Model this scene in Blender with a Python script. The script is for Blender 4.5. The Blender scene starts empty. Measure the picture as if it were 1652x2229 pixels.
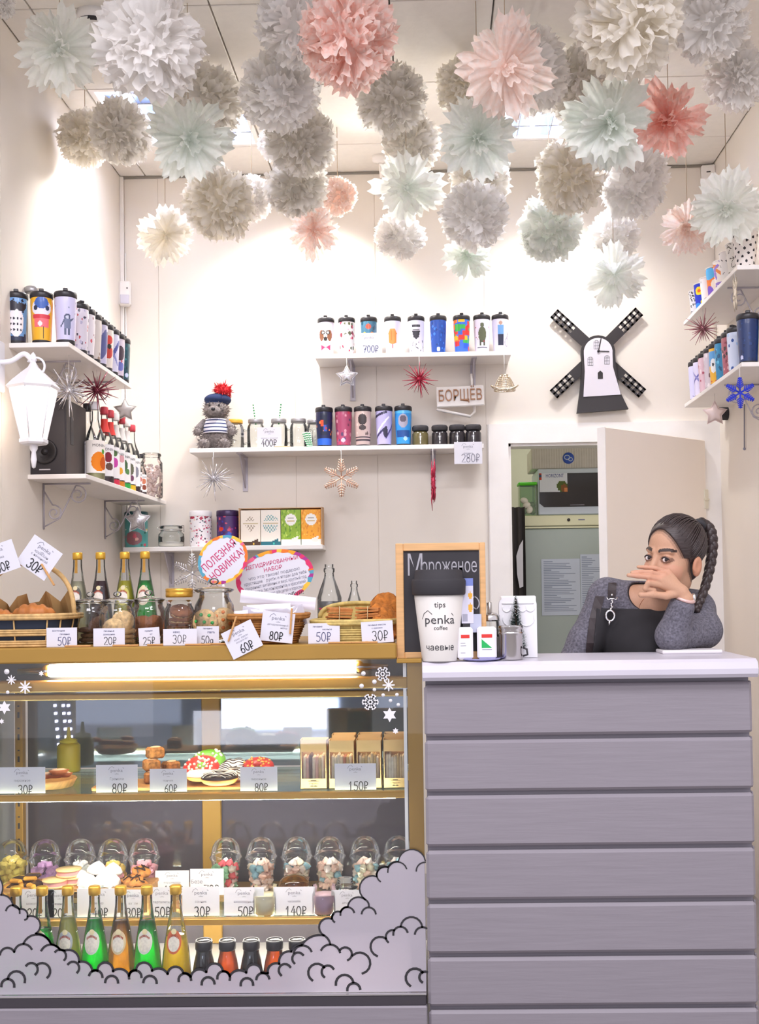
import bpy, math, random
import numpy as np
from mathutils import Vector, Matrix
from mathutils.geometry import tessellate_polygon

sc = bpy.context.scene
COL = sc.collection
PI = math.pi

# ------------------------------------------------------------------ camera
F = 2400.0                        # focal length in pixels of the 1652 x 2229 frame
CAM = np.array([0.0, 0.0, 1.3])
YAW, PITCH, ROLL = (math.radians(a) for a in (1.0, 1.5, 0.8))
_f = np.array([-math.sin(YAW)*math.cos(PITCH), math.cos(YAW)*math.cos(PITCH), math.sin(PITCH)])
_r0 = np.array([math.cos(YAW), math.sin(YAW), 0.0])
_u0 = np.cross(_r0, _f)
_r = math.cos(ROLL)*_r0 - math.sin(ROLL)*_u0
_u = math.sin(ROLL)*_r0 + math.cos(ROLL)*_u0
U0 = 937 - F*_r[1]/_f[1]          # principal point: the room axis vanishes at (937, 1286)
V0 = 1286 + F*_u[1]/_f[1]
cam = bpy.data.cameras.new('camera')
cam.sensor_fit = 'HORIZONTAL'; cam.sensor_width = 36.0
cam.lens = F/1652*36.0
cam.shift_x = (826 - U0)/1652; cam.shift_y = (V0 - 1114.5)/1652
cam.clip_start = 0.05; cam.clip_end = 60
camo = bpy.data.objects.new('camera', cam)
camo.matrix_world = Matrix(((_r[0], _u[0], -_f[0], CAM[0]), (_r[1], _u[1], -_f[1], CAM[1]), (_r[2], _u[2], -_f[2], CAM[2]), (0, 0, 0, 1)))
COL.objects.link(camo); sc.camera = camo

def ray(u, v): return _r*(u-U0)/F - _u*(v-V0)/F + _f
def P(u, v, Y):                   # a point of the room at depth Y, found from where the photograph shows it
    d = ray(u, v); return CAM + d*(Y/d[1])
def PX(u, v, X):
    d = ray(u, v); return CAM + d*(X/d[0])
def PZ(u, v, Z):
    d = ray(u, v); return CAM + d*((Z-CAM[2])/d[2])
def S(Y): return F/Y              # pixels per metre at depth Y

# ------------------------------------------------------------------ light
sc.view_settings.view_transform = 'Standard'; sc.view_settings.look = 'None'
sc.view_settings.gamma = 1.0; sc.view_settings.use_curve_mapping = False
sc.view_settings.exposure = 0.36
sc.cycles.transparent_max_bounces = 32; sc.cycles.diffuse_bounces = 8
def lin(c):
    if isinstance(c, str): c = [int(c[i:i+2], 16) for i in (0, 2, 4)]
    return tuple((x/255/12.92 if x/255 <= .04045 else ((x/255+.055)/1.055)**2.4) for x in c[:3])
w = bpy.data.worlds.new('mall_ambient'); sc.world = w; w.use_nodes = True
wb = w.node_tree.nodes['Background']
wb.inputs[0].default_value = (*lin('e5e1ea'), 1); wb.inputs[1].default_value = 1.1
def area(name, loc, rot, sx, sy, power, col):
    l = bpy.data.lights.new(name, 'AREA'); l.shape = 'RECTANGLE'; l.size = sx; l.size_y = sy; l.energy = power; l.color = lin(col)
    o = bpy.data.objects.new(name, l); o.location = loc; o.rotation_euler = rot; COL.objects.link(o); return o
def spot(name, loc, target, power, ang, blend, col, rad=.04):
    l = bpy.data.lights.new(name, 'SPOT'); l.energy = power; l.spot_size = math.radians(ang); l.spot_blend = blend; l.color = lin(col); l.shadow_soft_size = rad
    o = bpy.data.objects.new(name, l); o.location = loc
    o.rotation_euler = (Vector(target)-Vector(loc)).to_track_quat('-Z', 'Y').to_euler(); COL.objects.link(o); return o
area('corridor_luminaire', (-.9, 1.0, 3.7), (.35, 0, 0), 1.2, .6, 34, 'f4f0f8')
area('corridor_luminaire', (.9, 1.0, 3.7), (.35, 0, 0), 1.2, .6, 34, 'f4f0f8')
area('corridor_luminaire', (0, -1.6, 3.7), (.35, 0, 0), 1.2, .6, 34, 'f4f0f8')
area('back_room_tube', (.9, 6.1, 2.6), (0, 0, 0), .8, .2, 14, 'f0f4ea')
spot('shelf_spot', (-1.0, 4.45, 3.12), (-1.43, 4.4, 2.5), 30, 95, .7, 'fffaf4')
spot('wall_spot', (-.55, 4.72, 3.12), (-.55, 5.1, 2.05), 58, 115, .9, 'fffaf2')
spot('wall_spot', (.6, 4.72, 3.12), (.65, 5.1, 2.0), 28, 115, .9, 'fffaf2')
spot('pompom_spot', (-.2, 4.93, 3.12), (-.35, 3.8, 2.6), 26, 110, .9, 'fffaf4')
spot('pompom_spot', (.3, 4.93, 3.12), (.45, 3.8, 2.6), 26, 110, .9, 'fffaf4')

# ------------------------------------------------------------------ materials
MATS = {}
def NT(m): return m.node_tree.nodes, m.node_tree.links
def mat(name, col, rough=.5, metal=0., spec=.5, var=.0, scale=14., bump=0., emit=None, es=0., stretch=None, trans=0.):
    if name in MATS: return MATS[name]
    m = bpy.data.materials.new(name); m.use_nodes = True; n, l = NT(m)
    b = n['Principled BSDF']; c = lin(col)
    b.inputs['Base Color'].default_value = (*c, 1); b.inputs['Roughness'].default_value = rough
    b.inputs['Metallic'].default_value = metal; b.inputs['Specular IOR Level'].default_value = spec
    if trans: b.inputs['Transmission Weight'].default_value = trans
    if emit: b.inputs['Emission Color'].default_value = (*lin(emit), 1); b.inputs['Emission Strength'].default_value = es
    if var or bump:
        t = n.new('ShaderNodeTexCoord'); mp = n.new('ShaderNodeMapping'); nz = n.new('ShaderNodeTexNoise')
        nz.inputs['Scale'].default_value = scale; nz.inputs['Detail'].default_value = 5
        if stretch: mp.inputs['Scale'].default_value = stretch
        l.new(t.outputs['Object'], mp.inputs[0]); l.new(mp.outputs[0], nz.inputs['Vector'])
        if var:
            r = n.new('ShaderNodeValToRGB'); r.color_ramp.elements[0].position = .3; r.color_ramp.elements[1].position = .7
            r.color_ramp.elements[0].color = (*[x*(1-var) for x in c], 1); r.color_ramp.elements[1].color = (*[min(1, x*(1+var)) for x in c], 1)
            l.new(nz.outputs['Fac'], r.inputs[0]); l.new(r.outputs[0], b.inputs['Base Color'])
        if bump:
            bp = n.new('ShaderNodeBump'); bp.inputs['Strength'].default_value = bump; bp.inputs['Distance'].default_value = .004
            l.new(nz.outputs['Fac'], bp.inputs['Height']); l.new(bp.outputs[0], b.inputs['Normal'])
    MATS[name] = m; return m
def vmat(name, rough=.5, spec=.4, coat=0., trl=0.):
    if name in MATS: return MATS[name]
    m = bpy.data.materials.new(name); m.use_nodes = True; n, l = NT(m); b = n['Principled BSDF']
    a = n.new('ShaderNodeAttribute'); a.attribute_name = 'Col'; l.new(a.outputs['Color'], b.inputs['Base Color'])
    b.inputs['Roughness'].default_value = rough; b.inputs['Specular IOR Level'].default_value = spec; b.inputs['Coat Weight'].default_value = coat
    MATS[name] = m; return m
def glass(name, tint='ffffff', edge=.25, refl=1.0, rough=.02):   # thin-walled clear glass or plastic
    if name in MATS: return MATS[name]
    m = bpy.data.materials.new(name); m.use_nodes = True; n, l = NT(m); n.remove(n['Principled BSDF'])
    out = n['Material Output']; tr = n.new('ShaderNodeBsdfTransparent'); gl = n.new('ShaderNodeBsdfGlossy'); lw = n.new('ShaderNodeLayerWeight')
    di = n.new('ShaderNodeBsdfDiffuse'); mx = n.new('ShaderNodeMixShader'); mx2 = n.new('ShaderNodeMixShader'); mu = n.new('ShaderNodeMath'); mu2 = n.new('ShaderNodeMath')
    tr.inputs[0].default_value = (*lin(tint), 1); gl.inputs[0].default_value = (1, 1, 1, 1); gl.inputs['Roughness'].default_value = rough
    di.inputs[0].default_value = (*[.85*x for x in lin(tint)], 1)
    lw.inputs[0].default_value = .25
    fr = n.new('ShaderNodeFresnel'); fr.inputs[0].default_value = 1.45
    mu.operation = 'MULTIPLY'; mu.inputs[1].default_value = refl; l.new(fr.outputs[0], mu.inputs[0])
    mu2.operation = 'MULTIPLY'; mu2.inputs[1].default_value = edge; l.new(lw.outputs['Facing'], mu2.inputs[0])
    l.new(mu2.outputs[0], mx.inputs[0]); l.new(tr.outputs[0], mx.inputs[1]); l.new(di.outputs[0], mx.inputs[2])
    l.new(mu.outputs[0], mx2.inputs[0]); l.new(mx.outputs[0], mx2.inputs[1]); l.new(gl.outputs[0], mx2.inputs[2])
    l.new(mx2.outputs[0], out.inputs[0]); MATS[name] = m; return m
def sheet(name, col, tcol=None, trl=.45, clear=0., gloss=0., col2=None):   # tissue, film, liquid: diffuse + translucent (+ see-through)
    if name in MATS: return MATS[name]
    m = bpy.data.materials.new(name); m.use_nodes = True; n, l = NT(m); n.remove(n['Principled BSDF'])
    out = n['Material Output']; d = n.new('ShaderNodeBsdfDiffuse'); t = n.new('ShaderNodeBsdfTranslucent'); mx = n.new('ShaderNodeMixShader')
    d.inputs[0].default_value = (*lin(col), 1); t.inputs[0].default_value = (*lin(tcol or col), 1); mx.inputs[0].default_value = trl
    if col2:
        tx = n.new('ShaderNodeTexCoord'); nz = n.new('ShaderNodeTexNoise'); nz.inputs['Scale'].default_value = 9; r = n.new('ShaderNodeValToRGB')
        r.color_ramp.elements[0].position = .35; r.color_ramp.elements[1].position = .65
        r.color_ramp.elements[0].color = (*lin(col), 1); r.color_ramp.elements[1].color = (*lin(col2), 1)
        l.new(tx.outputs['Object'], nz.inputs['Vector']); l.new(nz.outputs['Fac'], r.inputs[0]); l.new(r.outputs[0], d.inputs[0]); l.new(r.outputs[0], t.inputs[0])
    l.new(d.outputs[0], mx.inputs[1]); l.new(t.outputs[0], mx.inputs[2]); last = mx
    if clear:
        tp = n.new('ShaderNodeBsdfTransparent'); tp.inputs[0].default_value = (*lin(tcol or col), 1); m2 = n.new('ShaderNodeMixShader'); m2.inputs[0].default_value = clear
        l.new(last.outputs[0], m2.inputs[1]); l.new(tp.outputs[0], m2.inputs[2]); last = m2
    if gloss:
        g = n.new('ShaderNodeBsdfGlossy'); g.inputs['Roughness'].default_value = .08; fr = n.new('ShaderNodeFresnel'); m3 = n.new('ShaderNodeMixShader')
        l.new(fr.outputs[0], m3.inputs[0]); l.new(last.outputs[0], m3.inputs[1]); l.new(g.outputs[0], m3.inputs[2]); last = m3
    l.new(last.outputs[0], out.inputs[0]); MATS[name] = m; return m
def glow(name, col, s):
    if name in MATS: return MATS[name]
    m = bpy.data.materials.new(name); m.use_nodes = True; n, l = NT(m); n.remove(n['Principled BSDF'])
    e = n.new('ShaderNodeEmission'); e.inputs[0].default_value = (*lin(col), 1); e.inputs[1].default_value = s
    l.new(e.outputs[0], n['Material Output'].inputs[0]); MATS[name] = m; return m

WHITE = mat('white_paint', 'f2efec', .45, var=.02)
WALL = mat('wall_paint', 'e8e1d7', .6, var=.015, scale=3, bump=.05)
PAPER = mat('white_card', 'dad9e2', .6)
INK = mat('black_ink', '3a3a3e', .7)
INKB = mat('blue_ink', '4a4e78', .7)
INKG = mat('grey_ink', '8a8a98', .7)
BLACK = mat('black_plastic', '2c2a2e', .35)
BLACKM = mat('matt_black', '323034', .75)
GOLD = mat('gold_rail', 'a8823a', .42, .25, var=.05, scale=6)
WOOD = mat('pale_wood', 'd6a873', .55, var=.12, scale=8, stretch=(1, 1, 12))
PIN = mat('clothespin_wood', 'c8965c', .6, var=.12, scale=30)
STEEL = mat('stainless_steel', 'c9c6c4', .18, 1.)
CHROME = mat('chrome', 'e6e6e6', .08, 1.)
GLS = glass('clear_glass', 'fbfdfc', .16, 1.1)
PLAS = glass('clear_plastic', 'fdfdfd', .14)
PRINT = vmat('printed_gloss', .3, .5, .2)
PRINTM = vmat('printed_matt', .7, .3)
SILVER = mat('silver_glitter', 'd8d6da', .25, .7, var=.2, scale=200)
REDG = mat('red_glitter', 'b0304a', .3, .5, var=.3, scale=200)
THREAD = mat('white_thread', 'e0dcd8', .8)

# ------------------------------------------------------------------ mesh building
class MB:
    def __init__(s): s.v = []; s.f = []; s.c = []; s.sm = []; s.mi = []; s.m = 0
    def add(s, vs, fs, smooth=True, cols=None):
        k = len(s.v); s.v.extend([tuple(map(float, p)) for p in vs])
        for i, f in enumerate(fs):
            s.f.append([a+k for a in f]); s.sm.append(smooth); s.mi.append(s.m)
            s.c.append(cols[i] if cols is not None else None)
        return s
    def box(s, x0, y0, z0, x1, y1, z1, b=0., rot=None):
        if x1 < x0: x0, x1 = x1, x0
        if y1 < y0: y0, y1 = y1, y0
        if z1 < z0: z0, z1 = z1, z0
        b = min(b, .45*min(x1-x0, y1-y0, z1-z0))
        if b <= 0:
            vs = [(x, y, z) for x in (x0, x1) for y in (y0, y1) for z in (z0, z1)]
            fs = [(0, 1, 3, 2), (4, 6, 7, 5), (0, 4, 5, 1), (2, 3, 7, 6), (0, 2, 6, 4), (1, 5, 7, 3)]
        else:
            vs = []; idx = {}
            for ix, x in enumerate((x0, x1)):
                for iy, y in enumerate((y0, y1)):
                    for iz, z in enumerate((z0, z1)):
                        sx, sy, sz = (b, -b)[ix], (b, -b)[iy], (b, -b)[iz]
                        for a, p in enumerate(((x, y+sy, z+sz), (x+sx, y, z+sz), (x+sx, y+sy, z))):
                            idx[(ix, iy, iz, a)] = len(vs); vs.append(p)
            I = idx; fs = []
            for e in (0, 1):
                q = [(e, 0, 0, 0), (e, 1, 0, 0), (e, 1, 1, 0), (e, 0, 1, 0)]; fs.append([I[k] for k in (q if e else q[::-1])])
                q = [(0, e, 0, 1), (0, e, 1, 1), (1, e, 1, 1), (1, e, 0, 1)]; fs.append([I[k] for k in (q if e else q[::-1])])
                q = [(0, 0, e, 2), (1, 0, e, 2), (1, 1, e, 2), (0, 1, e, 2)]; fs.append([I[k] for k in (q if e else q[::-1])])
            for a in (0, 1):
                for c in (0, 1):
                    k = (a+c) % 2
                    q = [I[(a, c, 0, 0)], I[(a, c, 0, 1)], I[(a, c, 1, 1)], I[(a, c, 1, 0)]]; fs.append(q if k else q[::-1])
                    q = [I[(a, 0, c, 0)], I[(a, 0, c, 2)], I[(a, 1, c, 2)], I[(a, 1, c, 0)]]; fs.append(q[::-1] if k else q)
                    q = [I[(0, a, c, 1)], I[(0, a, c, 2)], I[(1, a, c, 2)], I[(1, a, c, 1)]]; fs.append(q if k else q[::-1])
                    for d in (0, 1):
                        q = [I[(a, c, d, 0)], I[(a, c, d, 1)], I[(a, c, d, 2)]]; fs.append(q if (a+c+d) % 2 else q[::-1])
        if rot is not None:
            R, o = rot; vs = [tuple(np.array(o) + R @ (np.array(p)-np.array(o))) for p in vs]
        return s.add(vs, fs, False)
    def lathe(s, prof, n=24, c=(0, 0, 0), cap=True, sx=1., sy=1., smooth=True):
        vs = []; fs = []
        for r, z in prof:
            for i in range(n):
                a = 2*PI*i/n; vs.append((c[0]+r*math.sin(a)*sx, c[1]-r*math.cos(a)*sy, c[2]+z))
        for k in range(len(prof)-1):
            for i in range(n):
                j = (i+1) % n; fs.append((k*n+i, k*n+j, (k+1)*n+j, (k+1)*n+i))
        if cap:
            if prof[0][0] > 1e-5: fs.append(tuple(range(n))[::-1])
            if prof[-1][0] > 1e-5: fs.append(tuple((len(prof)-1)*n+i for i in range(n)))
        return s.add(vs, fs, smooth)
    def cone(s, p0, p1, r0, r1, n=10, cap=True): return s.tube([p0, p1], [r0, r1], n, cap)
    def tube(s, pts, r, n=8, cap=True, closed=False, smooth=True):
        pts = [np.array(p, float) for p in pts]; m = len(pts); rr = r if isinstance(r, (list, tuple, np.ndarray)) else [r]*m
        vs = []; up = None
        for k in range(m):
            if closed: t = pts[(k+1) % m]-pts[k-1]
            else: t = pts[min(k+1, m-1)]-pts[max(k-1, 0)]
            t = t/(np.linalg.norm(t)+1e-12)
            if up is None:
                up = np.array([0, 0, 1.]) if abs(t[2]) < .9 else np.array([1., 0, 0])
            a = np.cross(t, up); a /= np.linalg.norm(a)+1e-12; b = np.cross(a, t); up = b
            for i in range(n):
                th = 2*PI*i/n; vs.append(pts[k]+rr[k]*(math.cos(th)*a+math.sin(th)*b))
        fs = []
        for k in range(m if closed else m-1):
            for i in range(n):
                j = (i+1) % n; k2 = (k+1) % m; fs.append((k*n+j, k*n+i, k2*n+i, k2*n+j))
        if cap and not closed: fs += [tuple(range(n)), tuple((m-1)*n+i for i in range(n))[::-1]]
        return s.add(vs, fs, smooth)
    def ell(s, c, r, nu=16, nv=10, R=None):
        if not isinstance(r, (list, tuple)): r = (r, r, r)
        vs = [(0, 0, -1)]
        for k in range(1, nv):
            b = -PI/2+PI*k/nv
            for i in range(nu):
                a = 2*PI*i/nu; vs.append((math.cos(b)*math.cos(a), math.cos(b)*math.sin(a), math.sin(b)))
        vs.append((0, 0, 1)); L = len(vs)-1; fs = []
        for i in range(nu):
            j = (i+1) % nu; fs.append((0, 1+j, 1+i)); fs.append((L, L-nu+i, L-nu+j))
            for k in range(nv-2): fs.append((1+k*nu+i, 1+k*nu+j, 1+(k+1)*nu+j, 1+(k+1)*nu+i))
        V = np.array(vs)*np.array(r)
        if R is not None: V = V @ np.array(R).T
        return s.add(V+np.array(c), fs)
    def ribbon(s, pts, wd, fn=None, off=0.):          # flat stroke: pts are (x, z) -> fn or the plane y = off
        pts = [np.array(p, float) for p in pts]; m = len(pts); vs = []
        for k in range(m):
            t = pts[min(k+1, m-1)]-pts[max(k-1, 0)]; L = np.hypot(*t)+1e-12; nrm = np.array([-t[1], t[0]])/L*wd/2
            ex = (t/L*wd*.35) if k == m-1 else (-t/L*wd*.35 if k == 0 else 0)
            for q in (pts[k]+nrm+ex, pts[k]-nrm+ex): vs.append(fn(q[0], q[1]) if fn else (q[0], off, q[1]))
        return s.add(vs, [(2*k, 2*k+2, 2*k+3, 2*k+1)[::-1] for k in range(m-1)], False)
    def prism(s, out, y0, y1, fn=None):               # outline in (x, z), extruded in y
        n = len(out); g = fn or (lambda x, y, z: (x, y, z))
        vs = [g(x, y0, z) for x, z in out]+[g(x, y1, z) for x, z in out]
        tri = tessellate_polygon([[Vector((x, z, 0)) for x, z in out]])
        ar = sum(out[i][0]*out[(i+1) % n][1]-out[(i+1) % n][0]*out[i][1] for i in range(n))
        fs = []
        for t in tri:
            a, b, c = t; A = (out[b][0]-out[a][0])*(out[c][1]-out[a][1])-(out[b][1]-out[a][1])*(out[c][0]-out[a][0])
            if A < 0: b, c = c, b
            fs.append((a, b, c)); fs.append((a+n, c+n, b+n))
        for i in range(n):
            j = (i+1) % n; fs.append((i, i+n, j+n, j) if ar > 0 else (j, j+n, i+n, i))
        return s.add(vs, fs, False)
    def text(s, body, size, x=0., z=0., y=0., fn=None, rot=0., align='C', sx=1., maxw=None):
        V, fs = TXT(body); V = V*size; V = V*np.array([sx, 1.])
        if maxw and V[:, 0].max()-V[:, 0].min() > maxw: V = V*np.array([maxw/(V[:, 0].max()-V[:, 0].min()), 1.])
        if align == 'C': V = V-np.array([(V[:, 0].min()+V[:, 0].max())/2, 0])
        c, q = math.cos(rot), math.sin(rot)
        V = np.stack([V[:, 0]*c-V[:, 1]*q+x, V[:, 0]*q+V[:, 1]*c+z], 1)
        return s.add([fn(a, b) if fn else (a, y, b) for a, b in V], fs, False)
    def panel(s, cv, fn):                             # painted canvas laid on a surface fn(u, v), u and v in 0..1
        h, w_, _ = cv.a.shape
        vs = [fn(i/w_, j/h) for j in range(h+1) for i in range(w_+1)]
        fs = []; cs = []
        for j in range(h):
            for i in range(w_):
                k = j*(w_+1)+i; fs.append((k, k+1, k+w_+2, k+w_+1)); cs.append(cv.a[j, i])
        return s.add(vs, fs, True, cs)
    def wrap(s, cv, prof, c=(0, 0, 0), rim=0.):        # canvas around a turned profile
        h, w_, _ = cv.a.shape; zs = [p[1] for p in prof]; rs = [p[0] for p in prof]
        def g(u, v):
            z = zs[0]+(zs[-1]-zs[0])*v; r = float(np.interp(z, zs, rs)); a = (u-.5)*2*PI
            return (c[0]+r*math.sin(a), c[1]-r*math.cos(a), c[2]+z)
        return s.panel(cv, g)
    def mesh(s, name, mats):
        me = bpy.data.meshes.new(name); me.from_pydata(s.v, [], s.f)
        me.polygons.foreach_set('use_smooth', s.sm)
        for m_ in (mats if isinstance(mats, (list, tuple)) else [mats]): me.materials.append(m_)
        if any(s.mi): me.polygons.foreach_set('material_index', s.mi)
        if any(c is not None for c in s.c):
            at = me.color_attributes.new('Col', 'FLOAT_COLOR', 'CORNER'); buf = []
            for f, c in zip(s.f, s.c):
                q = (*(c if c is not None else (.5, .5, .5)), 1.0); buf.extend(q*len(f))
            at.data.foreach_set('color', buf)
        return me
def obj(name, data, parent=None, loc=None, rot=None):
    o = bpy.data.objects.new(name, data); COL.objects.link(o)
    if parent: o.parent = parent
    if loc is not None: o.location = tuple(loc)
    if rot is not None: o.rotation_euler = rot
    return o
def tagit(o, label, cat, group=None):
    o['label'] = label; o['category'] = cat
    if group: o['group'] = group
    return o
def thing(name, label, cat, loc=(0, 0, 0), rz=0., group=None, rot=None, sc_=None):
    o = obj(name, None, None, loc, rot or (0, 0, rz)); o.empty_display_size = .05
    if sc_: o.scale = (sc_,)*3
    return tagit(o, label, cat, group)
def part(name, mb, mats, parent, loc=None, rot=None, label=None):
    o = obj(name, mb.mesh(name, mats) if isinstance(mb, MB) else mb, parent, loc, rot)
    if label: o['label'] = label
    return o
def struct(name, mb, mats, label=None):
    o = obj(name, mb.mesh(name, mats)); o['kind'] = 'structure'
    if label: o['label'] = label
    return o
_tc = bpy.data.curves.new('lettering', 'FONT'); _tc.resolution_u = 2; _to = bpy.data.objects.new('lettering', _tc); _TX = {}
def TXT(body):
    if body not in _TX:
        _tc.body = body; me = _to.to_mesh()
        V = np.array([(v.co.x, v.co.y) for v in me.vertices]) if len(me.vertices) else np.zeros((1, 2)); Fs = [tuple(p.vertices) for p in me.polygons]
        _to.to_mesh_clear(); _TX[body] = (V, Fs)
    V, Fs = _TX[body]; return V.copy(), Fs
def rotx(a): return np.array([[1, 0, 0], [0, math.cos(a), -math.sin(a)], [0, math.sin(a), math.cos(a)]])
def roty(a): return np.array([[math.cos(a), 0, math.sin(a)], [0, 1, 0], [-math.sin(a), 0, math.cos(a)]])
def rotz(a): return np.array([[math.cos(a), -math.sin(a), 0], [math.sin(a), math.cos(a), 0], [0, 0, 1]])
def arc3(p0, p1, p2, n=10):                           # circular arc through three points
    ax, ay = p0; bx, by = p1; cx, cy = p2
    d = 2*(ax*(by-cy)+bx*(cy-ay)+cx*(ay-by))
    if abs(d) < 1e-9: return [p0, p1, p2]
    ux = ((ax*ax+ay*ay)*(by-cy)+(bx*bx+by*by)*(cy-ay)+(cx*cx+cy*cy)*(ay-by))/d
    uy = ((ax*ax+ay*ay)*(cx-bx)+(bx*bx+by*by)*(ax-cx)+(cx*cx+cy*cy)*(bx-ax))/d
    r = math.hypot(ax-ux, ay-uy); a0, a1, a2 = (math.atan2(q[1]-uy, q[0]-ux) for q in (p0, p1, p2))
    def un(a, ref, sg):
        while sg*(a-ref) < 0: a += sg*2*PI
        return a
    sg = 1 if ((bx-ax)*(cy-ay)-(by-ay)*(cx-ax)) > 0 else -1
    a2 = un(a2, a0, sg)
    return [(ux+r*math.cos(a0+(a2-a0)*i/n), uy+r*math.sin(a0+(a2-a0)*i/n)) for i in range(n+1)]
def spline(pts, n=6):
    pts = [np.array(p, float) for p in pts]; out = []
    for i in range(len(pts)-1):
        p0, p1, p2, p3 = pts[max(i-1, 0)], pts[i], pts[i+1], pts[min(i+2, len(pts)-1)]
        for k in range(n):
            t = k/n; out.append(.5*((2*p1)+(-p0+p2)*t+(2*p0-5*p1+4*p2-p3)*t*t+(-p0+3*p1-3*p2+p3)*t**3))
    out.append(pts[-1]); return out

class Cv:                                             # small painted print: x in -1..1, y in 0..1
    def __init__(s, bg, w=40, h=36, wrapx=False):
        s.a = np.zeros((h, w, 3)); s.a[:] = lin(bg); k = 4. if wrapx else 2.
        s.x, s.y = np.meshgrid(((np.arange(w)+.5)/w-.5)*k, (np.arange(h)+.5)/h); s.rs = np.random.RandomState(len(bg)+w)
    def m(s, k, c): s.a[k] = lin(c); return s
    def ell(s, x, y, rx, ry, c): return s.m(((s.x-x)/rx)**2+((s.y-y)/ry)**2 < 1, c)
    def rect(s, x0, y0, x1, y1, c): return s.m((s.x > x0) & (s.x < x1) & (s.y > y0) & (s.y < y1), c)
    def line(s, x0, y0, x1, y1, wd, c, asp=.5):
        dx, dy = (x1-x0)*asp, y1-y0; t = np.clip((((s.x-x0)*asp)*dx+(s.y-y0)*dy)/(dx*dx+dy*dy+1e-9), 0, 1)
        return s.m(np.hypot((s.x-x0)*asp-t*dx, s.y-y0-t*dy) < wd, c)
    def poly(s, pts, c):
        k = np.zeros(s.x.shape, bool); n = len(pts)
        for i in range(n):
            (xa, ya), (xb, yb) = pts[i], pts[(i+1) % n]
            if ya == yb: continue
            k ^= ((ya > s.y) != (yb > s.y)) & (s.x < (xb-xa)*(s.y-ya)/(yb-ya)+xa)
        return s.m(k, c)
    def dots(s, n, cols, r, seed=1, y0=0, y1=1, asp=.5):
        rs = random.Random(seed); X = s.x.max()
        for i in range(int(n*(1.9 if X > 1.5 else 1))): q = rs.uniform(.7, 1.5)*r; s.ell(rs.uniform(-X, X), rs.uniform(y0, y1), q/asp, q, rs.choice(cols))
        return s
    def scrib(s, n, c, seed=1, y0=0, y1=1, L=.3, wd=.012, x0=-1, x1=1):
        rs = random.Random(seed)
        for i in range(n):
            x, y, a = rs.uniform(x0, x1), rs.uniform(y0, y1), rs.uniform(0, 2*PI); s.line(x, y, x+L*math.cos(a), y+L*.5*math.sin(a), wd, c if isinstance(c, str) else rs.choice(c))
        return s

# handwriting: strokes in a box 0..1 wide (digits .6), 0..1 high
def _el(cx, cy, rx, ry, a0, a1, n=10): return [(cx+rx*math.cos(math.radians(a0+(a1-a0)*i/n)), cy+ry*math.sin(math.radians(a0+(a1-a0)*i/n))) for i in range(n+1)]
HW = {'0': [_el(.3, .5, .27, .48, 100, 460, 14)], '1': [[(.1, .7), (.32, 1), (.3, 0)]],
      '2': [_el(.3, .72, .25, .26, 160, -30)+[(.05, .02), (.6, .03)]],
      '3': [_el(.28, .75, .24, .23, 150, -80)+_el(.28, .26, .27, .26, 85, -150)],
      '4': [[(.4, 1), (.02, .35), (.6, .38)], [(.42, .7), (.4, 0)]],
      '5': [[(.55, .98), (.15, .96), (.1, .55)]+_el(.28, .3, .28, .3, 110, -140)],
      '6': [[(.48, .98), (.2, .7), (.05, .35)]+_el(.3, .26, .25, .25, 170, -170)],
      '7': [[(.05, .97), (.58, .98), (.25, 0)], [(.15, .5), (.5, .52)]],
      '8': [_el(.3, .75, .2, .23, 270, 630)+_el(.3, .26, .25, .26, 90, 450)],
      'P': [[(.12, 0), (.12, .98)]+_el(.2, .74, .32, .24, 85, -90)+[(.1, .5)], [(0, .26), (.4, .26)]],
      'g': [_el(.25, .3, .2, .25, 0, 360), [(.45, .5), (.45, -.2), (.1, -.25)]]}
def hand(mb, body, x, z, h, wd, fn=None, off=0.):
    tot = sum(.72 for c in body)*h*.8; cx = x-tot/2
    for c in body:
        for st in HW.get(c, []): mb.ribbon([(cx+p[0]*h*.8, z+p[1]*h) for p in st], wd, fn, off)
        cx += .72*h*.8
    return mb
# ------------------------------------------------------------------ the room
YB, YC, XL, XR, ZC = 5.106, 3.038, -1.43, 1.343, 3.264
def bx(*a, b=0.): return MB().box(*a, b=b)
FLOOR = mat('grey_floor', '8f8a88', .5, var=.08, scale=4)
struct('floor', bx(-4, -4, -.1, 4, 8, 0), FLOOR)
wl = struct('wall_left', bx(XL-.12, 3.0, 0, XL-.004, YB+.1, ZC+.1), WALL)
for i, (a, b) in enumerate(((3.0, 3.66), (3.662, 5.106))): part('panel', bx(XL-.004, a, 0, XL, b-.002, ZC-.001), WALL, wl)
wr = struct('wall_right', bx(XR+.004, 3.0, 0, XR+.12, YB+.1, ZC+.1), WALL)
for a, b in ((3.0, 3.9), (3.902, 5.106)): part('panel', bx(XR, a, 0, XR+.004, b-.002, ZC-.001), WALL, wr)
DX0, DX1, DZ = P(1108, 1100, YB)[0], P(1531, 1100, YB)[0], P(1300, 963, YB)[2]
wb_ = struct('wall_back', bx(XL, YB+.004, 0, DX0, YB+.1, ZC+.1).box(DX0, YB+.004, DZ, DX1, YB+.1, ZC+.1).box(DX1, YB+.004, 0, XR, YB+.1, ZC+.1), WALL)
seams = [XL+.02, P(345, 600, YB)[0], P(640, 600, YB)[0], P(822, 1000, YB)[0], DX0-.1]
for a, b in zip(seams, seams[1:]): part('panel', bx(a+.001, YB, 0, b-.001, YB+.004, ZC-.002), WALL, wb_)
part('panel', bx(DX0-.1, YB, DZ+.09, XR-.012, YB+.004, ZC-.002), WALL, wb_)
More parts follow.
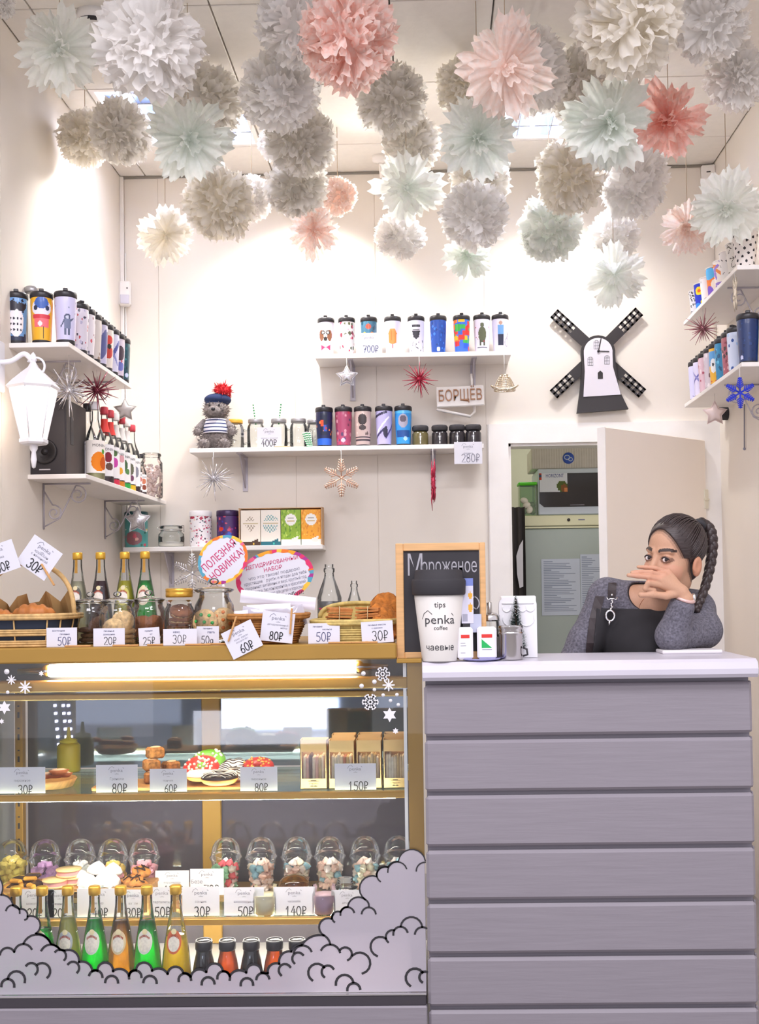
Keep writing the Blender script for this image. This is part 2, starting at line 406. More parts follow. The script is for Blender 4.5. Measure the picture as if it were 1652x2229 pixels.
part('panel', bx(DX1+.09, YB, 0, XR, YB+.004, DZ+.09), WALL, wb_)
struct('trim_1', bx(XL, YB-.014, 0, XL+.018, YB, ZC-.003, b=.003), WHITE)
struct('trim_2', bx(XL, YB-.006, ZC-.012, XR, YB-.001, ZC-.002), mat('shadow_gap_strip', '8d8880', .8))
# ceiling: panels on a backing
CEIL = mat('ceiling_tile', 'ebe7e1', .8, var=.02, scale=40, bump=.15)
ce = struct('ceiling', bx(XL-.1, 2.4, ZC+.08, XR+.1, YB+.1, ZC+.16), mat('ceiling_grid', 'b8b2a8', .8))
xs = [XL, -1.31, -.71, -.11, .24, .84, XR]; ys = [2.42, 3.02, 3.62, 4.21, 4.785, YB]
lamps = {(1, 3), (4, 3)}
for i in range(6):
    for j in range(5):
        if (i, j) in lamps: continue
        part('ceiling_tile', bx(xs[i]+.003, ys[j]+.003, ZC, xs[i+1]-.003, ys[j+1]-.003, ZC+.03, b=.002), CEIL, ce)
for n_, (i, j) in enumerate(sorted(lamps)):
    t = thing('ceiling_lamp', ('recessed louvre ceiling lamp behind the left pompoms', 'recessed louvre ceiling lamp behind the right pompoms')[n_], 'ceiling lamp', ((xs[i]+xs[i+1])/2, (ys[j]+ys[j+1])/2, ZC), group='recessed ceiling lamps')
    part('frame', bx(-.295, -.284, 0, -.275, .284, .05).box(.275, -.284, 0, .295, .284, .05).box(-.275, -.284, 0, .275, -.265, .05).box(-.275, .265, 0, .275, .284, .05), WHITE, t)
    part('reflector', bx(-.29, -.28, .072, .29, .28, .078), mat('blue_reflector', '9fb4e6', .3, .3), t)
    for k in range(4): part('tube', MB().tube([(-.2+.133*k, -.25, .055), (-.2+.133*k, .25, .055)], .009, 8), glow('fluorescent_tube', 'fbf8ff', 42), t)
    for k in range(6): part('louvre_blade', bx(-.275, -.235+.094*k, .004, .275, -.232+.094*k, .04), CHROME, t)
    for k in range(3): part('louvre_blade', bx(-.139+.1385*k, -.265, .004, -.136+.1385*k, .265, .04), CHROME, t)
# spot lamps that wash the walls, hung up among the pompoms
for (p, q, nm) in (((-1.0, 4.45, 3.12), (-1.43, 4.4, 2.5), 'small white ceiling spotlight aimed at the left wall'), ((-.55, 4.72, 3.12), (-.55, 5.1, 2.05), 'small white ceiling spotlight aimed at the back wall shelves'), ((.6, 4.72, 3.12), (.65, 5.1, 2.0), 'small white ceiling spotlight aimed at the windmill clock wall'), ((-.2, 4.93, 3.12), (-.35, 3.8, 2.6), 'small white ceiling spotlight behind the left pompoms'), ((.3, 4.93, 3.12), (.45, 3.8, 2.6), 'small white ceiling spotlight behind the right pompoms')):
    t = thing('spotlight', nm, 'spotlight', (p[0], p[1], ZC), group='ceiling spotlights')
    d = np.array(q)-np.array(p); d /= np.linalg.norm(d); o = np.array([0, 0, p[2]-ZC])
    part('base', MB().lathe([(.035, -.0), (.035, -.02), (.012, -.028)], 16), WHITE, t)
    part('stem', MB().tube([(0, 0, -.02), tuple(o-d*.06)], .008, 8), WHITE, t)
    part('head', MB().tube([o-d*.11, o-d*.10, o-d*.03], [.02, .035, .042], 16, cap=False), WHITE, t)
# door casing and the open door leaf
DT = P(1300, 921, YB)[2]; L0 = P(1065, 1100, YB)[0]; R1 = P(1573, 1100, YB)[0]
struct('trim_3', MB().prism([(L0, 0), (DX0, 0), (DX0, DZ), (L0, DT)], YB-.022, YB).box(L0-.004, YB-.008, 0, L0, YB, DT), WHITE)
struct('trim_4', MB().prism([(L0, DT), (DX0, DZ), (DX1, DZ), (R1, DT)], YB-.022, YB), WHITE)
struct('trim_5', MB().prism([(DX1, 0), (R1, 0), (R1, DT), (DX1, DZ)], YB-.022, YB), WHITE)
struct('trim_6', bx(DX0-.004, YB, 0, DX0+.012, YB+.11, DZ).box(DX0, YB, DZ-.012, DX1, YB+.11, DZ+.004).box(DX1-.012, YB, 0, DX1+.004, YB+.11, DZ), WHITE)
ff = P(1309, 922, 4.6); hg = P(1527, 955, YB-.03); dl = np.array([ff[0]-hg[0], ff[1]-hg[1]]); LL = float(np.hypot(*dl)); ang = math.atan2(dl[1], dl[0])
dr = thing('door_1', 'cream door leaf standing open behind the seated woman', 'door', (hg[0], hg[1], .01), ang)
dr['kind'] = 'structure'
DOORC = mat('cream_door', 'f0e6da', .5, var=.015, scale=3)
part('leaf', bx(.002, -.02, 0, LL, .02, hg[2]-.02, b=.003), DOORC, dr)
part('edge_strip', bx(LL, -.021, 0, LL+.004, .021, hg[2]-.02), WHITE, dr)
for zz in (P(1536, 1088, YB)[2]-.01, .25):
    part('hinge', bx(-.012, .0, zz-.045, .02, .024, zz+.045, b=.003).box(-.012, .012, zz-.006, .022, .028, zz+.002), mat('ivory_hinge', 'e4dfcc', .4), dr)
# back room
BR = mat('back_room_wall', 'b3ae9c', .8, var=.04, scale=4)
struct('wall_store_back', bx(.1, 6.9, 0, 2.2, 7.0, 2.8), BR)
struct('wall_store_left', bx(P(1112, 1000, 5.4)[0]-.18, YB+.11, 0, P(1112, 1000, 5.4)[0]-.08, 6.9, 2.8), BR)
struct('wall_store_right', bx(1.9, YB+.11, 0, 2.0, 6.9, 2.8), BR)
struct('ceiling_store', bx(.1, YB+.11, 2.8, 2.0, 7.0, 2.85), BR)

# ------------------------------------------------------------------ counter
KX0, KX1, KZ = -.022, .875, 1.10
PLANK = mat('lavender_grey_plank', '8e888f', .5, var=.035, scale=5, bump=.25, stretch=(1, 3, 14))
ct = thing('service_counter', 'lavender grey plank-clad service counter with a thick white top', 'counter', ((KX0+KX1)/2, YC, 0))
kx = (KX1-KX0)/2
part('carcass', bx(-kx+.004, .022, .02, kx-.004, .26, 1.05), mat('counter_carcass', '8a858e', .6), ct)
zt = [P(1290, v, YC)[2] for v in (1484, 1604, 1725, 1845, 1962, 2079, 2194)]
zt = [1.052]+[float(z) for z in zt[1:]]+[.02]
for a, b in zip(zt, zt[1:]):
    zg = a-.006 if a < 1.05 else a-.012
    part('plank', bx(-kx, -.0, b+.006, kx, .022, zg, b=.008), PLANK, ct)
    part('plank_side', bx(kx-.003, .023, b+.006, kx+.004, .26, zg, b=.002), PLANK, ct)
def top_fn(mb):
    prof = [(.0, 1.052), (-.028, 1.054), (-.036, 1.064), (-.037, 1.078), (-.03, 1.096), (-.014, 1.104), (.31, 1.106), (.31, 1.052)]
    n = len(prof); vs = [(x, y, z) for x in (-kx-.003, kx+.008) for y, z in prof]
    return mb.add(vs, [tuple(range(n))[::-1], tuple(range(n, 2*n))]+[(i, (i+1) % n, n+(i+1) % n, n+i) for i in range(n)], False)
part('worktop', top_fn(MB()), mat('white_worktop', 'cfcbd6', .3, var=.02, scale=4), ct)
KTOP = 1.106
pl = P(1475, 1417, 3.4)
# white slab behind the counter where the elbow rests
one_ = obj('serving_slab', bx(-.085, -.05, 0, .09, .05, .011, b=.003).mesh('serving_slab', mat('white_slab', 'e4e0e2', .35)), None, (P(1500, 1424, 3.27)[0], 3.285, KTOP-.0005))
tagit(one_, 'white slab under the elbow on the counter edge', 'slab')

# ------------------------------------------------------------------ display case
CX0, CX1 = -1.36, -.027
GY = 3.047                                            # outer face of the front glass
BYD = 3.56                                            # back doors
dc = thing('display_case', 'gold-framed glass display case full of sweets beside the grey counter', 'display case', (0, 0, 0))
zTop = float(P(430, 1406, 3.035)[2]); zTb = float(P(430, 1440, 3.035)[2])
XE = float(P(863, 1420, 3.04)[0])
part('top_board', bx(CX0, 3.033, zTb, XE, BYD+.06, zTop, b=.004), GOLD, dc)
part('end_cap', bx(XE, 3.036, zTb-.012, CX1, BYD+.06, zTb, b=.002), GOLD, dc)
part('base_board', bx(CX0, 3.03, .02, CX1+.002, 3.06, P(450, 2194, 3.03)[2], b=.004), PLANK, dc)
part('plinth', bx(CX0, 3.065, .02, CX1, BYD+.04, .165), mat('case_plinth', '6f6a70', .6), dc)
zr0, zr1 = P(450, 2192, 3.04)[2], P(450, 2168, 3.04)[2]
part('bottom_rail', bx(CX0, 3.036, zr0, CX1, 3.075, zr1, b=.003), mat('dark_rail', '4a464c', .3, .3), dc)
part('bottom_trim', bx(CX0, 3.034, zr1, CX1, 3.046, zr1+.004), CHROME, dc)
GF = glass('front_glass', 'fbfdff', .06, .9)
part('front_glass', bx(CX0, GY, zr1, CX1+.001, GY+.004, zTb), GF, dc)
pxr = P(905, 1600, 3.07)[0]
part('post', bx(P(888, 1600, 3.06)[0], 3.06, .166, CX1, 3.10, zTb), GOLD, dc)
part('post', bx(CX0, 3.06, .166, CX0+.045, 3.10, zTb), GOLD, dc)
part('painted_lit_edge', bx(P(879, 1600, 3.065)[0], 3.064, zr1, P(886, 1600, 3.065)[0], 3.07, zTb), mat('lit_edge_white', 'f2f2f0', .3), dc)  # white strip painted to stand for the lit edge of the side glass
zl = lambda v, Y=3.07: float(P(430, v, Y)[2])
part('lamp_channel', bx(CX0+.045, 3.16, zl(1480, 3.16), P(888, 1450, 3.1)[0], 3.2, zTb), mat('dark_channel', '3c3838', .4), dc)
part('rail', bx(CX0+.045, 3.06, zl(1503), P(888, 1500, 3.06)[0], 3.12, zl(1479), b=.004), GOLD, dc)
part('rail', bx(CX0+.045, 3.075, zl(1521, 3.08), P(888, 1500, 3.08)[0], 3.12, zl(1508, 3.08), b=.003), GOLD, dc)
x0, x1 = P(104, 1455, 3.11)[0], P(775, 1455, 3.11)[0]; zc = zl(1457, 3.11)
part('lamp_tube', MB().tube([(x0, 3.125, zc), (x1, 3.125, zc)], .0175, 16), glow('warm_tube', 'fff0d4', 36), dc)
part('lamp_holder', MB().tube([(x1, 3.125, zc), (x1+.012, 3.125, zc), (x1+.02, 3.125, zc), (x1+.09, 3.125, zc-.002)], [.018, .018, .011, .009], 12), STEEL, dc)
part('lamp_holder', MB().tube([(x0, 3.125, zc), (x0-.012, 3.125, zc), (x0-.02, 3.125, zc), (x0-.09, 3.125, zc-.002)], [.018, .018, .011, .009], 12), STEEL, dc)
# shelves
Z1 = float(P(430, 1727, 3.08)[2]); Z1b = float(P(430, 1741, 3.08)[2])
SY2 = 3.205; Z2 = float(P(430, 2001, SY2)[2]); Z2b = float(P(430, 2015, SY2)[2]); Z3 = .176
SG = glass('shelf_glass', 'e4f2ec', .12, .7)
for za, zb, yf in ((Z1, Z1b, 3.072), (Z2, Z2b, SY2)):
    part('shelf_lamp', MB().tube([(CX0+.08, yf+.034, za-.018), (CX1-.08, yf+.034, za-.018)], .006, 10), glow('shelf_tube', 'fff4e2', 85), dc)
    part('glass_shelf', bx(CX0+.05, yf+.023, za-.007, CX1-.05, BYD-.02, za-.001), SG, dc)
    part('shelf_edge', bx(CX0+.046, yf, zb, CX1-.046, yf+.022, za, b=.002), GOLD, dc)
part('shelf_lamp', MB().tube([(CX0+.08, 3.064, Z3+.008), (CX1-.05, 3.064, Z3+.008)], .005, 10), glow('deck_tube', 'fff0dc', 40), dc)
part('floor_deck', bx(CX0, 3.066, .166, CX1, BYD+.02, Z3), mat('white_deck', 'd8d4d2', .3), dc)
# upper middle shelf for the cups at the back
Z2c = float(P(600, 1940, 3.42)[2])
part('riser_shelf', bx(CX0+.05, 3.375, Z2c-.02, CX1-.05, BYD-.02, Z2c, b=.003), mat('riser_wood', '8a6a3a', .4, var=.1, scale=6), dc)
# sliding doors of dark glass at the back
DG = mat('dark_mirror_glass', '8f97a4', .035, .7)
DG2 = mat('dark_mirror_glass_lower', '6f6a72', .05, .6)
xm0, xm1 = P(440, 1600, BYD)[0], P(481, 1600, BYD)[0]
part('door_pane', bx(CX0+.05, BYD, Z1, xm0, BYD+.006, zTb), DG, dc)
part('door_pane', bx(xm1, BYD, Z1, CX1-.02, BYD+.006, zTb), DG, dc)
part('door_pane', bx(CX0+.05, BYD, .18, xm0, BYD+.006, Z1-.02), DG2, dc)
part('door_pane', bx(xm1, BYD, .18, CX1-.02, BYD+.006, Z1-.02), DG2, dc)
part('door_stile', bx(xm0, BYD-.012, .18, xm1, BYD+.012, zTb, b=.003), GOLD, dc)
zb0 = float(P(430, 1692, BYD)[2])
part('door_rail', bx(CX0+.05, BYD-.01, zb0-.016, CX1-.02, BYD+.01, zb0+.012, b=.003), GOLD, dc)
xu = P(43, 1600, 3.5)[0]
part('upright', bx(xu-.012, 3.49, .18, xu+.012, 3.52, zTb, b=.002), GOLD, dc)
ub = MB()
for k in range(26): ub.box(xu-.003, 3.4885, .25+k*.035, xu+.003, 3.4902, .25+k*.035+(.018 if k % 2 else .004))
part('slot', ub, BLACKM, dc)
part('side_glass', bx(CX0, 3.07, .18, CX0+.006, BYD, zTb), mat('side_glass_panel', '8d9292', .15, .3), dc)
part('side_glass', bx(CX1-.012, 3.105, .18, CX1-.006, BYD, zTb), mat('side_panel_right', '4a4f66', .2, .2), dc)
# glowing dots added as LED reflections in the case glass, no real lamps
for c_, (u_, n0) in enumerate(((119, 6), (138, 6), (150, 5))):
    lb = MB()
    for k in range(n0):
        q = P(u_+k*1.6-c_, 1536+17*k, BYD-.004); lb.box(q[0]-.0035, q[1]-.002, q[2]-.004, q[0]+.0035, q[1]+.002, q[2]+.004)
    part('led_reflection', lb, glow('led_reflection_glow', 'e6e0ff', 5), dc)
# frosted cloud film on the outside of the glass
SIL = [((0, 1913), (6, 1930), (2, 1948)), ((2, 1948), (17, 1952), (28, 1971)), ((28, 1971), (39, 1977), (43, 1979)), ((43, 1979), (55, 1981), (60, 1995)),
 ((60, 1995), (88, 2013), (78, 2032)), ((78, 2032), (101, 2040), (111, 2055)), ((111, 2055), (122, 2059), (131, 2067)), ((131, 2067), (137, 2068), (141, 2069)),
 ((141, 2069), (165, 2074), (172, 2094)), ((172, 2094), (193, 2098), (201, 2114)), ((201, 2114), (207, 2112), (212, 2113)), ((212, 2113), (228, 2095), (246, 2114)), ((246, 2114), (263, 2109), (281, 2124)),
 ((281, 2124), (287, 2114), (296, 2112)), ((296, 2112), (313, 2095), (331, 2113)), ((331, 2113), (347, 2108), (365, 2120)), ((365, 2120), (382, 2104), (399, 2118)), ((399, 2118), (409, 2120), (415, 2126)),
 ((415, 2126), (432, 2110), (449, 2116)), ((449, 2116), (467, 2097), (485, 2114)), ((485, 2114), (495, 2117), (500, 2125)), ((500, 2125), (518, 2112), (536, 2117)), ((536, 2117), (552, 2099), (569, 2117)),
 ((569, 2117), (577, 2118), (583, 2118)), ((583, 2118), (588, 2102), (608, 2098)), ((608, 2098), (613, 2078), (634, 2071)), ((634, 2071), (643, 2060), (657, 2057)), ((657, 2057), (688, 2036), (705, 2036)),
 ((705, 2036), (695, 2014), (722, 2000)), ((722, 2000), (726, 1988), (741, 1985)), ((741, 1985), (747, 1977), (757, 1974)), ((757, 1974), (776, 1953), (795, 1958)), ((795, 1958), (784, 1925), (820, 1908)),
 ((820, 1908), (826, 1892), (844, 1888)), ((844, 1888), (853, 1878), (867, 1875)), ((867, 1875), (899, 1849), (926, 1874))]
INN = [((13, 1982), (28, 1970), (43, 1988)), ((54, 2002), (60, 1997), (60, 1994)), ((51, 2054), (80, 2034), (111, 2055)), ((69, 2066), (48, 2055), (31, 2072)), ((31, 2072), (15, 2063), (0, 2078)), ((90, 2069), (110, 2056), (131, 2068)),
 ((120, 2072), (143, 2076), (140, 2090)), ((148, 2099), (170, 2099), (168, 2117)), ((194, 2123), (209, 2112), (223, 2127)), ((229, 2138), (243, 2124), (257, 2139)), ((281, 2130), (294, 2112), (308, 2127)), ((312, 2138), (327, 2124), (341, 2140)),
 ((389, 2136), (402, 2119), (416, 2133)), ((439, 2143), (453, 2127), (467, 2141)), ((473, 2130), (486, 2114), (500, 2133)), ((524, 2145), (537, 2129), (551, 2144)), ((558, 2132), (571, 2118), (586, 2130)),
 ((612, 2123), (610, 2103), (632, 2105)), ((641, 2097), (639, 2078), (660, 2079)), ((639, 2074), (660, 2058), (678, 2071)), ((699, 2068), (721, 2056), (740, 2073)), ((740, 2068), (766, 2077), (757, 2090)), ((767, 2080), (806, 2098), (789, 2119)), ((705, 2036), (714, 2044), (719, 2056)),
 ((728, 2007), (723, 1997), (726, 1990)), ((741, 1992), (752, 1975), (771, 1986)), ((787, 1989), (803, 1975), (818, 1989)), ((795, 1958), (801, 1964), (803, 1973)), ((828, 1919), (820, 1902), (844, 1887)), ((844, 1899), (865, 1876), (885, 1891)), ((906, 1896), (912, 1882), (926, 1877)),
 ((821, 2081), (812, 2046), (840, 2043)), ((845, 2051), (843, 2030), (858, 2025)), ((856, 2035), (872, 2017), (887, 2029)), ((872, 2017), (896, 1996), (919, 2018)), ((903, 2033), (914, 2019), (929, 2021)),
 ((680, 2134), (676, 2104), (706, 2106)), ((706, 2127), (706, 2104), (726, 2109)), ((731, 2144), (751, 2122), (769, 2138)), ((756, 2156), (769, 2140), (784, 2153)), ((893, 2146), (889, 2114), (920, 2117)), ((919, 2138), (915, 2120), (930, 2116)),
 ((57, 2102), (79, 2101), (77, 2121)), ((81, 2100), (107, 2105), (103, 2128)), ((17, 2131), (36, 2114), (54, 2138)), ((3, 2147), (17, 2131), (31, 2148))]
def gp(q, Y): a = P(q[0], q[1], Y); return (float(a[0]), float(a[2]))
out = []
for a in SIL: out += arc3(*[gp(q, GY-.001) for q in a], 6)[:-1]
out.append(gp(SIL[-1][2], GY-.001))
out[-1] = (CX1, out[-1][1])
out = out+[(CX1, zr1+.005), (CX0, zr1+.005), (CX0, out[0][1]+.02)]
FILM = sheet('frosted_film', 'd0cad2', 'e8e2ea', .4)
fm = part('cloud_film', MB().prism(out[::-1], GY-.0006, GY), FILM, dc, label='frosted film cut as clouds')
for a in SIL[:]+INN:
    cl = MB()
    pts = arc3(*[gp(q, GY-.001) for q in a], 9); v = (a[0][1]+a[1][1])/2
    cl.ribbon(pts, .0035+.0035*min(1, max(0, (v-1860)/280)), None, GY-.0014)
    part('cloud_outline', cl, mat('black_film', '2e2c30', .5), fm)
# snowflake stickers on the glass
def flake2d(mb, cx, cz, r, Y, arms=6, wd=.002, rot=0., br=2):
    for k in range(arms):
        a = rot+k*2*PI/arms; c, q = math.cos(a), math.sin(a)
        mb.ribbon([(cx, cz), (cx+r*c, cz+r*q)], wd, None, Y)
        for b in range(br):
            t = .45+.3*b
            for sg in (-1, 1): mb.ribbon([(cx+r*t*c, cz+r*t*q), (cx+r*t*c+r*.3*math.cos(a+sg*.9), cz+r*t*q+r*.3*math.sin(a+sg*.9))], wd, None, Y)
    return mb
STK = mat('white_sticker', 'e8e6ea', .5)
def sticker(u, v, r, kind):
    q = P(u, v, GY); mb = MB(); rr = r/S(GY)
    if kind == 'dot': mb.lathe([(rr, 0), (rr, .0006)], 10)
    elif kind == 'star':
        o2 = [((rr if i % 2 == 0 else rr*.55)*math.cos(PI/2+i*PI/6), (rr if i % 2 == 0 else rr*.55)*math.sin(PI/2+i*PI/6)) for i in range(12)]; mb.prism(o2, -.0007, 0)
    elif kind == 'flower':
        o2 = [(rr*(.62+.38*math.cos(8*i*PI/32))*math.cos(i*PI/32), rr*(.62+.38*math.cos(8*i*PI/32))*math.sin(i*PI/32)) for i in range(64)]; mb.prism(o2, -.0007, 0)
    else: flake2d(mb, 0, 0, rr, -.0005, 6, rr*.2)
    o = obj('snow_sticker', mb.mesh('snow_sticker', STK), dc, (q[0], GY-.0008, q[2]), (PI/2, 0, 0) if kind == 'dot' else None); return o
for s_ in ((833, 1467, 15, 'flake'), (846, 1491, 14, 'flower'), (806, 1528, 17, 'flake'), (848, 1556, 16, 'star'), (861, 1591, 7, 'star'), (791, 1466, 5, 'dot'), (787, 1493, 5, 'dot'), (815, 1484, 5, 'dot'), (815, 1501, 4, 'dot'), (834, 1513, 4, 'dot'), (864, 1512, 4, 'dot'), (850, 1525, 4, 'dot'), (867, 1534, 4, 'dot'),
           (25, 1480, 11, 'flower'), (55, 1496, 15, 'flower'), (15, 1462, 6, 'dot'), (17, 1507, 4, 'dot'), (10, 1540, 15, 'star'), (4, 1570, 6, 'star'), (90, 1466, 6, 'star')): sticker(*s_)

# glowing box added behind the camera to put a reflection in the case doors
t = thing('reflection_box', 'low lit showcase across the passage, mirrored in the case doors', 'showcase', (-1.42, -3.05, 0))
part('body', bx(-.9, -.4, 0, .9, 0, .95, b=.01), mat('reflection_box_body', '8a8a90', .5), t)
part('lit_panel', bx(-.56, .0, .05, .56, .01, .33), glow('reflection_box_glow', 'eef0ff', 7), t)
# ------------------------------------------------------------------ wall shelves
SHELF = mat('shelf_white', 'efebe8', .4, var=.015)
IRON = mat('grey_bracket', 'b9b4bc', .4, .3)
def scroll_bracket(t, y, z, d, sgn):                  # wire bracket with curls, local to the shelf: wall at x = 0, shelf grows with sgn
    r = .0035
    mb = MB().tube([(sgn*.004, y, z), (sgn*.004, y, z-.17)], r, 6).tube([(sgn*.004, y, z-.003), (sgn*d*.85, y, z-.003)], r, 6)
    for (cx, cz, R0, a0, tr, fl) in ((d*.62, -.045, .036, 100, 1.6, 1), (d*.2, -.11, .03, 100, 1.5, 1)):
        pts = []
        for i in range(26):
            a = math.radians(a0)-fl*i/25*tr*2*PI; R = R0*(1-.8*i/25); pts.append((sgn*(cx+R*math.cos(a)), y, z+cz+R*math.sin(a)))
        mb.tube([(sgn*.006, y, z-.16), (sgn*d*.3, y, z-.13)]+[pts[0]] if cx > d*.5 else [(sgn*.006, y, z-.03), pts[0]], r*.8, 6); mb.tube(pts, r*.8, 6)
    part('bracket', mb, IRON, t)
def flat_bracket(t, x, z, d):                         # pressed steel bracket on the back wall, local: wall at y = 0, shelf grows to -y
    mb = MB().box(x-.012, -.004, z-.16, x+.012, 0, z).box(x-.012, -d*.9, z-.004, x+.012, 0, z)
    mb.prism([(-d*.8, z-.004), (0, z-.15), (0, z-.02), (-d*.6, z-.004)], -.003, .003, lambda a, b, c: (x+b, a, c))
    part('bracket', mb, IRON, t)
def side_shelf(name, label, xw, xf, y0, y1, zt, ybr):
    sg = 1 if xf > xw else -1; th = .017; t = thing(name, label, 'shelf', (xw, y0, zt))
    part('board', bx(0, 0, -th, xf-xw, y1-y0, 0, b=.0015), SHELF, t)
    for y in ybr: scroll_bracket(t, y-y0, -th, abs(xf-xw), sg)
    return t
c1 = P(150, 744, 3.727); ZL1 = float(c1[2]); XF1 = float(c1[0])
side_shelf('wall_shelf', 'upper white shelf on the left wall carrying a row of tumblers', XL, XF1, 3.727, 4.52, ZL1, (3.95, 4.35))
c2 = P(187, 1031, 3.896); ZL2 = float(c2[2]); XF2 = float(c2[0])
side_shelf('wall_shelf', 'lower white shelf on the left wall carrying speaker and syrup bottles', XL, XF2, 3.896, YB-.012, ZL2, (4.05, 4.82))
c3 = P(1604, 577, 4.06); ZR1 = float(c3[2]); XF3 = float(c3[0])
side_shelf('wall_shelf', 'upper white shelf on the right wall carrying paper cups', XR, XF3, 4.06, 4.92, ZR1, (4.3,))
c4 = P(1614, 788, 4.0); ZR2 = float(c4[2]); XF4 = float(c4[0])
side_shelf('wall_shelf', 'lower white shelf on the right wall carrying tumblers', XR, XF4, 4.0, 4.9, ZR2, (4.35,))
def back_shelf(label, u0, u1, v, d, brs):
    Yf = YB-d; a, b = P(u0, v, Yf), P(u1, v-.016*(u1-u0), Yf); z = float((a[2]+b[2])/2)
    t = thing('wall_shelf', label, 'shelf', (a[0], YB-.001, z)); L = b[0]-a[0]; th = .02
    part('board', bx(0, -d, -th, L, 0, 0, b=.0015), SHELF, t)
    for u in brs: flat_bracket(t, P(u, v+30, YB-.05)[0]-a[0], -th, d)
    return z
ZB1 = back_shelf('short upper white shelf on the back wall with nine tumblers', 686, 1112, 771, .19, (766, 1030))
ZB2 = back_shelf('long middle white shelf on the back wall with glass mugs and tumblers', 412, 1053, 976, .19, (530, 943))
ZB3 = back_shelf('low white shelf on the back wall with tins and tea boxes', 268, 702, 1192, .17, (368, 640))

# ------------------------------------------------------------------ tumblers
_lid = MB().lathe([(.0372, .160), (.0392, .163), (.0392, .176), (.0372, .181), (.030, .183), (0, .183)], 28).box(-.008, -.037, .18, .008, -.008, .190, b=.002).lathe([(.008, .18), (.008, .186), (.004, .188)], 10, (.0, .02, 0))
_lid = _lid.mesh('lid', BLACK); _base = MB().lathe([(.0, 0), (.0305, 0), (.0315, .003), (.0318, .013)], 28, cap=False).mesh('base', BLACK)
SLV = [(.0312, .012), (.0325, .04), (.0345, .075), (.0365, .115), (.0375, .145), (.0368, .162)]
def tumbler(loc, cv, label, group, rz=0., s=1.):
    t = thing('travel_tumbler', label, 'tumbler', loc, rz, group, sc_=s)
    part('base', _base, None, t); part('lid', _lid, None, t)
    part('printed_sleeve', MB().wrap(cv, SLV), PRINT, t); return t
def C(bg): return Cv(bg, 84, 54, True)
G = 'travel tumblers on the left shelf'
def X3(): pass
dress = C('6fa0d8').rect(-2, 0, 2, .12, '2c3450').dots(26, ['23263a'], .03, 4, .1, .95).ell(0, .42, .5, .33, 'f0eef4').dots(0, [], 0).ell(-.2, .8, .3, .12, '2a2a38').ell(.3, .78, .3, .1, '2a2a38').rect(-.95, 0, -.8, 1, '22222c').rect(.8, 0, .95, 1, '22222c')
for i in range(12): dress.ell(-.35+.22*(i % 4), .25+.13*(i//4), .06, .025, '23263a')
bird = C('f0b428').ell(0, .74, .62, .2, 'e8e6f0').ell(0, .86, .42, .14, '3a62b4').ell(-.35, .74, .12, .06, '283050').ell(.35, .74, .12, .06, '283050').rect(-.55, .5, .55, .6, 'd83a48').rect(-.5, .3, .5, .5, 'f07078').ell(-.1, .38, .14, .06, 'f0e6e6').line(.1, .05, .1, .3, .012, '403020').rect(.75, 0, .95, 1, 'e07a28')
astro = C('cfccec').ell(.1, .52, .2, .08, '4a5270').rect(-.1, .26, .32, .48, '707898').rect(-.08, .12, .06, .26, '58607c').rect(.14, .12, .28, .26, '58607c').ell(.1, .52, .1, .04, 'c8cce0').dots(9, ['9aa0c0'], .018, 3, .6, .95).line(-.1, .44, -.3, .3, .02, '58607c').line(.32, .44, .5, .5, .02, '58607c')
yn = 3.727+.048
for u, cv, lb in ((36, dress, 'tumbler with white dotted dress on blue, leftmost on the upper left shelf'), (91, bird, 'yellow tumbler with a bird in a red scarf on the upper left shelf'), (143, astro, 'pale lilac tumbler with a grey astronaut on the upper left shelf')):
    q = P(u, 735, yn); tumbler((q[0], yn, ZL1), cv, lb, G, .32)
xr = P(143, 735, yn)[0]-.006
rowL = [(C('dcd6e4').dots(30, ['c04048', '3a3a50', 'b8b4d0'], .03, 7), 'white tumbler with red and black dabs, fourth from the front'), (C('e6e0e8').dots(22, ['d05060', '8a4048', '484860'], .03, 8), 'white tumbler with pink dabs, fifth from the front'),
 (C('d8d0cc').dots(20, ['6a5a58', 'a08878'], .04, 9), 'tumbler with brown smudges, sixth from the front'), (C('c8c4e0').poly([(-1, .2), (.3, .9), (1, .5), (0, .1)], '5a6098').dots(8, ['303050'], .03, 2), 'lilac tumbler with blue shapes, seventh from the front'),
 (C('e0d8d0').ell(0, .72, .4, .12, 'd8483c').ell(0, .4, .5, .16, 'c84438').ell(.1, .55, .2, .06, '303030'), 'tumbler with red shapes, eighth from the front'), (C('d4d2ea').line(-.5, .2, .5, .8, .06, '5058a0').line(.4, .2, -.3, .6, .04, '8a90c8'), 'pale tumbler with blue strokes, third from the end'),
 (C('d0c4d4').ell(0, .6, .5, .2, '4a3a48').ell(.1, .25, .4, .12, '6a70b8').dots(6, ['c04050'], .03, 3), 'tumbler with a dark face, second from the end'), (C('1f4a58').dots(36, ['2a6a70', '16303c', '3a8a90'], .03, 5).ell(.2, .12, .18, .06, 'c8d4f0'), 'dark teal tumbler at the far end')]
for i, (cv, lb) in enumerate(rowL):
    tumbler((xr, 3.93+.0785*i, ZL1), cv, lb+' of the upper left shelf', G, .75)
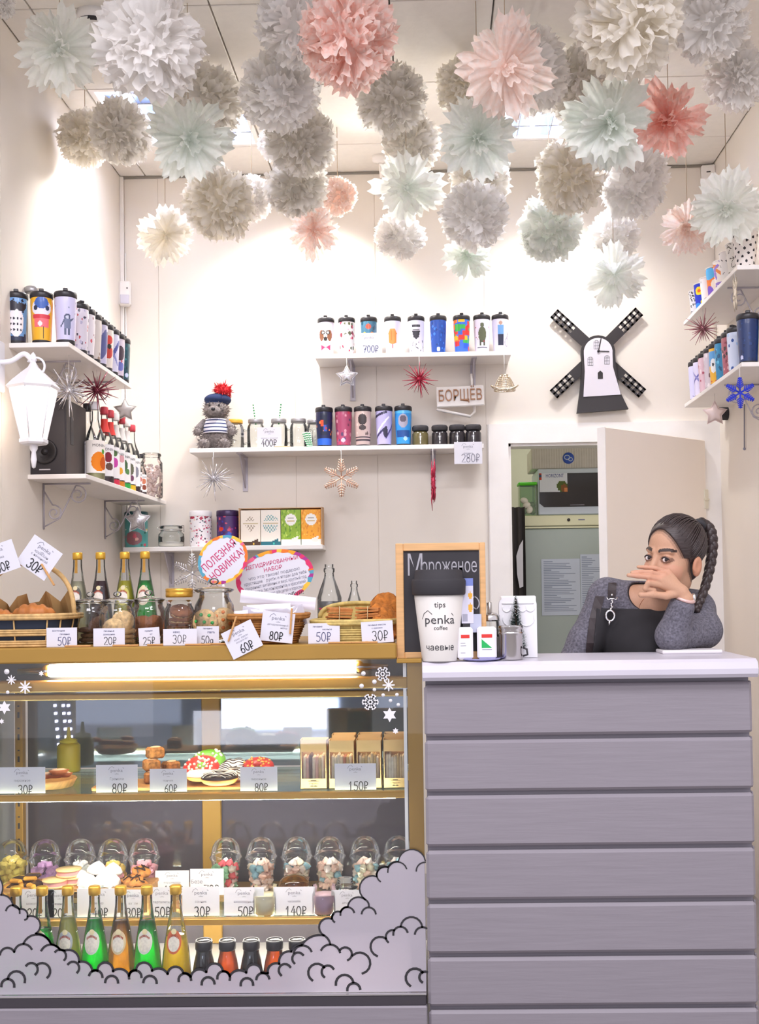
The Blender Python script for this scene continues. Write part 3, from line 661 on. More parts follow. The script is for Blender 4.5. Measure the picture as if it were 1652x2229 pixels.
# upper back shelf
G = 'travel tumblers on the upper back shelf'
dog = C('d9d6ec').ell(0, .58, .45, .2, 'f2f0f0').ell(-.35, .58, .22, .17, '8a5a40').ell(.35, .58, .22, .17, '8a5a40').ell(-.2, .66, .18, .06, '3a3030').ell(.2, .66, .18, .06, '3a3030').ell(-.2, .66, .1, .035, 'e8e0dc').ell(.2, .66, .1, .035, 'e8e0dc').ell(0, .47, .16, .06, '2a2626').poly([(-.45, .12), (-.45, .3), (0, .21), (.45, .3), (.45, .12), (0, .21)], 'e03a6a')
flor = C('efe6e6').dots(40, ['c83a5a', 'e8a0b0', '8a3a4a', '5a6048', 'f0d8d8'], .045, 11).ell(.05, .5, .28, .11, 'e8eaf6')
fruit = C('3f6f88').dots(30, ['3a8aa0', '285066'], .04, 2).ell(0, .82, .22, .08, 'e0503a').ell(.3, .6, .16, .06, 'e8843a').ell(-.35, .6, .16, .06, 'd8b040').ell(.1, .35, .2, .07, '2c4c60')
pops = C('d9d6ec').poly([(-.32, .32), (-.36, .6), (-.2, .74), (.2, .74), (.36, .6), (.32, .32), (0, .26)], 'd88a48').rect(-.07, .14, .07, .28, 'd86a70').line(-.1, .4, -.1, .68, .02, 'c4763a').line(.12, .38, .12, .68, .02, 'e09a5a')
beard = C('d9d6ec').ell(0, .66, .3, .16, 'd0ccd8').poly([(-.32, .66), (.32, .66), (.24, .48), (0, .4), (-.24, .48)], '33323c').rect(-.32, .78, .32, .86, '3a3a44').rect(-.3, .68, .3, .71, '2e2e36').dots(16, ['8a8894', '55535e'], .022, 6, .05, .38)
blue = C('1f4aa0').dots(50, ['2a62c0', '16387c', '3a78d0'], .03, 3).ell(0, .1, .16, .07, 'dfe6fa')
blocks = C('3a68c8')
_rs = random.Random(5)
for i in range(60): a, b = _rs.uniform(-2, 1.8), _rs.uniform(0, .9); blocks.rect(a, b, a+.5, b+.14, _rs.choice(['e0342c', 'f0b020', '3aa84a', '2a58c8', 'e87028', 'd02828']))
bear = C('d9d6ec').ell(0, .52, .34, .24, '5c6048').ell(0, .8, .16, .07, '5c6048').rect(-.24, .18, -.08, .35, '4c5040').rect(.08, .18, .24, .35, '4c5040').dots(10, ['a83a48', 'd0cede'], .02, 8, .3, .8).rect(-.5, .12, .5, .15, '6a6a78')
cyc = C('d9d6ec').ell(0, .86, .14, .06, 'b08a78').rect(-.26, .52, .26, .8, '6a9ad0').rect(-.22, .18, -.02, .52, '2c3048').rect(.02, .18, .22, .52, '2c3048').line(.4, .25, .8, .6, .012, '6a5a60').ell(.6, .28, .25, .13, 'b8b4c8').ell(.6, .28, .19, .1, 'e6e6f6')
for u, cv, lb in ((710, dog, 'white tumbler with a dog in glasses and pink bow tie'), (755, flor, 'floral red and cream tumbler with a round badge'), (803, fruit, 'teal tumbler with red and orange spots behind the 700 price tag'), (855, pops, 'white tumbler with an orange ice lolly'),
                  (906, beard, 'white tumbler with a black bearded face'), (954, blue, 'royal blue speckled tumbler with a white badge'), (1005, blocks, 'tumbler of bright red, green, yellow and blue blocks'), (1049, bear, 'white tumbler with an olive bear'), (1089, cyc, 'white tumbler with a man in blue holding a bicycle')):
    tumbler((P(u, 740, YB-.1)[0], YB-.1, ZB1), cv, lb, G)
G = 'larger tumblers on the middle back shelf'
m1 = C('1e2450').rect(-.3, .3, .3, .95, '18203c').rect(-.25, .55, .0, .75, 'e0502c').rect(.0, .4, .3, .6, '3a58b8').rect(-2, 0, 2, .2, '2a62c8').dots(10, ['c03a30', '1c2c6a', 'e0803a'], .03, 3, .3, .8)
m2 = C('a8486a').dots(30, ['c83a50', '703050', 'd89aa8', '58406a'], .04, 5).ell(0, .14, .2, .06, 'd0c4e0')
m3 = C('cbb6b0').ell(0, .74, .35, .16, '3a3234').ell(0, .5, .28, .08, '4a4040').rect(-2, .2, 2, .24, '4a4048').rect(-2, .12, 2, .16, '4a4048').dots(10, ['e0d0c8', '6a5a58'], .03, 9, .3, .7)
m4 = C('b8b2e0').line(-.9, .8, .2, .95, .035, '302c50').line(-.6, .35, .4, .8, .03, 'f0eefc').line(-.8, .2, .2, .5, .035, '3a3660').line(.2, .2, .9, .6, .03, '48407a').ell(.15, .35, .2, .15, '2c2a44')
m5 = C('2f8fd8').ell(0, .68, .4, .2, 'a8a4b8').ell(0, .74, .25, .1, '5a5060').rect(-.6, .2, .6, .4, '1c4c90').ell(.2, .16, .18, .06, 'a8d0f4').rect(-2, .9, 2, 1, '58b8f0')
for u, cv, lb in ((706, m1, 'navy tumbler with red and blue lights beside the straw bundle'), (748, m2, 'crimson patterned tumbler on the middle shelf'), (790, m3, 'beige tumbler with a black dog face on the middle shelf'), (836, m4, 'lilac tumbler with dark zebra strokes on the middle shelf'), (878, m5, 'bright blue tumbler on the middle shelf')):
    tumbler((P(u, 940, YB-.1)[0], YB-.1, ZB2), cv, lb, G, 0, 1.03)
# right wall lower shelf
G = 'travel tumblers on the right shelf'
xr = P(1628, 740, 4.075)[0]
rowR = [(4.075, C('1c3468').dots(60, ['24427e', '162a56'], .03, 3).ell(-.5, .1, .14, .05, 'c8cef0'), 'big dark blue speckled tumbler at the near end', 1.08), (4.225, C('d0daf0').dots(22, ['4a7ac8', '28509a', 'a8c8f0'], .05, 4), 'pale blue patterned tumbler, second from the near end', 1.),
 (4.305, C('a85a68').dots(30, ['803a4a', 'd8a8a8', '3a3038'], .04, 5), 'dark red patterned tumbler, third from the near end', 1.), (4.41, C('2a8ab8').dots(24, ['58b8d8', '1c5a80'], .05, 6), 'turquoise tumbler, fourth from the near end', 1.),
 (4.5, C('f0b83a').rect(-2, .5, 2, .9, '5aa0d8').ell(0, .5, .3, .2, 'f0f0f0').dots(8, ['d04038', '303038'], .04, 7), 'yellow and blue tumbler, fifth from the near end', 1.), (4.585, C('cfc4d0').dots(24, ['6a4a58', '9a8a98', 'e8e0e8'], .05, 8), 'mauve tumbler, fourth from the far end', 1.),
 (4.68, C('d8b8c4').dots(24, ['a84a60', 'e8d8e0'], .04, 9), 'pink patterned tumbler, third from the far end', 1.), (4.77, C('d8d4f0').line(-1, .2, 1, .9, .03, '5a58a8').line(-1, .9, 1, .1, .03, '8a88c8'), 'lilac tumbler with crossed strokes, second from the far end', 1.), (4.855, C('d4d2f4').scrib(14, '8886b8', 4, L=.6), 'pale lilac tumbler at the far end', 1.)]
for y, cv, lb, s_ in rowR: tumbler((xr, y, ZR2), cv, lb+' of the lower right shelf', G, -.25 if y < 4.1 else -.85, s_*.97)
q = P(1664, 740, 4.075); tumbler((xr+.085, 4.075, ZR2), C('20508a').dots(30, ['3a80b8', '1c2c50'], .05, 2), 'blue tumbler cut by the right picture edge on the lower right shelf', G)

# paper cups on the upper right shelf
G = 'paper cups on the upper right shelf'
def cup(loc, h, r1, cv, label, rz=0.):
    t = thing('paper_cup', label, 'cup', loc, rz, G); r0 = r1*.74
    part('printed_wall', MB().wrap(cv, [(r0, .002), (r1, h)]), PRINTM, t)
    part('rim', MB().tube([(r1*math.cos(a*PI/12), r1*math.sin(a*PI/12), h) for a in range(24)], .0022, 6, closed=True), WHITE, t)
    part('inside', MB().lathe([(r0-.002, .004), (r1-.002, h-.001)], 24, cap=False).lathe([(0, .003), (r0-.001, .003)], 24, cap=False), WHITE, t)
dots_ = C('efe8e4')
for i in range(60): dots_.ell(-2+4*((i*.618) % 1), (i+.5)/60, .075, .04, '2e2c30')
xc = P(1622, 540, 4.12)[0]
for y, h, r, cv, lb in ((4.12, .135, .047, dots_, 'white paper cup with black polka dots'), (4.235, .13, .042, C('efece6').scrib(26, '5a564e', 2, L=.2), 'white paper cup with grey scribbles just behind the dotted cup'), (4.33, .125, .042, C('f2f0ee').scrib(30, '48484c', 3, L=.16), 'white paper cup with black lettering marks'),
                        (4.43, .12, .04, C('efe8e0').scrib(12, ['e08a4a', '9a80c8'], 3, L=.5, wd=.05), 'white paper cup with pale orange swirls'), (4.54, .125, .042, C('e8803a').ell(-.3, .8, .5, .2, '5ab0e0').ell(.2, .4, .4, .2, 'f2e6d8').ell(-.4, .2, .4, .2, '7a58c0').ell(.6, .2, .4, .2, 'e05828'), 'orange, blue and violet swirl paper cup'),
                        (4.65, .115, .04, C('f0eef0').scrib(14, 'a8a8b0', 5, L=.2), 'white paper cup with faint grey lines'), (4.755, .12, .04, C('2438b8').ell(-.1, .72, .35, .15, 'f4d22a').ell(-.1, .72, .14, .06, 'e8641e').ell(.3, .3, .3, .12, 'e8d84a').ell(-.4, .1, .6, .2, '3a88d8'), 'deep blue paper cup with a yellow sun'), (4.85, .115, .04, C('d8d6d8').scrib(70, '2c2c30', 6, L=.15, wd=.02), 'black and white patterned paper cup at the far end')):
    cup((xc, y, ZR1), h, r, cv, lb, -.6)
cup((xc+.1, 4.12, ZR1), .13, .045, C('e6d8a8').dots(10, ['c8b058'], .05, 2), 'pale yellow paper cup cut by the right picture edge')

# ------------------------------------------------------------------ middle back shelf: plush, mugs, jars
q = P(472, 972, YB-.1); t = thing('plush_toy', 'grey plush toy in striped shirt and navy beret with red pompom', 'plush toy', (q[0], YB-.1, ZB2))
FUR = mat('grey_fur', '847c7a', .95, var=.35, scale=90, bump=1.); px = 1/S(YB-.1)
def fuzz(mb, c, r, n, L, seed, flat=1.):
    rs = random.Random(seed); r = r if isinstance(r, tuple) else (r,)*3
    for i in range(n):
        z = 1-2*(i+.5)/n; a = i*2.399963; s_ = math.sqrt(1-z*z); d = np.array([s_*math.cos(a), s_*math.sin(a), z]); p = np.array(c)+d*np.array(r)
        d = d+np.array([rs.uniform(-.5, .5) for _ in range(3)]); tip = p+d*L*rs.uniform(.6, 1.2); sd = np.cross(d, (rs.random(), rs.random(), rs.random())); sd = sd/np.linalg.norm(sd)*L*.22
        mb.add([p-sd, p+sd, tip], [(0, 1, 2)], False)
    return mb
bd = MB().ell((0, 0, .052), (.07, .055, .055)).ell((0, -.005, .115), (.052, .045, .05)); fuzz(bd, (0, 0, .05), (.07, .055, .052), 260, .016, 1)
part('body', bd, FUR, t)
hd = MB().ell((0, -.01, .185), (.056, .05, .05)).ell((0, -.058, .172), (.03, .022, .024)); fuzz(hd, (0, -.01, .183), (.056, .05, .05), 240, .014, 2)
h_ = part('head', hd, FUR, t)
part('nose', MB().ell((0, -.08, .178), (.01, .006, .008), 10, 6), BLACK, h_)
for s_ in (-1, 1): part('eye', MB().ell((s_*.022, -.054, .2), .0055, 8, 6), BLACK, h_)
sh = Cv('e9e8f2', 40, 12, True)
for k in range(4): sh.rect(-3, .06+.25*k, 3, .18+.25*k, '34406e')
part('striped_shirt', MB().wrap(sh, [(.062, .075), (.064, .09), (.06, .115), (.048, .142)]), PRINTM, t)
for s_ in (-1, 1):
    ar = MB().tube([(s_*.05, -.01, .13), (s_*.075, -.03, .1), (s_*.078, -.045, .085)], [.018, .017, .016], 10).ell((s_*.078, -.048, .08), .019, 10, 8); fuzz(ar, (s_*.078, -.046, .083), .019, 50, .012, 4); part('arm', ar, FUR, t)
    ft = MB().ell((s_*.045, -.06, .024), (.028, .034, .023), 12, 8); fuzz(ft, (s_*.045, -.06, .024), (.028, .034, .022), 70, .012, 5); part('foot', ft, FUR, t)
part('beret', MB().ell((.006, 0, .232), (.062, .058, .03), 20, 10).lathe([(.05, .205), (.052, .222)], 20, cap=False), mat('navy_felt', '24345c', .9), t)
pm = MB().ell((.03, -.01, .272), (.032, .03, .024), 12, 8); fuzz(pm, (.03, -.01, .27), (.034, .03, .026), 160, .02, 6); part('pompom', pm, mat('red_wool', 'd22c34', .9), t)
GM = glass('mug_glass', 'fafcfb', .2, 1.3)
def mason(loc, lidc, label, straw, h=.135):
    t = thing('glass_mug', label, 'glass jar', loc, 0, 'mason jar mugs on the middle back shelf'); r = .04
    part('glass', MB().lathe([(0, 0), (r*.9, 0), (r, .006), (r, h*.7), (r*.93, h*.8), (r*.8, h*.86), (r*.8, h)], 24, cap=False), GM, t)
    part('lid', MB().lathe([(r*.86, h*.9), (r*.88, h*.92), (r*.88, h), (r*.84, h+.004), (0, h+.004)], 24), lidc, t)
    part('handle', MB().tube([(r*.95, -.0, h*.68), (r*1.5, 0, h*.62), (r*1.5, 0, h*.25), (r*.95, 0, h*.2)], .005, 8), GM, t)
    if straw:
        sw = Cv('f4f4f2', 4, 16, True)
        for k in range(8): sw.rect(-3, k/8, 3, k/8+.06, '2f9a5a')
        part('straw', MB().wrap(sw, [(.003, 0), (.0031, .1)]), PRINTM, t, (.0, 0, h-.02), (0, straw, 0))
    return t
LG = mat('grey_lid', 'a8a6a8', .35, .6); LY = mat('yellow_lid', 'e0a838', .4)
for u, lc, lb, st in ((512, LY, 'glass jar mug with a yellow lid beside the plush toy', 0), (557, LG, 'glass jar mug with leaning striped straw, left of the 400 price tag', -.12), (607, LG, 'glass jar mug with striped straw behind the 400 price tag', .12), (650, LG, 'glass jar mug with grey lid right of the 400 price tag', 0), (683, LG, 'glass jar mug half hidden by the navy tumbler', 0)):
    mason((P(u, 950, YB-.1)[0], YB-.1 if u < 680 else YB-.055, ZB2), lc, lb, st)
t = thing('straw_bundle', 'bundle of green striped paper straws lying beside the navy tumbler', 'straws', (P(676, 965, YB-.14)[0], YB-.145, ZB2))
sw = Cv('f0f4ee', 6, 14, True)
for k in range(7): sw.rect(-3, k/7, 3, k/7+.075, '2f9a5a')
sm = MB().wrap(sw, [(.0032, 0), (.0033, .07)]).mesh('straw', PRINTM)
for i in range(12): part('straw', sm, None, t, (-.012+.0065*(i % 4), .0065*(i//4), .004), (0.1*(i % 3)-.1, -.35+.06*(i % 5), 0))
def jam(loc, fill, label):
    t = thing('jam_jar', label, 'jar', loc, 0, 'jam jars on the middle back shelf'); r = .0375
    n = 8
    part('contents', MB().lathe([(0, .002), (r*.9, .002), (r*.97, .008), (r*.97, .06), (r*.8, .07)], n*2, smooth=True), fill, t)
    part('lid', MB().lathe([(r*.9, .073), (r*.98, .076), (r*1.0, .09), (r*.9, .097), (0, .097)], 20), BLACKM, t)
    part('label', MB().wrap(Cv('f0eef0', 10, 10).rect(-.6, .2, .6, .3, '8a8a90').rect(-.4, .45, .4, .52, '707078').rect(-.5, .7, .5, .76, '8a8a90'), [(r, .012), (r, .06)]), PRINTM, t).scale = (.46, 1.0, 1)
for u, f_, lb in ((915, mat('olive_jam', '5e5636', .2), 'jam jar with olive contents next to the blue tumbler'), (957, mat('dark_jam', '2e2a2e', .15), 'dark jam jar with white label, second of four'), (995, mat('dark_jam', '2e2a2e', .15), 'dark jam jar with white label, third of four above the 280 tag'), (1030, mat('dark_jam', '2e2a2e', .15), 'dark jam jar with white label at the shelf end')):
    jam((P(u, 950, YB-.1)[0], YB-.1, ZB2), f_, lb)
# ------------------------------------------------------------------ low back shelf
G = 'tins and boxes on the low shelf'
def tin(u, r, h, cv, lidm, label, Y=YB-.085):
    t = thing('tea_tin', label, 'tin', (P(u, 1170, Y)[0], Y, ZB3), 0, G)
    part('body', MB().wrap(cv, [(r, .001), (r, h*.86)]).lathe([(0, .0005), (r, .0005)], 28, cap=False), PRINT, t)
    part('lid', MB().lathe([(r*1.02, h*.84), (r*1.03, h*.86), (r*1.03, h*.97), (r*.98, h), (0, h)], 28), lidm, t)
tl = C('4f9a98').ell(0, .3, .5, .22, '8a5a60').dots(16, ['b84a5a', 'e0a8a0', '2f6a5a', 'e8c860'], .04, 3, .05, .6).dots(8, ['e0e8e0'], .03, 5, .5, 1)
tin(297, .052, .165, tl, mat('teal_lid', '2f5c62', .35, .3), 'teal floral tea tin with dark lid, leftmost on the low shelf')
tin(437, .05, .165, C('f2eef0').dots(110, ['b83a58', '4a3a48', 'e0a0b0', '48606a', 'c8487a', '2c2c38', 'e8c8a8'], .022, 4).dots(12, ['b02c4c'], .04, 8, .9, 1), mat('white_lid', 'f0eef0', .35), 'white tea tin scattered with red and black flowers')
tin(496, .05, .165, C('4a2a68').dots(50, ['8a3a8a', 'a82c4a', '3a3aa0', '301c48', 'c84a6a'], .035, 9).ell(-.3, .55, .16, .07, 'd8402c').ell(.2, .4, .12, .06, '3a58c0'), mat('violet_lid', '3a2450', .3, .2), 'dark purple patterned tea tin beside the tea boxes')
Y = YB-.085; t = thing('clip_jar', 'low glass clip-top jar with white powder on the low shelf', 'jar', (P(373, 1180, Y)[0], Y, ZB3))
part('glass', MB().lathe([(0, .001), (.05, .001), (.058, .008), (.06, .04), (.058, .06), (.047, .072), (.048, .084)], 28, cap=False), GM, t)
part('lid', MB().lathe([(.05, .086), (.052, .09), (.05, .098), (.03, .102), (0, .102)], 28), GM, t)
part('powder', MB().lathe([(0, .004), (.052, .004), (.056, .015), (.055, .024), (0, .03)], 24), mat('white_powder', 'f0ece6', .9), t)
part('wire_clip', MB().tube([(.049*math.cos(a*PI/10), .049*math.sin(a*PI/10), .078) for a in range(20)], .0017, 6, closed=True).tube([(.05, -.02, .078), (.062, -.015, .07), (.06, -.01, .1), (.048, 0, .1)], .0018, 6).tube([(-.05, -.02, .078), (-.06, -.01, .09), (-.048, 0, .1)], .0018, 6), STEEL, t)
# tea boxes in a cardboard tray
Y = YB-.105; xa, xb = P(525, 1150, Y)[0], P(700, 1150, Y)[0]; wbx = (xb-xa)/4
t = thing('cardboard_tray', 'brown cardboard tray holding four tea boxes', 'tray', (xa, Y, ZB3))
KR = mat('kraft_card', 'c4a07a', .75, var=.06)
part('back_panel', bx(-.004, .056, .0, xb-xa+.006, .06, .176), KR, t); part('side_panel', bx(xb-xa+.002, -.04, 0, xb-xa+.006, .056, .172), KR, t); part('side_panel', bx(-.006, -.03, 0, -.002, .056, .172), KR, t); part('top_flap', bx(-.004, .01, .171, xb-xa+.006, .056, .174), KR, t)
def tbox(i, bg, base, pat, label, rnd):
    cv = Cv(bg, 26, 36); 
    if rnd: cv.dots(70, pat, .03, i); cv.ell(0, .72, .58, .16, 'f2f0ea').ell(0, .76, .3, .012, 'a8a8a0').ell(0, .68, .4, .012, 'c8a860').rect(-1, 0, 1, .17, 'f2f0ea').poly([(.0, .17), (.75, .26), (.7, .1), (.2, .08)], 'ece8e0')
    else:
        m_ = (np.abs(cv.x)+np.abs(cv.y-.62)*3.2 < .75) if i == 0 else ((cv.x/.8)**2+((cv.y-.62)/.25)**2 < 1); st = (np.sin(cv.x*22)*np.sin(cv.y*60) > .05) & m_ & (np.abs(cv.y-.62) > .05)
        cv.m(st, pat[0]); cv.m(m_ & (np.abs(cv.y-.62) < .012), 'c8b890'); cv.rect(-1, 0, 1, .1, base).poly([(-.05, .1), (.8, .2), (.75, .06), (.2, .04)], base).ell(.3, .06, .09, .025, 'd8b040' if i == 0 else '3ac0b0')
    t = thing('tea_box', label, 'tea box', (xa+wbx*(i+.5), Y-.02, ZB3), 0, G); h = .162; hw = wbx/2-.0015
    part('carton', bx(-hw, 0, .001, hw, .07, h), mat('carton_'+bg, bg, .5), t); part('printed_front', MB().panel(cv, lambda u, v: (-hw+2*hw*u, -.0008, .001+(h-.001)*v)), PRINT, t)
tbox(0, 'efe6d8', '4a3020', ['a89a88'], 'cream tea box with brown foot and diamond ornament', 0); tbox(1, 'efe8dc', '1c6a78', ['7aa8a8'], 'cream tea box with teal foot and round ornament', 0)
tbox(2, '8ab028', '', ['6a9a20', 'a8c848', '5a8818', 'c0d468'], 'green leaf-print tea box with round white label', 1); tbox(3, 'f0a420', '', ['e08c10', 'f8bc48', 'd87c08'], 'yellow-orange tea box with round white label at the shelf end', 1)

# ------------------------------------------------------------------ left lower shelf: speaker, syrups
x0, x1 = P(52, 1000, 3.925)[0], P(143, 1000, 3.925)[0]; hs = P(90, 862, 3.925)[2]-P(90, 1030, 3.925)[2]
t = thing('loudspeaker', 'black box loudspeaker on the lower left shelf behind the lantern', 'speaker', ((x0+x1)/2, 3.925, ZL2)); w2 = (x1-x0)/2
SPK = mat('speaker_black', '2a262c', .4, var=.1); part('cabinet', bx(-w2, .012, 0, w2, .24, hs, b=.004), mat('speaker_side', '4a4442', .6, var=.1), t)
part('front', bx(-w2, 0, 0, w2, .012, hs, b=.003), SPK, t)
part('woofer', MB().lathe([(.045, 0), (.045, .006), (.04, .008), (.03, .001), (.012, -.004), (.012, .003), (0, .006)], 24), mat('cone_black', '1f1c20', .5), t, (0, -.001, .085), (PI/2, 0, 0))
part('port', bx(w2-.001, .055, hs*.42, w2+.002, .085, hs*.78, b=.001), BLACK, t)
part('badge', bx(-.02, -.001, .018, .02, -.0002, .0225), mat('silver_print', 'c8c4c8', .4), t)
G = 'syrup bottles on the lower left shelf'
def syrup(loc, h, cap, liq, lvl, label, fruit=None, neck=None, base=None, rz=.7, body=None):
    t = thing('syrup_bottle', label, 'bottle', loc, rz, G); r = h*.118
    pr = [(0, 0), (r*.95, 0), (r, .004), (r, h*.52), (r*.9, h*.58), (r*.5, h*.7), (r*.36, h*.78), (r*.36, h*.93)]
    part('glass', MB().lathe(pr, 20, cap=False), body or GLS, t)
    part('cap', MB().lathe([(r*.42, h*.9), (r*.44, h*.91), (r*.44, h*.99), (r*.36, h), (0, h)], 16), cap, t)
    if liq: part('syrup', MB().lathe([(0, .004), (r*.9, .004), (r*.92, .01), (r*.92, h*lvl), (0, h*lvl)], 18), liq, t)
    if base: part('coloured_base', MB().lathe([(r*1.01, .0), (r*1.012, h*.075)], 20, cap=False), base, t)
    if fruit: 
        lb = part('label', MB().wrap(fruit, [(r*1.01, h*.09), (r*1.01, h*.5)]), PRINTM, t)
        part('lettering', MB().text('MONIN', h*.05, 0, h*.42, fn=lambda a, b: (r*1.025*math.sin(a/r), -r*1.025*math.cos(a/r), b)), INK, lb)
    if neck: part('neck_label', MB().lathe([(r*.62, h*.665), (r*.38, h*.775), (r*.38, h*.84)], 18, cap=False), neck, t)
def fl(bg, *el):
    c = C(bg)
    for e in el: c.ell(*e)
    return c
RED = mat('red_cap', 'c83c4a', .4); xs_ = -1.262
syrup((P(189, 1020, 4.17)[0], 4.18, ZL2), .3, BLACK, sheet('cloudy_syrup', 'dcd8a8', None, .4), .2, 'clear syrup bottle with black cap and a grey back label, next to the speaker', C('d8d6de').scrib(10, '8a8a98', 2, L=.3), None, None, -1.2)
specs = [(4.145, .3, mat('white_cap', 'e6e4e8', .4), 'syrup bottle with a big orange printed on its label', fl('f0eae4', (0, .35, .55, .3, 'e8841e'), (.35, .3, .3, .2, 'c85a1a'), (.3, .66, .12, .08, '5a9a3a')), None, None),
 (4.262, .3, RED, 'syrup bottle with red neck label and dark base', fl('f0eef0', (0, .6, .3, .16, '8a3040'), (.1, .3, .3, .12, '6a5048')), mat('red_label', 'd8342c', .5), mat('dark_base', '3a2c30', .3)),
 (4.34, .3, RED, 'syrup bottle with red base and pink flower label', fl('f0eef0', (0, .5, .35, .16, 'c84aa8'), (0, .8, .3, .1, '5a7a48')), mat('red_label', 'd8342c', .5), mat('red_base', 'c82c4a', .3)),
 (4.415, .3, WHITE, 'syrup bottle with amber base', fl('f0eef0', (0, .3, .3, .12, 'e8a838'), (.2, .7, .3, .12, 'd8a0a8')), mat('cream_label', 'dcd8d4', .5), mat('amber_base', 'c87c28', .3)),
 (4.5, .3, RED, 'syrup bottle with green base and herb label', fl('f0eef0', (-.1, .55, .3, .2, '4a6a48'), (.2, .35, .2, .1, '5a8a50')), mat('cream_label', 'dcd8d4', .5), mat('green_base', '2aa048', .3)),
 (4.58, .3, WHITE, 'syrup bottle with yellow base', fl('f0eef0', (0, .5, .3, .2, '6a6a58'), (.1, .2, .2, .1, '7a4a68')), mat('cream_label', 'dcd8d4', .5), mat('yellow_base', 'e0b828', .3)),
 (4.66, .29, RED, 'tall syrup bottle with red cap before the small ones', fl('f0eef0', (0, .5, .3, .2, '8a8a98')), None, mat('dark_base', '3a2c30', .3)),
 (4.735, .19, BLACK, 'small syrup bottle with black cap and berry label', fl('f0eef0', (.1, .6, .35, .14, 'c85a50'), (0, .25, .35, .12, '6a3a38')), None, mat('dark_base', '3a2c30', .3)), (4.81, .185, BLACK, 'small syrup bottle with black cap and nut label by the glass jar', fl('f0eef0', (0, .6, .4, .16, 'c8785a'), (.1, .25, .4, .14, '8a4a38')), None, mat('dark_base', '3a2c30', .3))]
for y, h, cp, lb, fr_, nk, bs in specs: syrup((xs_, y, ZL2), h, cp, sheet('cloudy_syrup', 'dcd8a8', None, .4) if y < 4.2 else None, .2, lb, fr_, nk, bs)
t = thing('glass_jar', 'tall glass jar of small pale sweets at the end of the lower left shelf', 'jar', (P(330, 1060, 4.95)[0], 4.95, ZL2))
part('glass', MB().lathe([(0, 0), (.045, 0), (.05, .006), (.05, .16), (.04, .175), (.04, .19)], 24, cap=False), GLS, t)
part('lid', MB().lathe([(.042, .19), (.045, .195), (.042, .203), (0, .206)], 24), GLS, t)
sw = MB(); rs = random.Random(3)
for i in range(150):
    a, r_ = rs.uniform(0, 2*PI), .043*math.sqrt(rs.random()); sw.ell((r_*math.cos(a), r_*math.sin(a), .008+.14*i/150), .0075, 6, 4)
part('sweets', sw, mat('pale_sweets', 'ecd8d4', .6, var=.1, scale=60), t)['kind'] = 'stuff'
# jar standing behind the tumblers on the upper left shelf
t = thing('tall_jar', 'clear jar with grey lid standing behind the yellow tumbler', 'jar', (P(66, 640, 3.87)[0], 3.885, ZL1))
part('glass', MB().lathe([(0, 0), (.03, 0), (.033, .006), (.033, .17), (.024, .19), (.022, .22)], 20, cap=False), GLS, t)
part('lid', MB().lathe([(.024, .215), (.025, .218), (.025, .232), (.02, .236), (0, .236)], 20), LG, t)

# ------------------------------------------------------------------ wall lantern
ly = 3.62; q = P(73, 900, ly); pz = lambda v: float(P(73, v, ly)[2])-float(P(73, 1020, ly)[2]); zb = float(P(73, 1020, ly)[2])
t = thing('wall_lantern', 'lit white lantern on a curled arm at the left wall', 'lamp', (q[0], ly, zb)); LW = mat('lantern_white', 'eeeef4', .4)
hx = lambda prof: MB().lathe(prof, 6, smooth=False)
part('finial', MB().lathe([(0, 0), (.006, .004), (.01, .03), (.007, .055), (.013, .065), (.013, .075), (.006, .085), (.02, pz(968)), (.036, pz(962))], 14), LW, t)
part('base_ring', hx([(.04, pz(968)), (.047, pz(964)), (.047, pz(957)), (.04, pz(955))]), LW, t)
part('glass_shade', MB().lathe([(.04, pz(955)), (.076, pz(845))], 6, cap=True, smooth=False), glow('lantern_glow', 'ffe8d8', 4), t)
fb = MB()
for k in range(6):
    a = 2*PI*k/6; fb.tube([(.041*math.sin(a), -.041*math.cos(a), pz(957)), (.078*math.sin(a), -.078*math.cos(a), pz(844))], .0028, 6)
part('frame_bars', fb, LW, t)
part('hood', hx([(.082, pz(848)), (.088, pz(843)), (.07, pz(830)), (.04, pz(812)), (.018, pz(800)), (.008, pz(788)), (.012, pz(783)), (.008, pz(772)), (0, pz(766))]), LW, t)
ac = [(0, .0, pz(790)), (-.03, 0, pz(770)), (-.08, 0, pz(786)), (-.16, 0, pz(786))]
cr = [(.03*math.cos(a)+.008, 0, pz(798)+.03*math.sin(a)) for a in np.linspace(-1.4, 2.6, 16)]
part('arm', MB().tube([tuple(p) for p in spline(ac, 6)], .009, 8).tube(cr, .004, 6), LW, t)
part('wall_plate', bx(XL-q[0]+.001, -.035, pz(850), XL-q[0]+.015, .035, pz(740), b=.004), LW, t)

# ------------------------------------------------------------------ sensors
q = P(272, 640, YB-.02); t = thing('motion_sensor', 'small white motion sensor in the left corner of the back wall', 'sensor', (q[0], YB-.02, q[2]), .2)
part('case', bx(-.028, -.02, -.058, .028, .018, .058, b=.008), WHITE, t); part('lens', bx(-.02, -.023, -.05, .02, -.019, -.008, b=.002), mat('sensor_lens', 'd4d2e0', .3), t); part('indicator', bx(.008, -.0215, .02, .014, -.0195, .026), BLACK, t)
q = P(1541, 378, YB-.02); t = thing('motion_sensor', 'small white sensor in the upper right corner below the ceiling', 'sensor', (q[0], YB-.022, q[2]), -.2)
part('case', bx(-.032, -.02, -.035, .032, .02, .035, b=.006), WHITE, t); part('slot', bx(-.008, -.0215, -.002, .01, -.0195, .003), BLACK, t)
q = P(205, 12, 3.66); t = thing('smoke_detector', 'round white smoke detector on the ceiling above the left pompoms', 'smoke detector', (q[0], q[1], ZC))
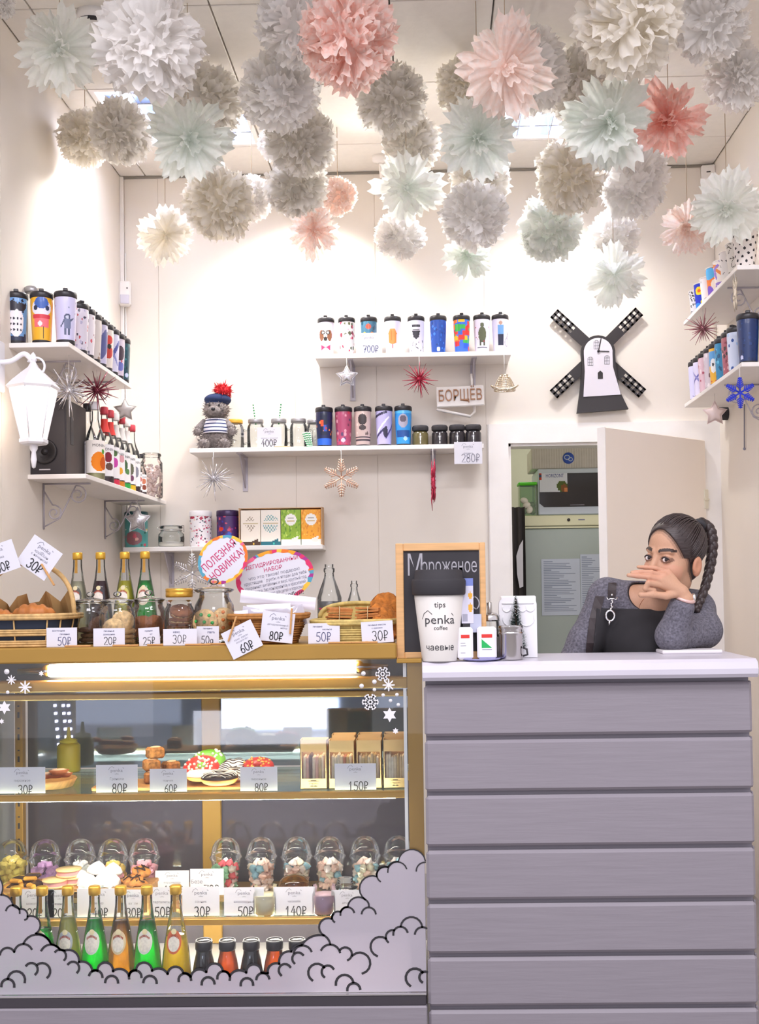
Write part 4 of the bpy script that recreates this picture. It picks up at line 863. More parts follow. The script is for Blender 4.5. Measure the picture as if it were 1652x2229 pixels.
part('housing', MB().lathe([(.0, -.055), (.03, -.055), (.045, -.04), (.058, -.03), (.06, 0)], 24), WHITE, t); part('vent', MB().lathe([(.0465, -.041), (.0575, -.031)], 24, cap=False), BLACKM, t, (0, 0, -.0012))
# cable down the back corner
tagit(obj('wall_cable', MB().tube([(XL+.024, YB-.005, 2.9), (XL+.024, YB-.005, 1.2)], .0035, 6).mesh('wall_cable', WHITE)), 'thin white cable running down the left back corner', 'cable')
q = P(1620, 930, 4.7); tagit(obj('dark_cable', MB().tube([PX(1620, 880, XR-.006), PX(1620, 975, XR-.006)], .0025, 6).ell(PX(1620, 977, XR-.006), .006, 8, 6).mesh('dark_cable', INKG)), 'thin dark cable hanging down the right wall', 'cable')
t = thing('wall_spot_lamp', 'small black round fitting on the back wall under the right shelves', 'wall fitting', (P(1571, 890, 4.95)[0], 4.95, P(1571, 900, 4.95)[2]))
part('body', MB().tube([(-.03, 0, 0), (.06, .0, 0)], [.03, .03], 18), BLACKM, t); part('ring', MB().tube([(-.032, 0, 0), (-.024, 0, 0)], .033, 18), WHITE, t)

# ------------------------------------------------------------------ windmill clock
wy = YB-.03; w0 = P(1301, 768, wy); px = 1/S(wy)
t = thing('windmill_clock', 'black and white windmill-shaped wall clock with four sails', 'clock', (w0[0], wy, w0[2]))
def lp(u, v): a = P(u, v, wy); return (float(a[0]-w0[0]), float(a[2]-w0[2]))
CLK = mat('clock_black', '302c2e', .5); CLW = mat('clock_white', 'dedae4', .5)
for (u, v) in ((1206, 681), (1392, 677), (1205, 858), (1399, 856)):
    e = np.array(lp(u, v)); L = float(np.hypot(*e)); a = math.atan2(e[1], e[0]); W = 24*px; mb = MB(); th = .006
    r0 = .055; rows = [(L-7*px-k*14.2*px-7*px, L-7*px-k*14.2*px) for k in range(4)]
    edges = [L]+[z for r in rows for z in (r[1], r[0])]+[r0]
    cols = [(-W/2, -W/2+4*px), (-1.6*px, 1.6*px), (W/2-4*px, W/2)]
    for c0, c1_ in cols: mb.box(rows[-1][0], 0, c0, L, th, c1_)
    for k in range(0, len(edges), 2): mb.box(edges[k+1], 0, -W/2, edges[k], th, W/2)
    part('sail', mb, CLK, t, (0, .004, 0), (0, -a, 0))
arch = arc3(lp(1264, 772), lp(1301, 731), lp(1338, 772), 14)
out = [lp(1255, 900)]+[lp(1262, 850), lp(1266, 800)]+arch+[lp(1340, 800), lp(1347, 850), lp(1367, 891)]
part('tower', MB().prism(out[::-1], -.012, .012), CLK, t)
arch = arc3(lp(1270, 772), lp(1301, 737), lp(1332, 772), 14)
fc = part('face', MB().prism(([lp(1269, 865), lp(1272, 810)]+arch+[lp(1333, 800), lp(1350, 860)])[::-1], -.015, -.012), CLW, t)
wn = MB()
for u, v in ((1297, 752), (1284, 788), (1320, 785)):
    c0 = lp(u, v); ww, hh = 5.5*px, 9*px
    for k in range(4): x = c0[0]-ww+2*ww*k/3; wn.ribbon([(x, c0[1]-hh), (x, c0[1]+hh*(.7 if k in (0, 3) else 1))], .0018, None, -.0156)
    for k in range(3): z = c0[1]-hh+hh*.75*k; wn.ribbon([(c0[0]-ww, z), (c0[0]+ww, z)], .0018, None, -.0156)
    wn.ribbon(arc3((c0[0]-ww, c0[1]+hh*.7), (c0[0], c0[1]+hh*1.05), (c0[0]+ww, c0[1]+hh*.7), 6), .0018, None, -.0156)
part('window_print', wn, mat('grey_print', '707078', .6), fc)
d0 = lp(1305, 817); part('door_print', MB().prism([(d0[0]-5*px, d0[1]-9*px), (d0[0]+6*px, d0[1]-9*px), (d0[0]+6*px, d0[1]+4*px), (d0[0]+.5*px, d0[1]+9*px), (d0[0]-5*px, d0[1]+4*px)], -.0165, -.015), CLK, fc)
hc = lp(1301, 766)
part('hand', MB().ribbon([hc, lp(1307, 738)], .004, None, -.018), CLK, t); part('hand', MB().ribbon([hc, lp(1324, 767)], .005, None, -.0175), CLK, t); part('hub', MB().tube([(hc[0], -.02, hc[1]), (hc[0], -.015, hc[1])], .006, 12), CLK, t)

# ------------------------------------------------------------------ hanging ornaments
G = 'hanging ornaments'
def orn(kind, label, u, v, v0, r, Y, m, rot=0.):
    c = P(u, v, Y); top = P(u, v0, Y); rr = r/S(Y)
    t = thing('hanging_'+kind, label, 'ornament', c, 0, G)
    part('thread', MB().tube([(0, 0, rr*.4 if kind != 'bell' else rr*.6), (0, 0, top[2]-c[2])], .0012, 4), THREAD, t); mb = MB(); rs = random.Random(int(u))
    if kind == 'burst':
        for i in range(46):
            z = 1-2*(i+.5)/46; a = i*2.39996; s_ = math.sqrt(1-z*z); L = rr*rs.uniform(.55, 1.1); d = np.array([s_*math.cos(a), s_*math.sin(a), z])*L; mb.tube([(0, 0, 0), d*.5, d], [.0022, .0022, .0008], 4)
        part('spikes', mb, m, t); part('core', MB().ell((0, 0, 0), rr*.14, 10, 8), m, t)
    elif kind == 'icicle':
        for i in range(34):
            z = 1-2*(i+.5)/34; a = i*2.39996; d = np.array([.14*math.cos(a), .14*math.sin(a), z*1.0])*rr*rs.uniform(.7, 1.05); mb.tube([(0, 0, 0), d*.6+np.array([0, 0, 0]), d*np.array([.4, .4, 1])], [.002, .003, .001], 4)
        part('spikes', mb, m, t); part('core', MB().ell((0, 0, 0), (rr*.08, rr*.08, rr*.3), 10, 8), m, t)
    elif kind == 'star':
        o2 = [((rr if i % 2 == 0 else rr*.52)*math.cos(PI/2+i*PI/5), (rr if i % 2 == 0 else rr*.52)*math.sin(PI/2+i*PI/5)) for i in range(10)]; dp = rr*.35
        vs = [(x, 0, z) for x, z in o2]+[(x*.55, -dp*.7, z*.55) for x, z in o2]+[(0, -dp, 0)]+[(x*.55, dp*.7, z*.55) for x, z in o2]+[(0, dp, 0)]; fs = []
        for i in range(10):
            j = (i+1) % 10; fs += [(j, i, 10+i, 10+j), (10+j, 10+i, 20), (i, j, 21+j, 21+i), (21+i, 21+j, 31)]
        part('body', MB().add(vs, fs, True), m, t); part('rim', MB().tube([(x, 0, z) for x, z in o2], .002, 5, closed=True), m, t)
    elif kind == 'snowflake':
        for k in range(6):
            a = PI/2+k*PI/3; c_, q_ = math.cos(a), math.sin(a); mb.tube([(0, 0, 0), (rr*c_, 0, rr*q_)], .0032, 5)
            for b in range(5):
                tt = .3+.14*b
                for sg in (-1, 1): l_ = rr*.3*(1-.12*b); mb.tube([(rr*tt*c_, 0, rr*tt*q_), (rr*tt*c_+l_*math.cos(a+sg*.85), 0, rr*tt*q_+l_*math.sin(a+sg*.85))], .0024, 5)
        part('crystal', mb, m, t); part('centre', MB().ell((0, 0, 0), (rr*.1, .004, rr*.1), 8, 6), m, t)
    elif kind == 'bell':
        for k in range(9):
            f_ = k/8; mb.tube([(rr*(.3+.55*math.sin(f_*1.5))*math.cos(a), rr*(.3+.55*math.sin(f_*1.5))*.5*math.sin(a), rr*(.7-1.3*f_)) for a in np.linspace(0, 2*PI, 16)[:-1]], .002, 5, closed=True)
        for k in range(10): a = 2*PI*k/10; mb.tube([(rr*(.3+.55*math.sin(f_*1.5))*math.cos(a), rr*(.3+.55*math.sin(f_*1.5))*.5*math.sin(a), rr*(.7-1.3*f_)) for f_ in np.linspace(0, 1, 7)], .002, 5)
        part('wire_body', mb, m, t); part('brim', MB().tube([(rr*1.1*math.cos(a), rr*.5*math.sin(a), -rr*.35+.2*rr*math.cos(2*a)) for a in np.linspace(0, 2*PI, 20)[:-1]], .003, 5, closed=True), m, t)
    if rot: t.rotation_euler = (0, 0, rot)
    return t
SG_ = mat('silver_gold', 'd8c8b0', .25, .8, var=.2, scale=120); ROSE = mat('rose_gold', 'e0b8a0', .3, .6, var=.2, scale=150); PINKM = mat('pink_glitter', 'b88088', .35, .4, var=.25, scale=150)
YS = YB-.205
orn('burst', 'silver spiky burst hanging beside the lantern', 150, 850, 755, 62, 3.86, SILVER); orn('burst', 'dark red spiky burst hanging over the syrup bottles', 211, 850, 790, 52, 4.12, mat('wine_glitter', '8a3a4a', .3, .4, var=.3, scale=200))
orn('star', 'grey padded star hanging among the syrup bottle necks', 272, 893, 830, 26, 4.45, mat('grey_satin', 'c8c2be', .5)); orn('star', 'silver padded star hanging before the teal tin', 299, 1133, 1072, 30, 4.7, SILVER)
orn('star', 'silver padded star under the upper back shelf', 755, 820, 776, 25, YS, SILVER); orn('burst', 'pink-red spiky burst under the upper back shelf', 913, 826, 776, 42, YS, REDG)
orn('bell', 'gilded wire bell at the right end of the upper back shelf', 1098, 835, 772, 27, YS, SG_); orn('burst', 'big silver spiky snow burst under the middle shelf left end', 465, 1042, 975, 50, YS, SILVER)
orn('snowflake', 'rose gold glitter snowflake under the middle shelf', 743, 1040, 975, 42, YS, ROSE); orn('icicle', 'dark red glitter icicle under the middle shelf right end', 943, 1052, 968, 62, YS, REDG)
orn('burst', 'pink spiky burst under the upper right shelf', 1530, 715, 660, 42, 4.62, PINKM); orn('icicle', 'beige glitter icicle hanging from the near end of the upper right shelf', 1600, 637, 585, 50, 4.1, mat('beige_glitter', 'd0c4b0', .4, .4, var=.2, scale=150))
orn('star', 'pale pink padded star under the lower right shelf', 1556, 900, 850, 28, 4.55, mat('pink_satin', 'ecd8d4', .4)); orn('snowflake', 'cobalt blue felt snowflake under the near end of the lower right shelf', 1611, 855, 800, 34, 4.02, mat('cobalt_felt', '2a3cc8', .8))
orn('snowflake', 'white beaded snowflake hanging behind the oval sign', 418, 1248, 1195, 44, YB-.2, SILVER)
# wooden name sign on the shelf bracket
sy = YB-.1; q = P(1002, 862, sy); t = thing('name_sign', 'white block sign with wooden letters hanging under the upper shelf', 'sign', (q[0], sy, q[2]))
w2, h2 = 52/S(sy), 22/S(sy); part('block', bx(-w2, 0, -h2, w2, .03, h2, b=.003), WHITE, t).rotation_euler = (0, -.03, 0)
lt = MB().text('БОРЩЁВ', 34/S(sy), 0, -10/S(sy), 0, maxw=94/S(sy)); L3 = lt.mesh('lettering', mat('brown_wood_letters', 'a87c5c', .6)); o = part('lettering', L3, None, t, (0, -.008, 0), (0, -.03, 0)); md = o.modifiers.new('thickness', 'SOLIDIFY'); md.thickness = .007; md.offset = -1
part('hook', MB().tube([(w2*.5, .02, h2), (w2*.5, .03, h2+.06)], .006, 8).tube([(-w2, .02, -h2-.01), (w2*.4, .02, -h2-.045), (w2*.6, .05, -h2-.02), (w2*.6, .07, h2*.5)], .007, 8), WHITE, t)
# ------------------------------------------------------------------ price tags
TN = 'price tags'
_pin = MB().box(-.036, -.0045, 0, .036, -.0005, .0045, b=.001).box(-.036, .0005, 0, .036, .0045, .0045, b=.001).tube([(.006, 0, -.0005), (.006, 0, .005)], .0042, 8).mesh('clothespin', PIN)
def logo(mb, x, z, h):
    mb.text('penka', h, x, z, -.0006, sx=1.1); mb.ribbon([(x-h*1.75, z+h*.45), (x-h*1.45, z+h*.95), (x-h*1.0, z+h*1.2), (x-h*.6, z+h*.85)], h*.09, None, -.0006); mb.ribbon([(x+h*1.3, z+h*.9), (x+h*1.5, z+h*.75)], h*.1, None, -.0006); mb.text('coffee', h*.36, x, z-h*.52, -.0006); return mb
def price_tag(label, u0, v0, u1, v1, Y, price, words=(), lg=False, tilt=0., pin=None, ink=INK, fs=.36, zfloor=None, lean=0., ph=.06, px_=.5, cat='price tag', group=TN, wd=None):
    c = P((u0+u1)/2, v1, Y); w_, h = (u1-u0)/S(Y), (v1-v0)/S(Y); z = zfloor if zfloor is not None else c[2]
    t = thing('price_tag', label, cat, (c[0], Y, z), 0, group); R = roty(-tilt)
    def fn(x, zz, y=0.): p = R @ np.array([x, 0, zz-h/2]); zc_ = p[2]+h/2; return (p[0], y+lean*zc_, zc_+.0006)
    out = [(-w_/2, 0), (w_/2, 0), (w_/2, h), (-w_/2, h)]
    k = part('card', MB().prism(out, 0, .0007, lambda x, y, z_: fn(x, z_, y)), PAPER, t)
    mb = MB(); f2 = lambda x, zz: fn(x, zz, -.0006)
    if lg:
        l_ = logo(MB(), 0, h*.74, h*.17); mb.add([f2(p[0], p[2]) for p in l_.v], l_.f, False)
    for (tx, sz, zr, xo) in words: mb.text(tx, h*sz, w_*xo, h*zr, fn=f2)
    part('printing', mb, INKG if lg else INKB, k) if mb.f else None
    if price: part('handwriting', hand(MB(), price, w_*(px_-.5), h*ph, h*fs, wd or h*.035, f2), ink, k)
    if pin == 'base': part('clothespin', _pin, None, t, (w_*.55, -.008, .0005))
    elif pin == 'base_left': part('clothespin', _pin, None, t, (-w_*.4, -.006, .0005))
    elif pin: part('clothespin', _pin, None, t, fn(pin[0]*w_, pin[1]*h, -.002), (0, -pin[2], 0))
    return t
def word(s, z, sz=.1, x=0.): return (s, sz, z, x)
ZT = zTop
W = word
price_tag('price tag 50 standing before the left wicker basket', 101, 1364, 168, 1406, 3.07, '50P', [W('восточное', .8, .13, -.1), W('печенье', .62, .13, .1)], pin='base', ink=INKB, fs=.44, zfloor=ZT, px_=.6, ph=.08)
price_tag('price tag 20 standing before the jar of pale cookies', 203, 1367, 272, 1406, 3.075, '20P', [W('печенье', .8, .15), W('домашнее', .62, .13)], pin='base', fs=.44, zfloor=ZT, px_=.55, ph=.08)
price_tag('narrow price tag 25 before the jar of brown cookies', 302, 1365, 348, 1404, 3.085, '25P', [W('пряник', .78, .13), W('шт', .6, .12, .1)], pin='base', fs=.42, zfloor=ZT, tilt=.06)
price_tag('price tag 30 before the gold-lidded jar', 355, 1367, 429, 1403, 3.07, '30P', [W('кекс', .75, .2, -.1)], pin='base', fs=.52, zfloor=ZT, ph=.12)
price_tag('price tag for fifty grams before the jar of candy cookies', 428, 1362, 477, 1402, 3.09, '50g', [W('печенье', .84, .13), W('M&Ms', .62, .16, .15)], pin='base', fs=.42, zfloor=ZT)
price_tag('price tag 60 clipped askew on the brown basket and hanging over the edge', 491, 1361, 563, 1424, 3.028, '60P', [W('сухофрукты', .55, .09), W('ассорти 50 г', .45, .08)], lg=True, tilt=.45, pin=(-.1, .95, 1.25), ink=INK, fs=.3, px_=.55)
price_tag('grey price tag 80 clipped to the front of the brown basket', 569, 1333, 640, 1398, 3.055, '80P', [W('дегидрированный', .55, .08), W('набор', .46, .08, .2)], lg=True, tilt=-.12, pin=(.42, .75, 1.5), fs=.28, px_=.5)
price_tag('price tag 50 before the wicker tray of biscuits', 671, 1360, 740, 1404, 3.07, '50P', [W('печенье', .8, .12, -.2), W('овсяное', .66, .12, .1)], pin='base', ink=INKB, fs=.46, zfloor=ZT, ph=.1)
price_tag('price tag 30 before the orange biscuits at the chalkboard', 787, 1357, 856, 1404, 3.065, '30P', [W('печенье мюсли', .8, .11), W('с орехами', .66, .1)], pin='base_left', fs=.46, zfloor=ZT, tilt=.05, px_=.6, ph=.1)
price_tag('price tag 30 clipped on the wicker basket handle', 48, 1178, 124, 1250, 3.13, '30P', [W('круассан', .58, .11), W('с начинкой', .46, .11)], lg=True, tilt=-.62, pin=(.5, .25, 2.1), fs=.3, px_=.55)
price_tag('price tag cut by the left picture edge on the wicker basket handle', -42, 1184, 38, 1250, 3.12, '50P', [W('слойка', .5, .11)], lg=True, tilt=.32, fs=.3, px_=.55)
price_tag('price tag 700 on the upper back shelf before the tumblers', 775, 722, 832, 770, YB-.16, '700P', [], lg=True, pin='base', fs=.32, zfloor=ZB1, px_=.58, ph=.1, ink=INKB)
price_tag('price tag 400 on the middle back shelf before the glass mugs', 560, 928, 613, 973, YB-.165, '400P', [W('кружка с крышкой', .44, .09)], lg=True, pin='base', fs=.34, zfloor=ZB2, px_=.5, ph=.06)
price_tag('price tag 280 hanging from the end of the middle back shelf', 989, 962, 1050, 1010, YB-.195, '280P', [W('варенье', .46, .1)], lg=True, fs=.38, px_=.6, ph=.08, ink=INKG)
IY = 3.105
for a in (('price tag 30 by the wooden plate at the left of the top case shelf', -2, 1670, 99, 1727, '30P', 'пирожное'), ('white price tag for granola at 80 on the top case shelf', 209, 1667, 300, 1727, '80P', 'Гранола'), ('price tag 60 between granola and donuts', 326, 1677, 407, 1727, '60P', 'пончик'), ('price tag 80 right of the donuts', 523, 1675, 604, 1727, '80P', 'пирожное'), ('price tag 150 leaning on the sandwich boxes', 729, 1670, 819, 1727, '150P', '')):
    price_tag(a[0], a[1], a[2], a[3], a[4], IY, a[5], [W(a[6], .45, .13)] if a[6] else [], lg=True, fs=.34, zfloor=Z1, px_=.58, ph=-.02)
for a in (('price tag behind the two leftmost green bottles', 28, 1940, 118, '20P', 'шоколад'), ('price tag 20 behind the pale lemonade bottle', 98, 1942, 160, '20P', 'печенье'), ('price tag behind the green and amber bottles', 168, 1940, 262, '40P', 'зефир'), ('price tag left of the middle green bottle', 268, 1943, 312, '30P', 'вафли'), ('price tag 50 right of the middle green bottle', 332, 1938, 374, '50P', 'тарталетка'), ('price tag 30 right of the yellow bottle', 397, 1938, 478, '30P', 'сочник'), ('price tag 50 left of the cheesecake tag', 488, 1940, 575, '50P', 'шоколадный'), ('price tag 140 for cheesecake', 596, 1940, 686, '140P', 'чизкейк'), ('price tag half hidden by the frosted clouds', 722, 1948, 790, '90P', 'десерт')):
    price_tag(a[0], a[1], a[2], a[3], 2001, SY2+.03, a[4], [W(a[5], .45, .12)], lg=True, fs=.34, zfloor=Z2, px_=.55, ph=-.02)
zr_ = Z2c
price_tag('price tag 120 between the marshmallow cups', 338, 1873, 412, 1926, 3.385, '120P', [W('маршмеллоу', .48, .11)], lg=True, fs=.36, zfloor=zr_, px_=.55, ph=.03)
price_tag('price tag for meringue at 70 beside the red and green cup', 414, 1869, 487, 1926, 3.38, '70P', [W('Безе', .45, .2, -.3)], lg=True, fs=.36, zfloor=zr_, px_=.65, ph=.03)

# ------------------------------------------------------------------ bottles of lemonade
G = 'lemonade bottles'
GCAP = mat('gold_cap', 'd4a63c', .3, .6)
def bottle(loc, h, liq, lab, lvl, label, group, ring='d8c8b0', bc=None):
    t = thing('lemonade_bottle', label, 'bottle', loc, 0, group); k = h/.28
    pr = [(0, 0), (.036*k, 0), (.04*k, .006*k), (.0395*k, .05*k), (.034*k, .11*k), (.025*k, .165*k), (.0175*k, .205*k), (.014*k, .235*k), (.0135*k, .262*k)]
    part('glass', MB().lathe(pr, 24, cap=False), bc or GLS, t)
    zs = [p[1] for p in pr[1:]]; rs_ = [p[0] for p in pr[1:]]; rf = lambda z: float(np.interp(z, zs, rs_))
    ll = [(0, .005*k)]+[(rf(z*k)*.93, z*k) for z in (.005, .01, .05, .08, .11, .14, .165, .19, .21) if z < lvl]+[(rf(lvl*k)*.93, lvl*k), (0, lvl*k)]
    part('drink', MB().lathe(ll, 20, cap=False), liq, t)
    part('cap', MB().lathe([(.0145*k, .258*k), (.0155*k, .262*k), (.0155*k, .278*k), (.013*k, .281*k), (0, .281*k)], 18), GCAP, t)
    part('neck_strip', MB().add([(rf(z)*math.sin(a)+0, -rf(z)*math.cos(a)-.0006, z) for z in (.215*k, .235*k, .262*k) for a in (-.3, .3)], [(0, 1, 3, 2), (2, 3, 5, 4)], False), mat('gold_strip', 'b88a3c', .4, .4), t)
    def dec(cz, rx, rz_, e):
        vs = []; fs = []
        for i in range(5):
            for j in range(20):
                a = 2*PI*j/20; x, z = rx*i/4*math.cos(a), cz+rz_*i/4*math.sin(a); r = rf(z)+e; th = x/r; vs.append((r*math.sin(th), -r*math.cos(th), z))
        for i in range(4):
            for j in range(20): j2 = (j+1) % 20; fs.append((i*20+j, (i+1)*20+j, (i+1)*20+j2, i*20+j2))
        return MB().add(vs, fs)
    lb = part('label', dec(.142*k, .021*k, .03*k, .0006), mat('label_'+ring, ring, .6), t)
    part('label_oval', dec(.138*k, .0155*k, .02*k, .001), mat('label_cream', lab, .6, var=.12, scale=160), lb)
    part('label_crest', dec(.168*k, .007*k, .007*k, .0013), mat('crest_cream', 'e0d4a8', .6), lb)
    band = MB()
    for i in range(8):
        a0 = -.014*k+i*.0035*k; cz = .152*k+.006*k*(1-((i-3.5)/3.5)**2)
        for x in (a0,): r = rf(cz)+.0016; band.add([(r*math.sin(xx/r), -r*math.cos(xx/r), zz) for xx, zz in ((x, cz-.003*k), (x+.0026*k, cz-.003*k), (x+.0026*k, cz+.003*k), (x, cz+.003*k))], [(0, 1, 2, 3)], False)
    part('label_letters', band, mat('label_red', 'b0523c', .6), lb); return t
GREEN = sheet('green_drink', '10b040', '30f070', .6, .4, 1); LEM = sheet('lemon_drink', 'ecea84', 'f8f49a', .55, .0, 1); AMB = sheet('amber_drink', 'c08a2c', 'f4c860', .5, .6, 1); YEL = sheet('yellow_drink', 'ffdc20', 'ffe838', .6, .15, 1); CLR = sheet('pale_drink', 'd8d4b8', 'eceacc', .4, .4, 1); DRK = sheet('dark_drink', '4a1c28', '6a2430', .5, .1, 1); OLV = sheet('citrus_drink', 'd0c818', 'e0da28', .5, .1, 1)
G1 = 'lemonade bottles in the display case'; BY = 3.125
for u, lq, lv, lb, rg in ((35, GREEN, .19, 'green lemonade bottle cut off by the frosted clouds, leftmost in the case', 'dcdcd4'), (92, GREEN, .17, 'green lemonade bottle, second from the left in the case', 'dcdcd4'), (148, LEM, .2, 'cloudy yellow-green lemonade bottle in the case', 'a8acb4'), (206, GREEN, .195, 'green lemonade bottle between the cloudy and the amber one', 'dcdcd4'), (263, AMB, .19, 'amber lemonade bottle between two green ones', 'd8c4a0'), (320, GREEN, .19, 'green lemonade bottle next to the bright yellow one', 'dcdcd4'), (383, YEL, .15, 'bright yellow lemonade bottle with orange label, rightmost in the case', 'c8643c')):
    bottle((P(u, 2000, BY)[0], BY, Z3), .302, lq, 'e8e0d4', lv, lb, G1, rg)
G1 = 'lemonade bottles on top of the case'
for u, lq, lb, rg in ((169, CLR, 'pale lemonade bottle on the case top, leftmost of four', '5a5850'), (219, DRK, 'dark red lemonade bottle on the case top', '3c3840'), (272, OLV, 'yellow lemonade bottle on the case top behind the pale cookies', 'c8c060'), (316, GREEN, 'green lemonade bottle on the case top, rightmost of four', 'd8ccb0')):
    Yb = 3.42; z = ZT; bottle((P(u, 1250, Yb)[0], Yb, z), .277, lq, 'e8dcc0', .19, lb, G1, rg)

# ------------------------------------------------------------------ small honey jars low in the case
G1 = 'small preserve jars in the case'
HON = sheet('honey', 'c86a20', 'f49a38', .5, .4, 1); DJ = mat('dark_preserve', '2e2a2c', .12)
for u, m_, lb in ((444, DJ, 'dark preserve jar right of the yellow bottle'), (495, HON, 'amber preserve jar between two dark ones'), (547, DJ, 'dark preserve jar between two amber ones'), (598, HON, 'amber preserve jar beside the cloud film'), (647, DJ, 'dark preserve jar half hidden by the cloud film')):
    t = thing('preserve_jar', lb, 'jar', (P(u, 2080, 3.125)[0], 3.125, Z3), 0, G1); t.scale = (.93, .93, 1.13)
    part('contents', MB().lathe([(0, .002), (.03, .002), (.035, .01), (.0345, .05), (.028, .08), (.0225, .1), (.0215, .112)], 24), m_, t)
    part('glass', MB().lathe([(0, 0), (.032, 0), (.0365, .008), (.036, .05), (.0295, .081), (.024, .1), (.0235, .115)], 24, cap=False), GLS, t)
    l_ = part('lid', MB().lathe([(.0245, .108), (.026, .111), (.026, .128), (.0245, .131), (0, .1305)], 24), BLACK, t)
    part('lid_ring', MB().tube([(.0235*math.cos(a*PI/12), .0235*math.sin(a*PI/12), .1315) for a in range(24)], .001, 5, closed=True), mat('white_print', 'd8d4d4', .5), l_)
    part('lid_mark', MB().add([(-.012, -.006, .1318), (-.008, -.009, .1318), (.0, .004, .1318), (.003, .009, .1318), (.012, .006, .1318), (.01, .011, .1318)], [(0, 1, 2), (1, 2, 3), (2, 4, 5)], False), MATS['white_print'], l_)

# ------------------------------------------------------------------ dome cups of marshmallow and meringue
CUPG = glass('cup_plastic', 'ffffff', .10, .75)
_cupw = MB().lathe([(0, .0), (.033, 0), (.0335, .004), (.046, .094), (.049, .096), (.05, .1)], 28, cap=False).mesh('cup_wall', CUPG)
_dome = MB().lathe([(.05, .098), (.051, .102), (.0465, .106), (.0455, .115), (.041, .135), (.032, .15), (.02, .158), (.012, .16)], 28, cap=False).lathe([(.012, .16), (.0115, .158)], 20, cap=False).mesh('dome_lid', CUPG)
def mm(c): return MB().box(-.0105, -.0105, -.009, .0105, .0105, .009, b=.004).mesh('marshmallow', mat('marsh_'+c, c, .8, var=.04, scale=60))
def mer(c):
    mb = MB(); vs = []; n = 20; lv = [(.0, -.009), (.0105, -.008), (.012, -.002), (.009, .005), (.0045, .011), (.0, .016)]
    for k, (r, z) in enumerate(lv):
        for i in range(n): a = 2*PI*i/n+k*.25; q = r*(1+.22*math.cos(a*5-k*1.25)); vs.append((q*math.cos(a), q*math.sin(a), z))
    return mb.add(vs, [(k*n+i, k*n+(i+1) % n, (k+1)*n+(i+1) % n, (k+1)*n+i) for k in range(len(lv)-1) for i in range(n)]).mesh('meringue', mat('mer_'+c, c, .75))
MM = {c: mm(c) for c in ('f2dc78', 'c89ad0', 'f0eef0', 'f0b0c0', 'eccc70')}; ME = {c: mer(c) for c in ('e0606c', 'a0d8b0', 'f4d0c4', 'f8e8e4', '9cc8dc', 'f0e4d0')}
def dome_cup(u, Y, z, label, group, meshes, pn, fill, layers=None, seed=1, cup_name='sweet_cup', v=1900):
    t = thing(cup_name, label, 'cup of sweets', (P(u, v, Y)[0], Y, z), 0, group)
    part('cup_wall', _cupw, None, t); part('dome_lid', _dome, None, t); rs = random.Random(seed); n = 0; k = 0; zz = .012
    while zz < fill:
        R_ = .033+.013*zz/.094-.0095; m_ = 7 if R_ < .026 else 8
        for i in range(m_):
            a = 2*PI*i/m_+k*.5+rs.uniform(-.2, .2); r_ = R_*rs.uniform(.8, .98); key = layers(zz, rs) if layers else rs.choice(meshes)
            o = part(pn, (MM if pn == 'marshmallow' else ME)[key], None, t, (r_*math.cos(a), r_*math.sin(a), zz+rs.uniform(-.003, .003)), tuple(rs.uniform(-.6, .6) if pn == 'marshmallow' else rs.uniform(-2.2, 2.2) for _ in range(3))); n += 1
        zz += .0185; k += 1
    for i in range(3): o = part(pn, (MM if pn == 'marshmallow' else ME)[rs.choice(meshes)], None, t, (.013*math.cos(i*2.1+seed), .013*math.sin(i*2.1+seed), zz-.004), tuple(rs.uniform(-.5, .5) for _ in range(3)))
CY = 3.445; G1 = 'cups of marshmallow in the case'
dome_cup(26, CY, Z2c, 'dome cup of yellow marshmallows', G1, ['f2dc78'], 'marshmallow', .09, seed=1); dome_cup(98, CY, Z2c, 'dome cup of violet marshmallows', G1, ['c89ad0'], 'marshmallow', .07, seed=2)
dome_cup(175, CY, Z2c, 'dome cup of white marshmallows', G1, ['f0eef0'], 'marshmallow', .075, seed=3); dome_cup(246, CY, Z2c, 'dome cup of pink, yellow and white marshmallows', G1, ['f0b0c0', 'eccc70'], 'marshmallow', .085, lambda z, r: 'f0eef0' if z < .03 else r.choice(['f0b0c0', 'eccc70']), 4)
dome_cup(314, CY, Z2c, 'dome cup of pink marshmallows', G1, ['f0b0c0'], 'marshmallow', .085, seed=5)
G1 = 'cups of meringue in the case'; PM = ['f4d0c4', 'f8e8e4', '9cc8dc', 'f0e4d0', 'f4d0c4']
dome_cup(492, CY, Z2c, 'dome cup of red and mint meringues', G1, ['e0606c', 'a0d8b0', 'f8e8e4'], 'meringue', .085, seed=6)
for u, lb, sd in ((569, 'dome cup of pastel meringues next to the red and mint cup', 7), (646, 'dome cup of peach and blue meringues above the cheesecake tag', 8), (718, 'dome cup of pastel meringues, third from the right', 9), (795, 'dome cup of pastel meringues, second from the right', 10), (868, 'dome cup of pastel meringues at the right end', 11)): dome_cup(u, CY, Z2c, lb, G1, PM, 'meringue', .085, seed=sd)

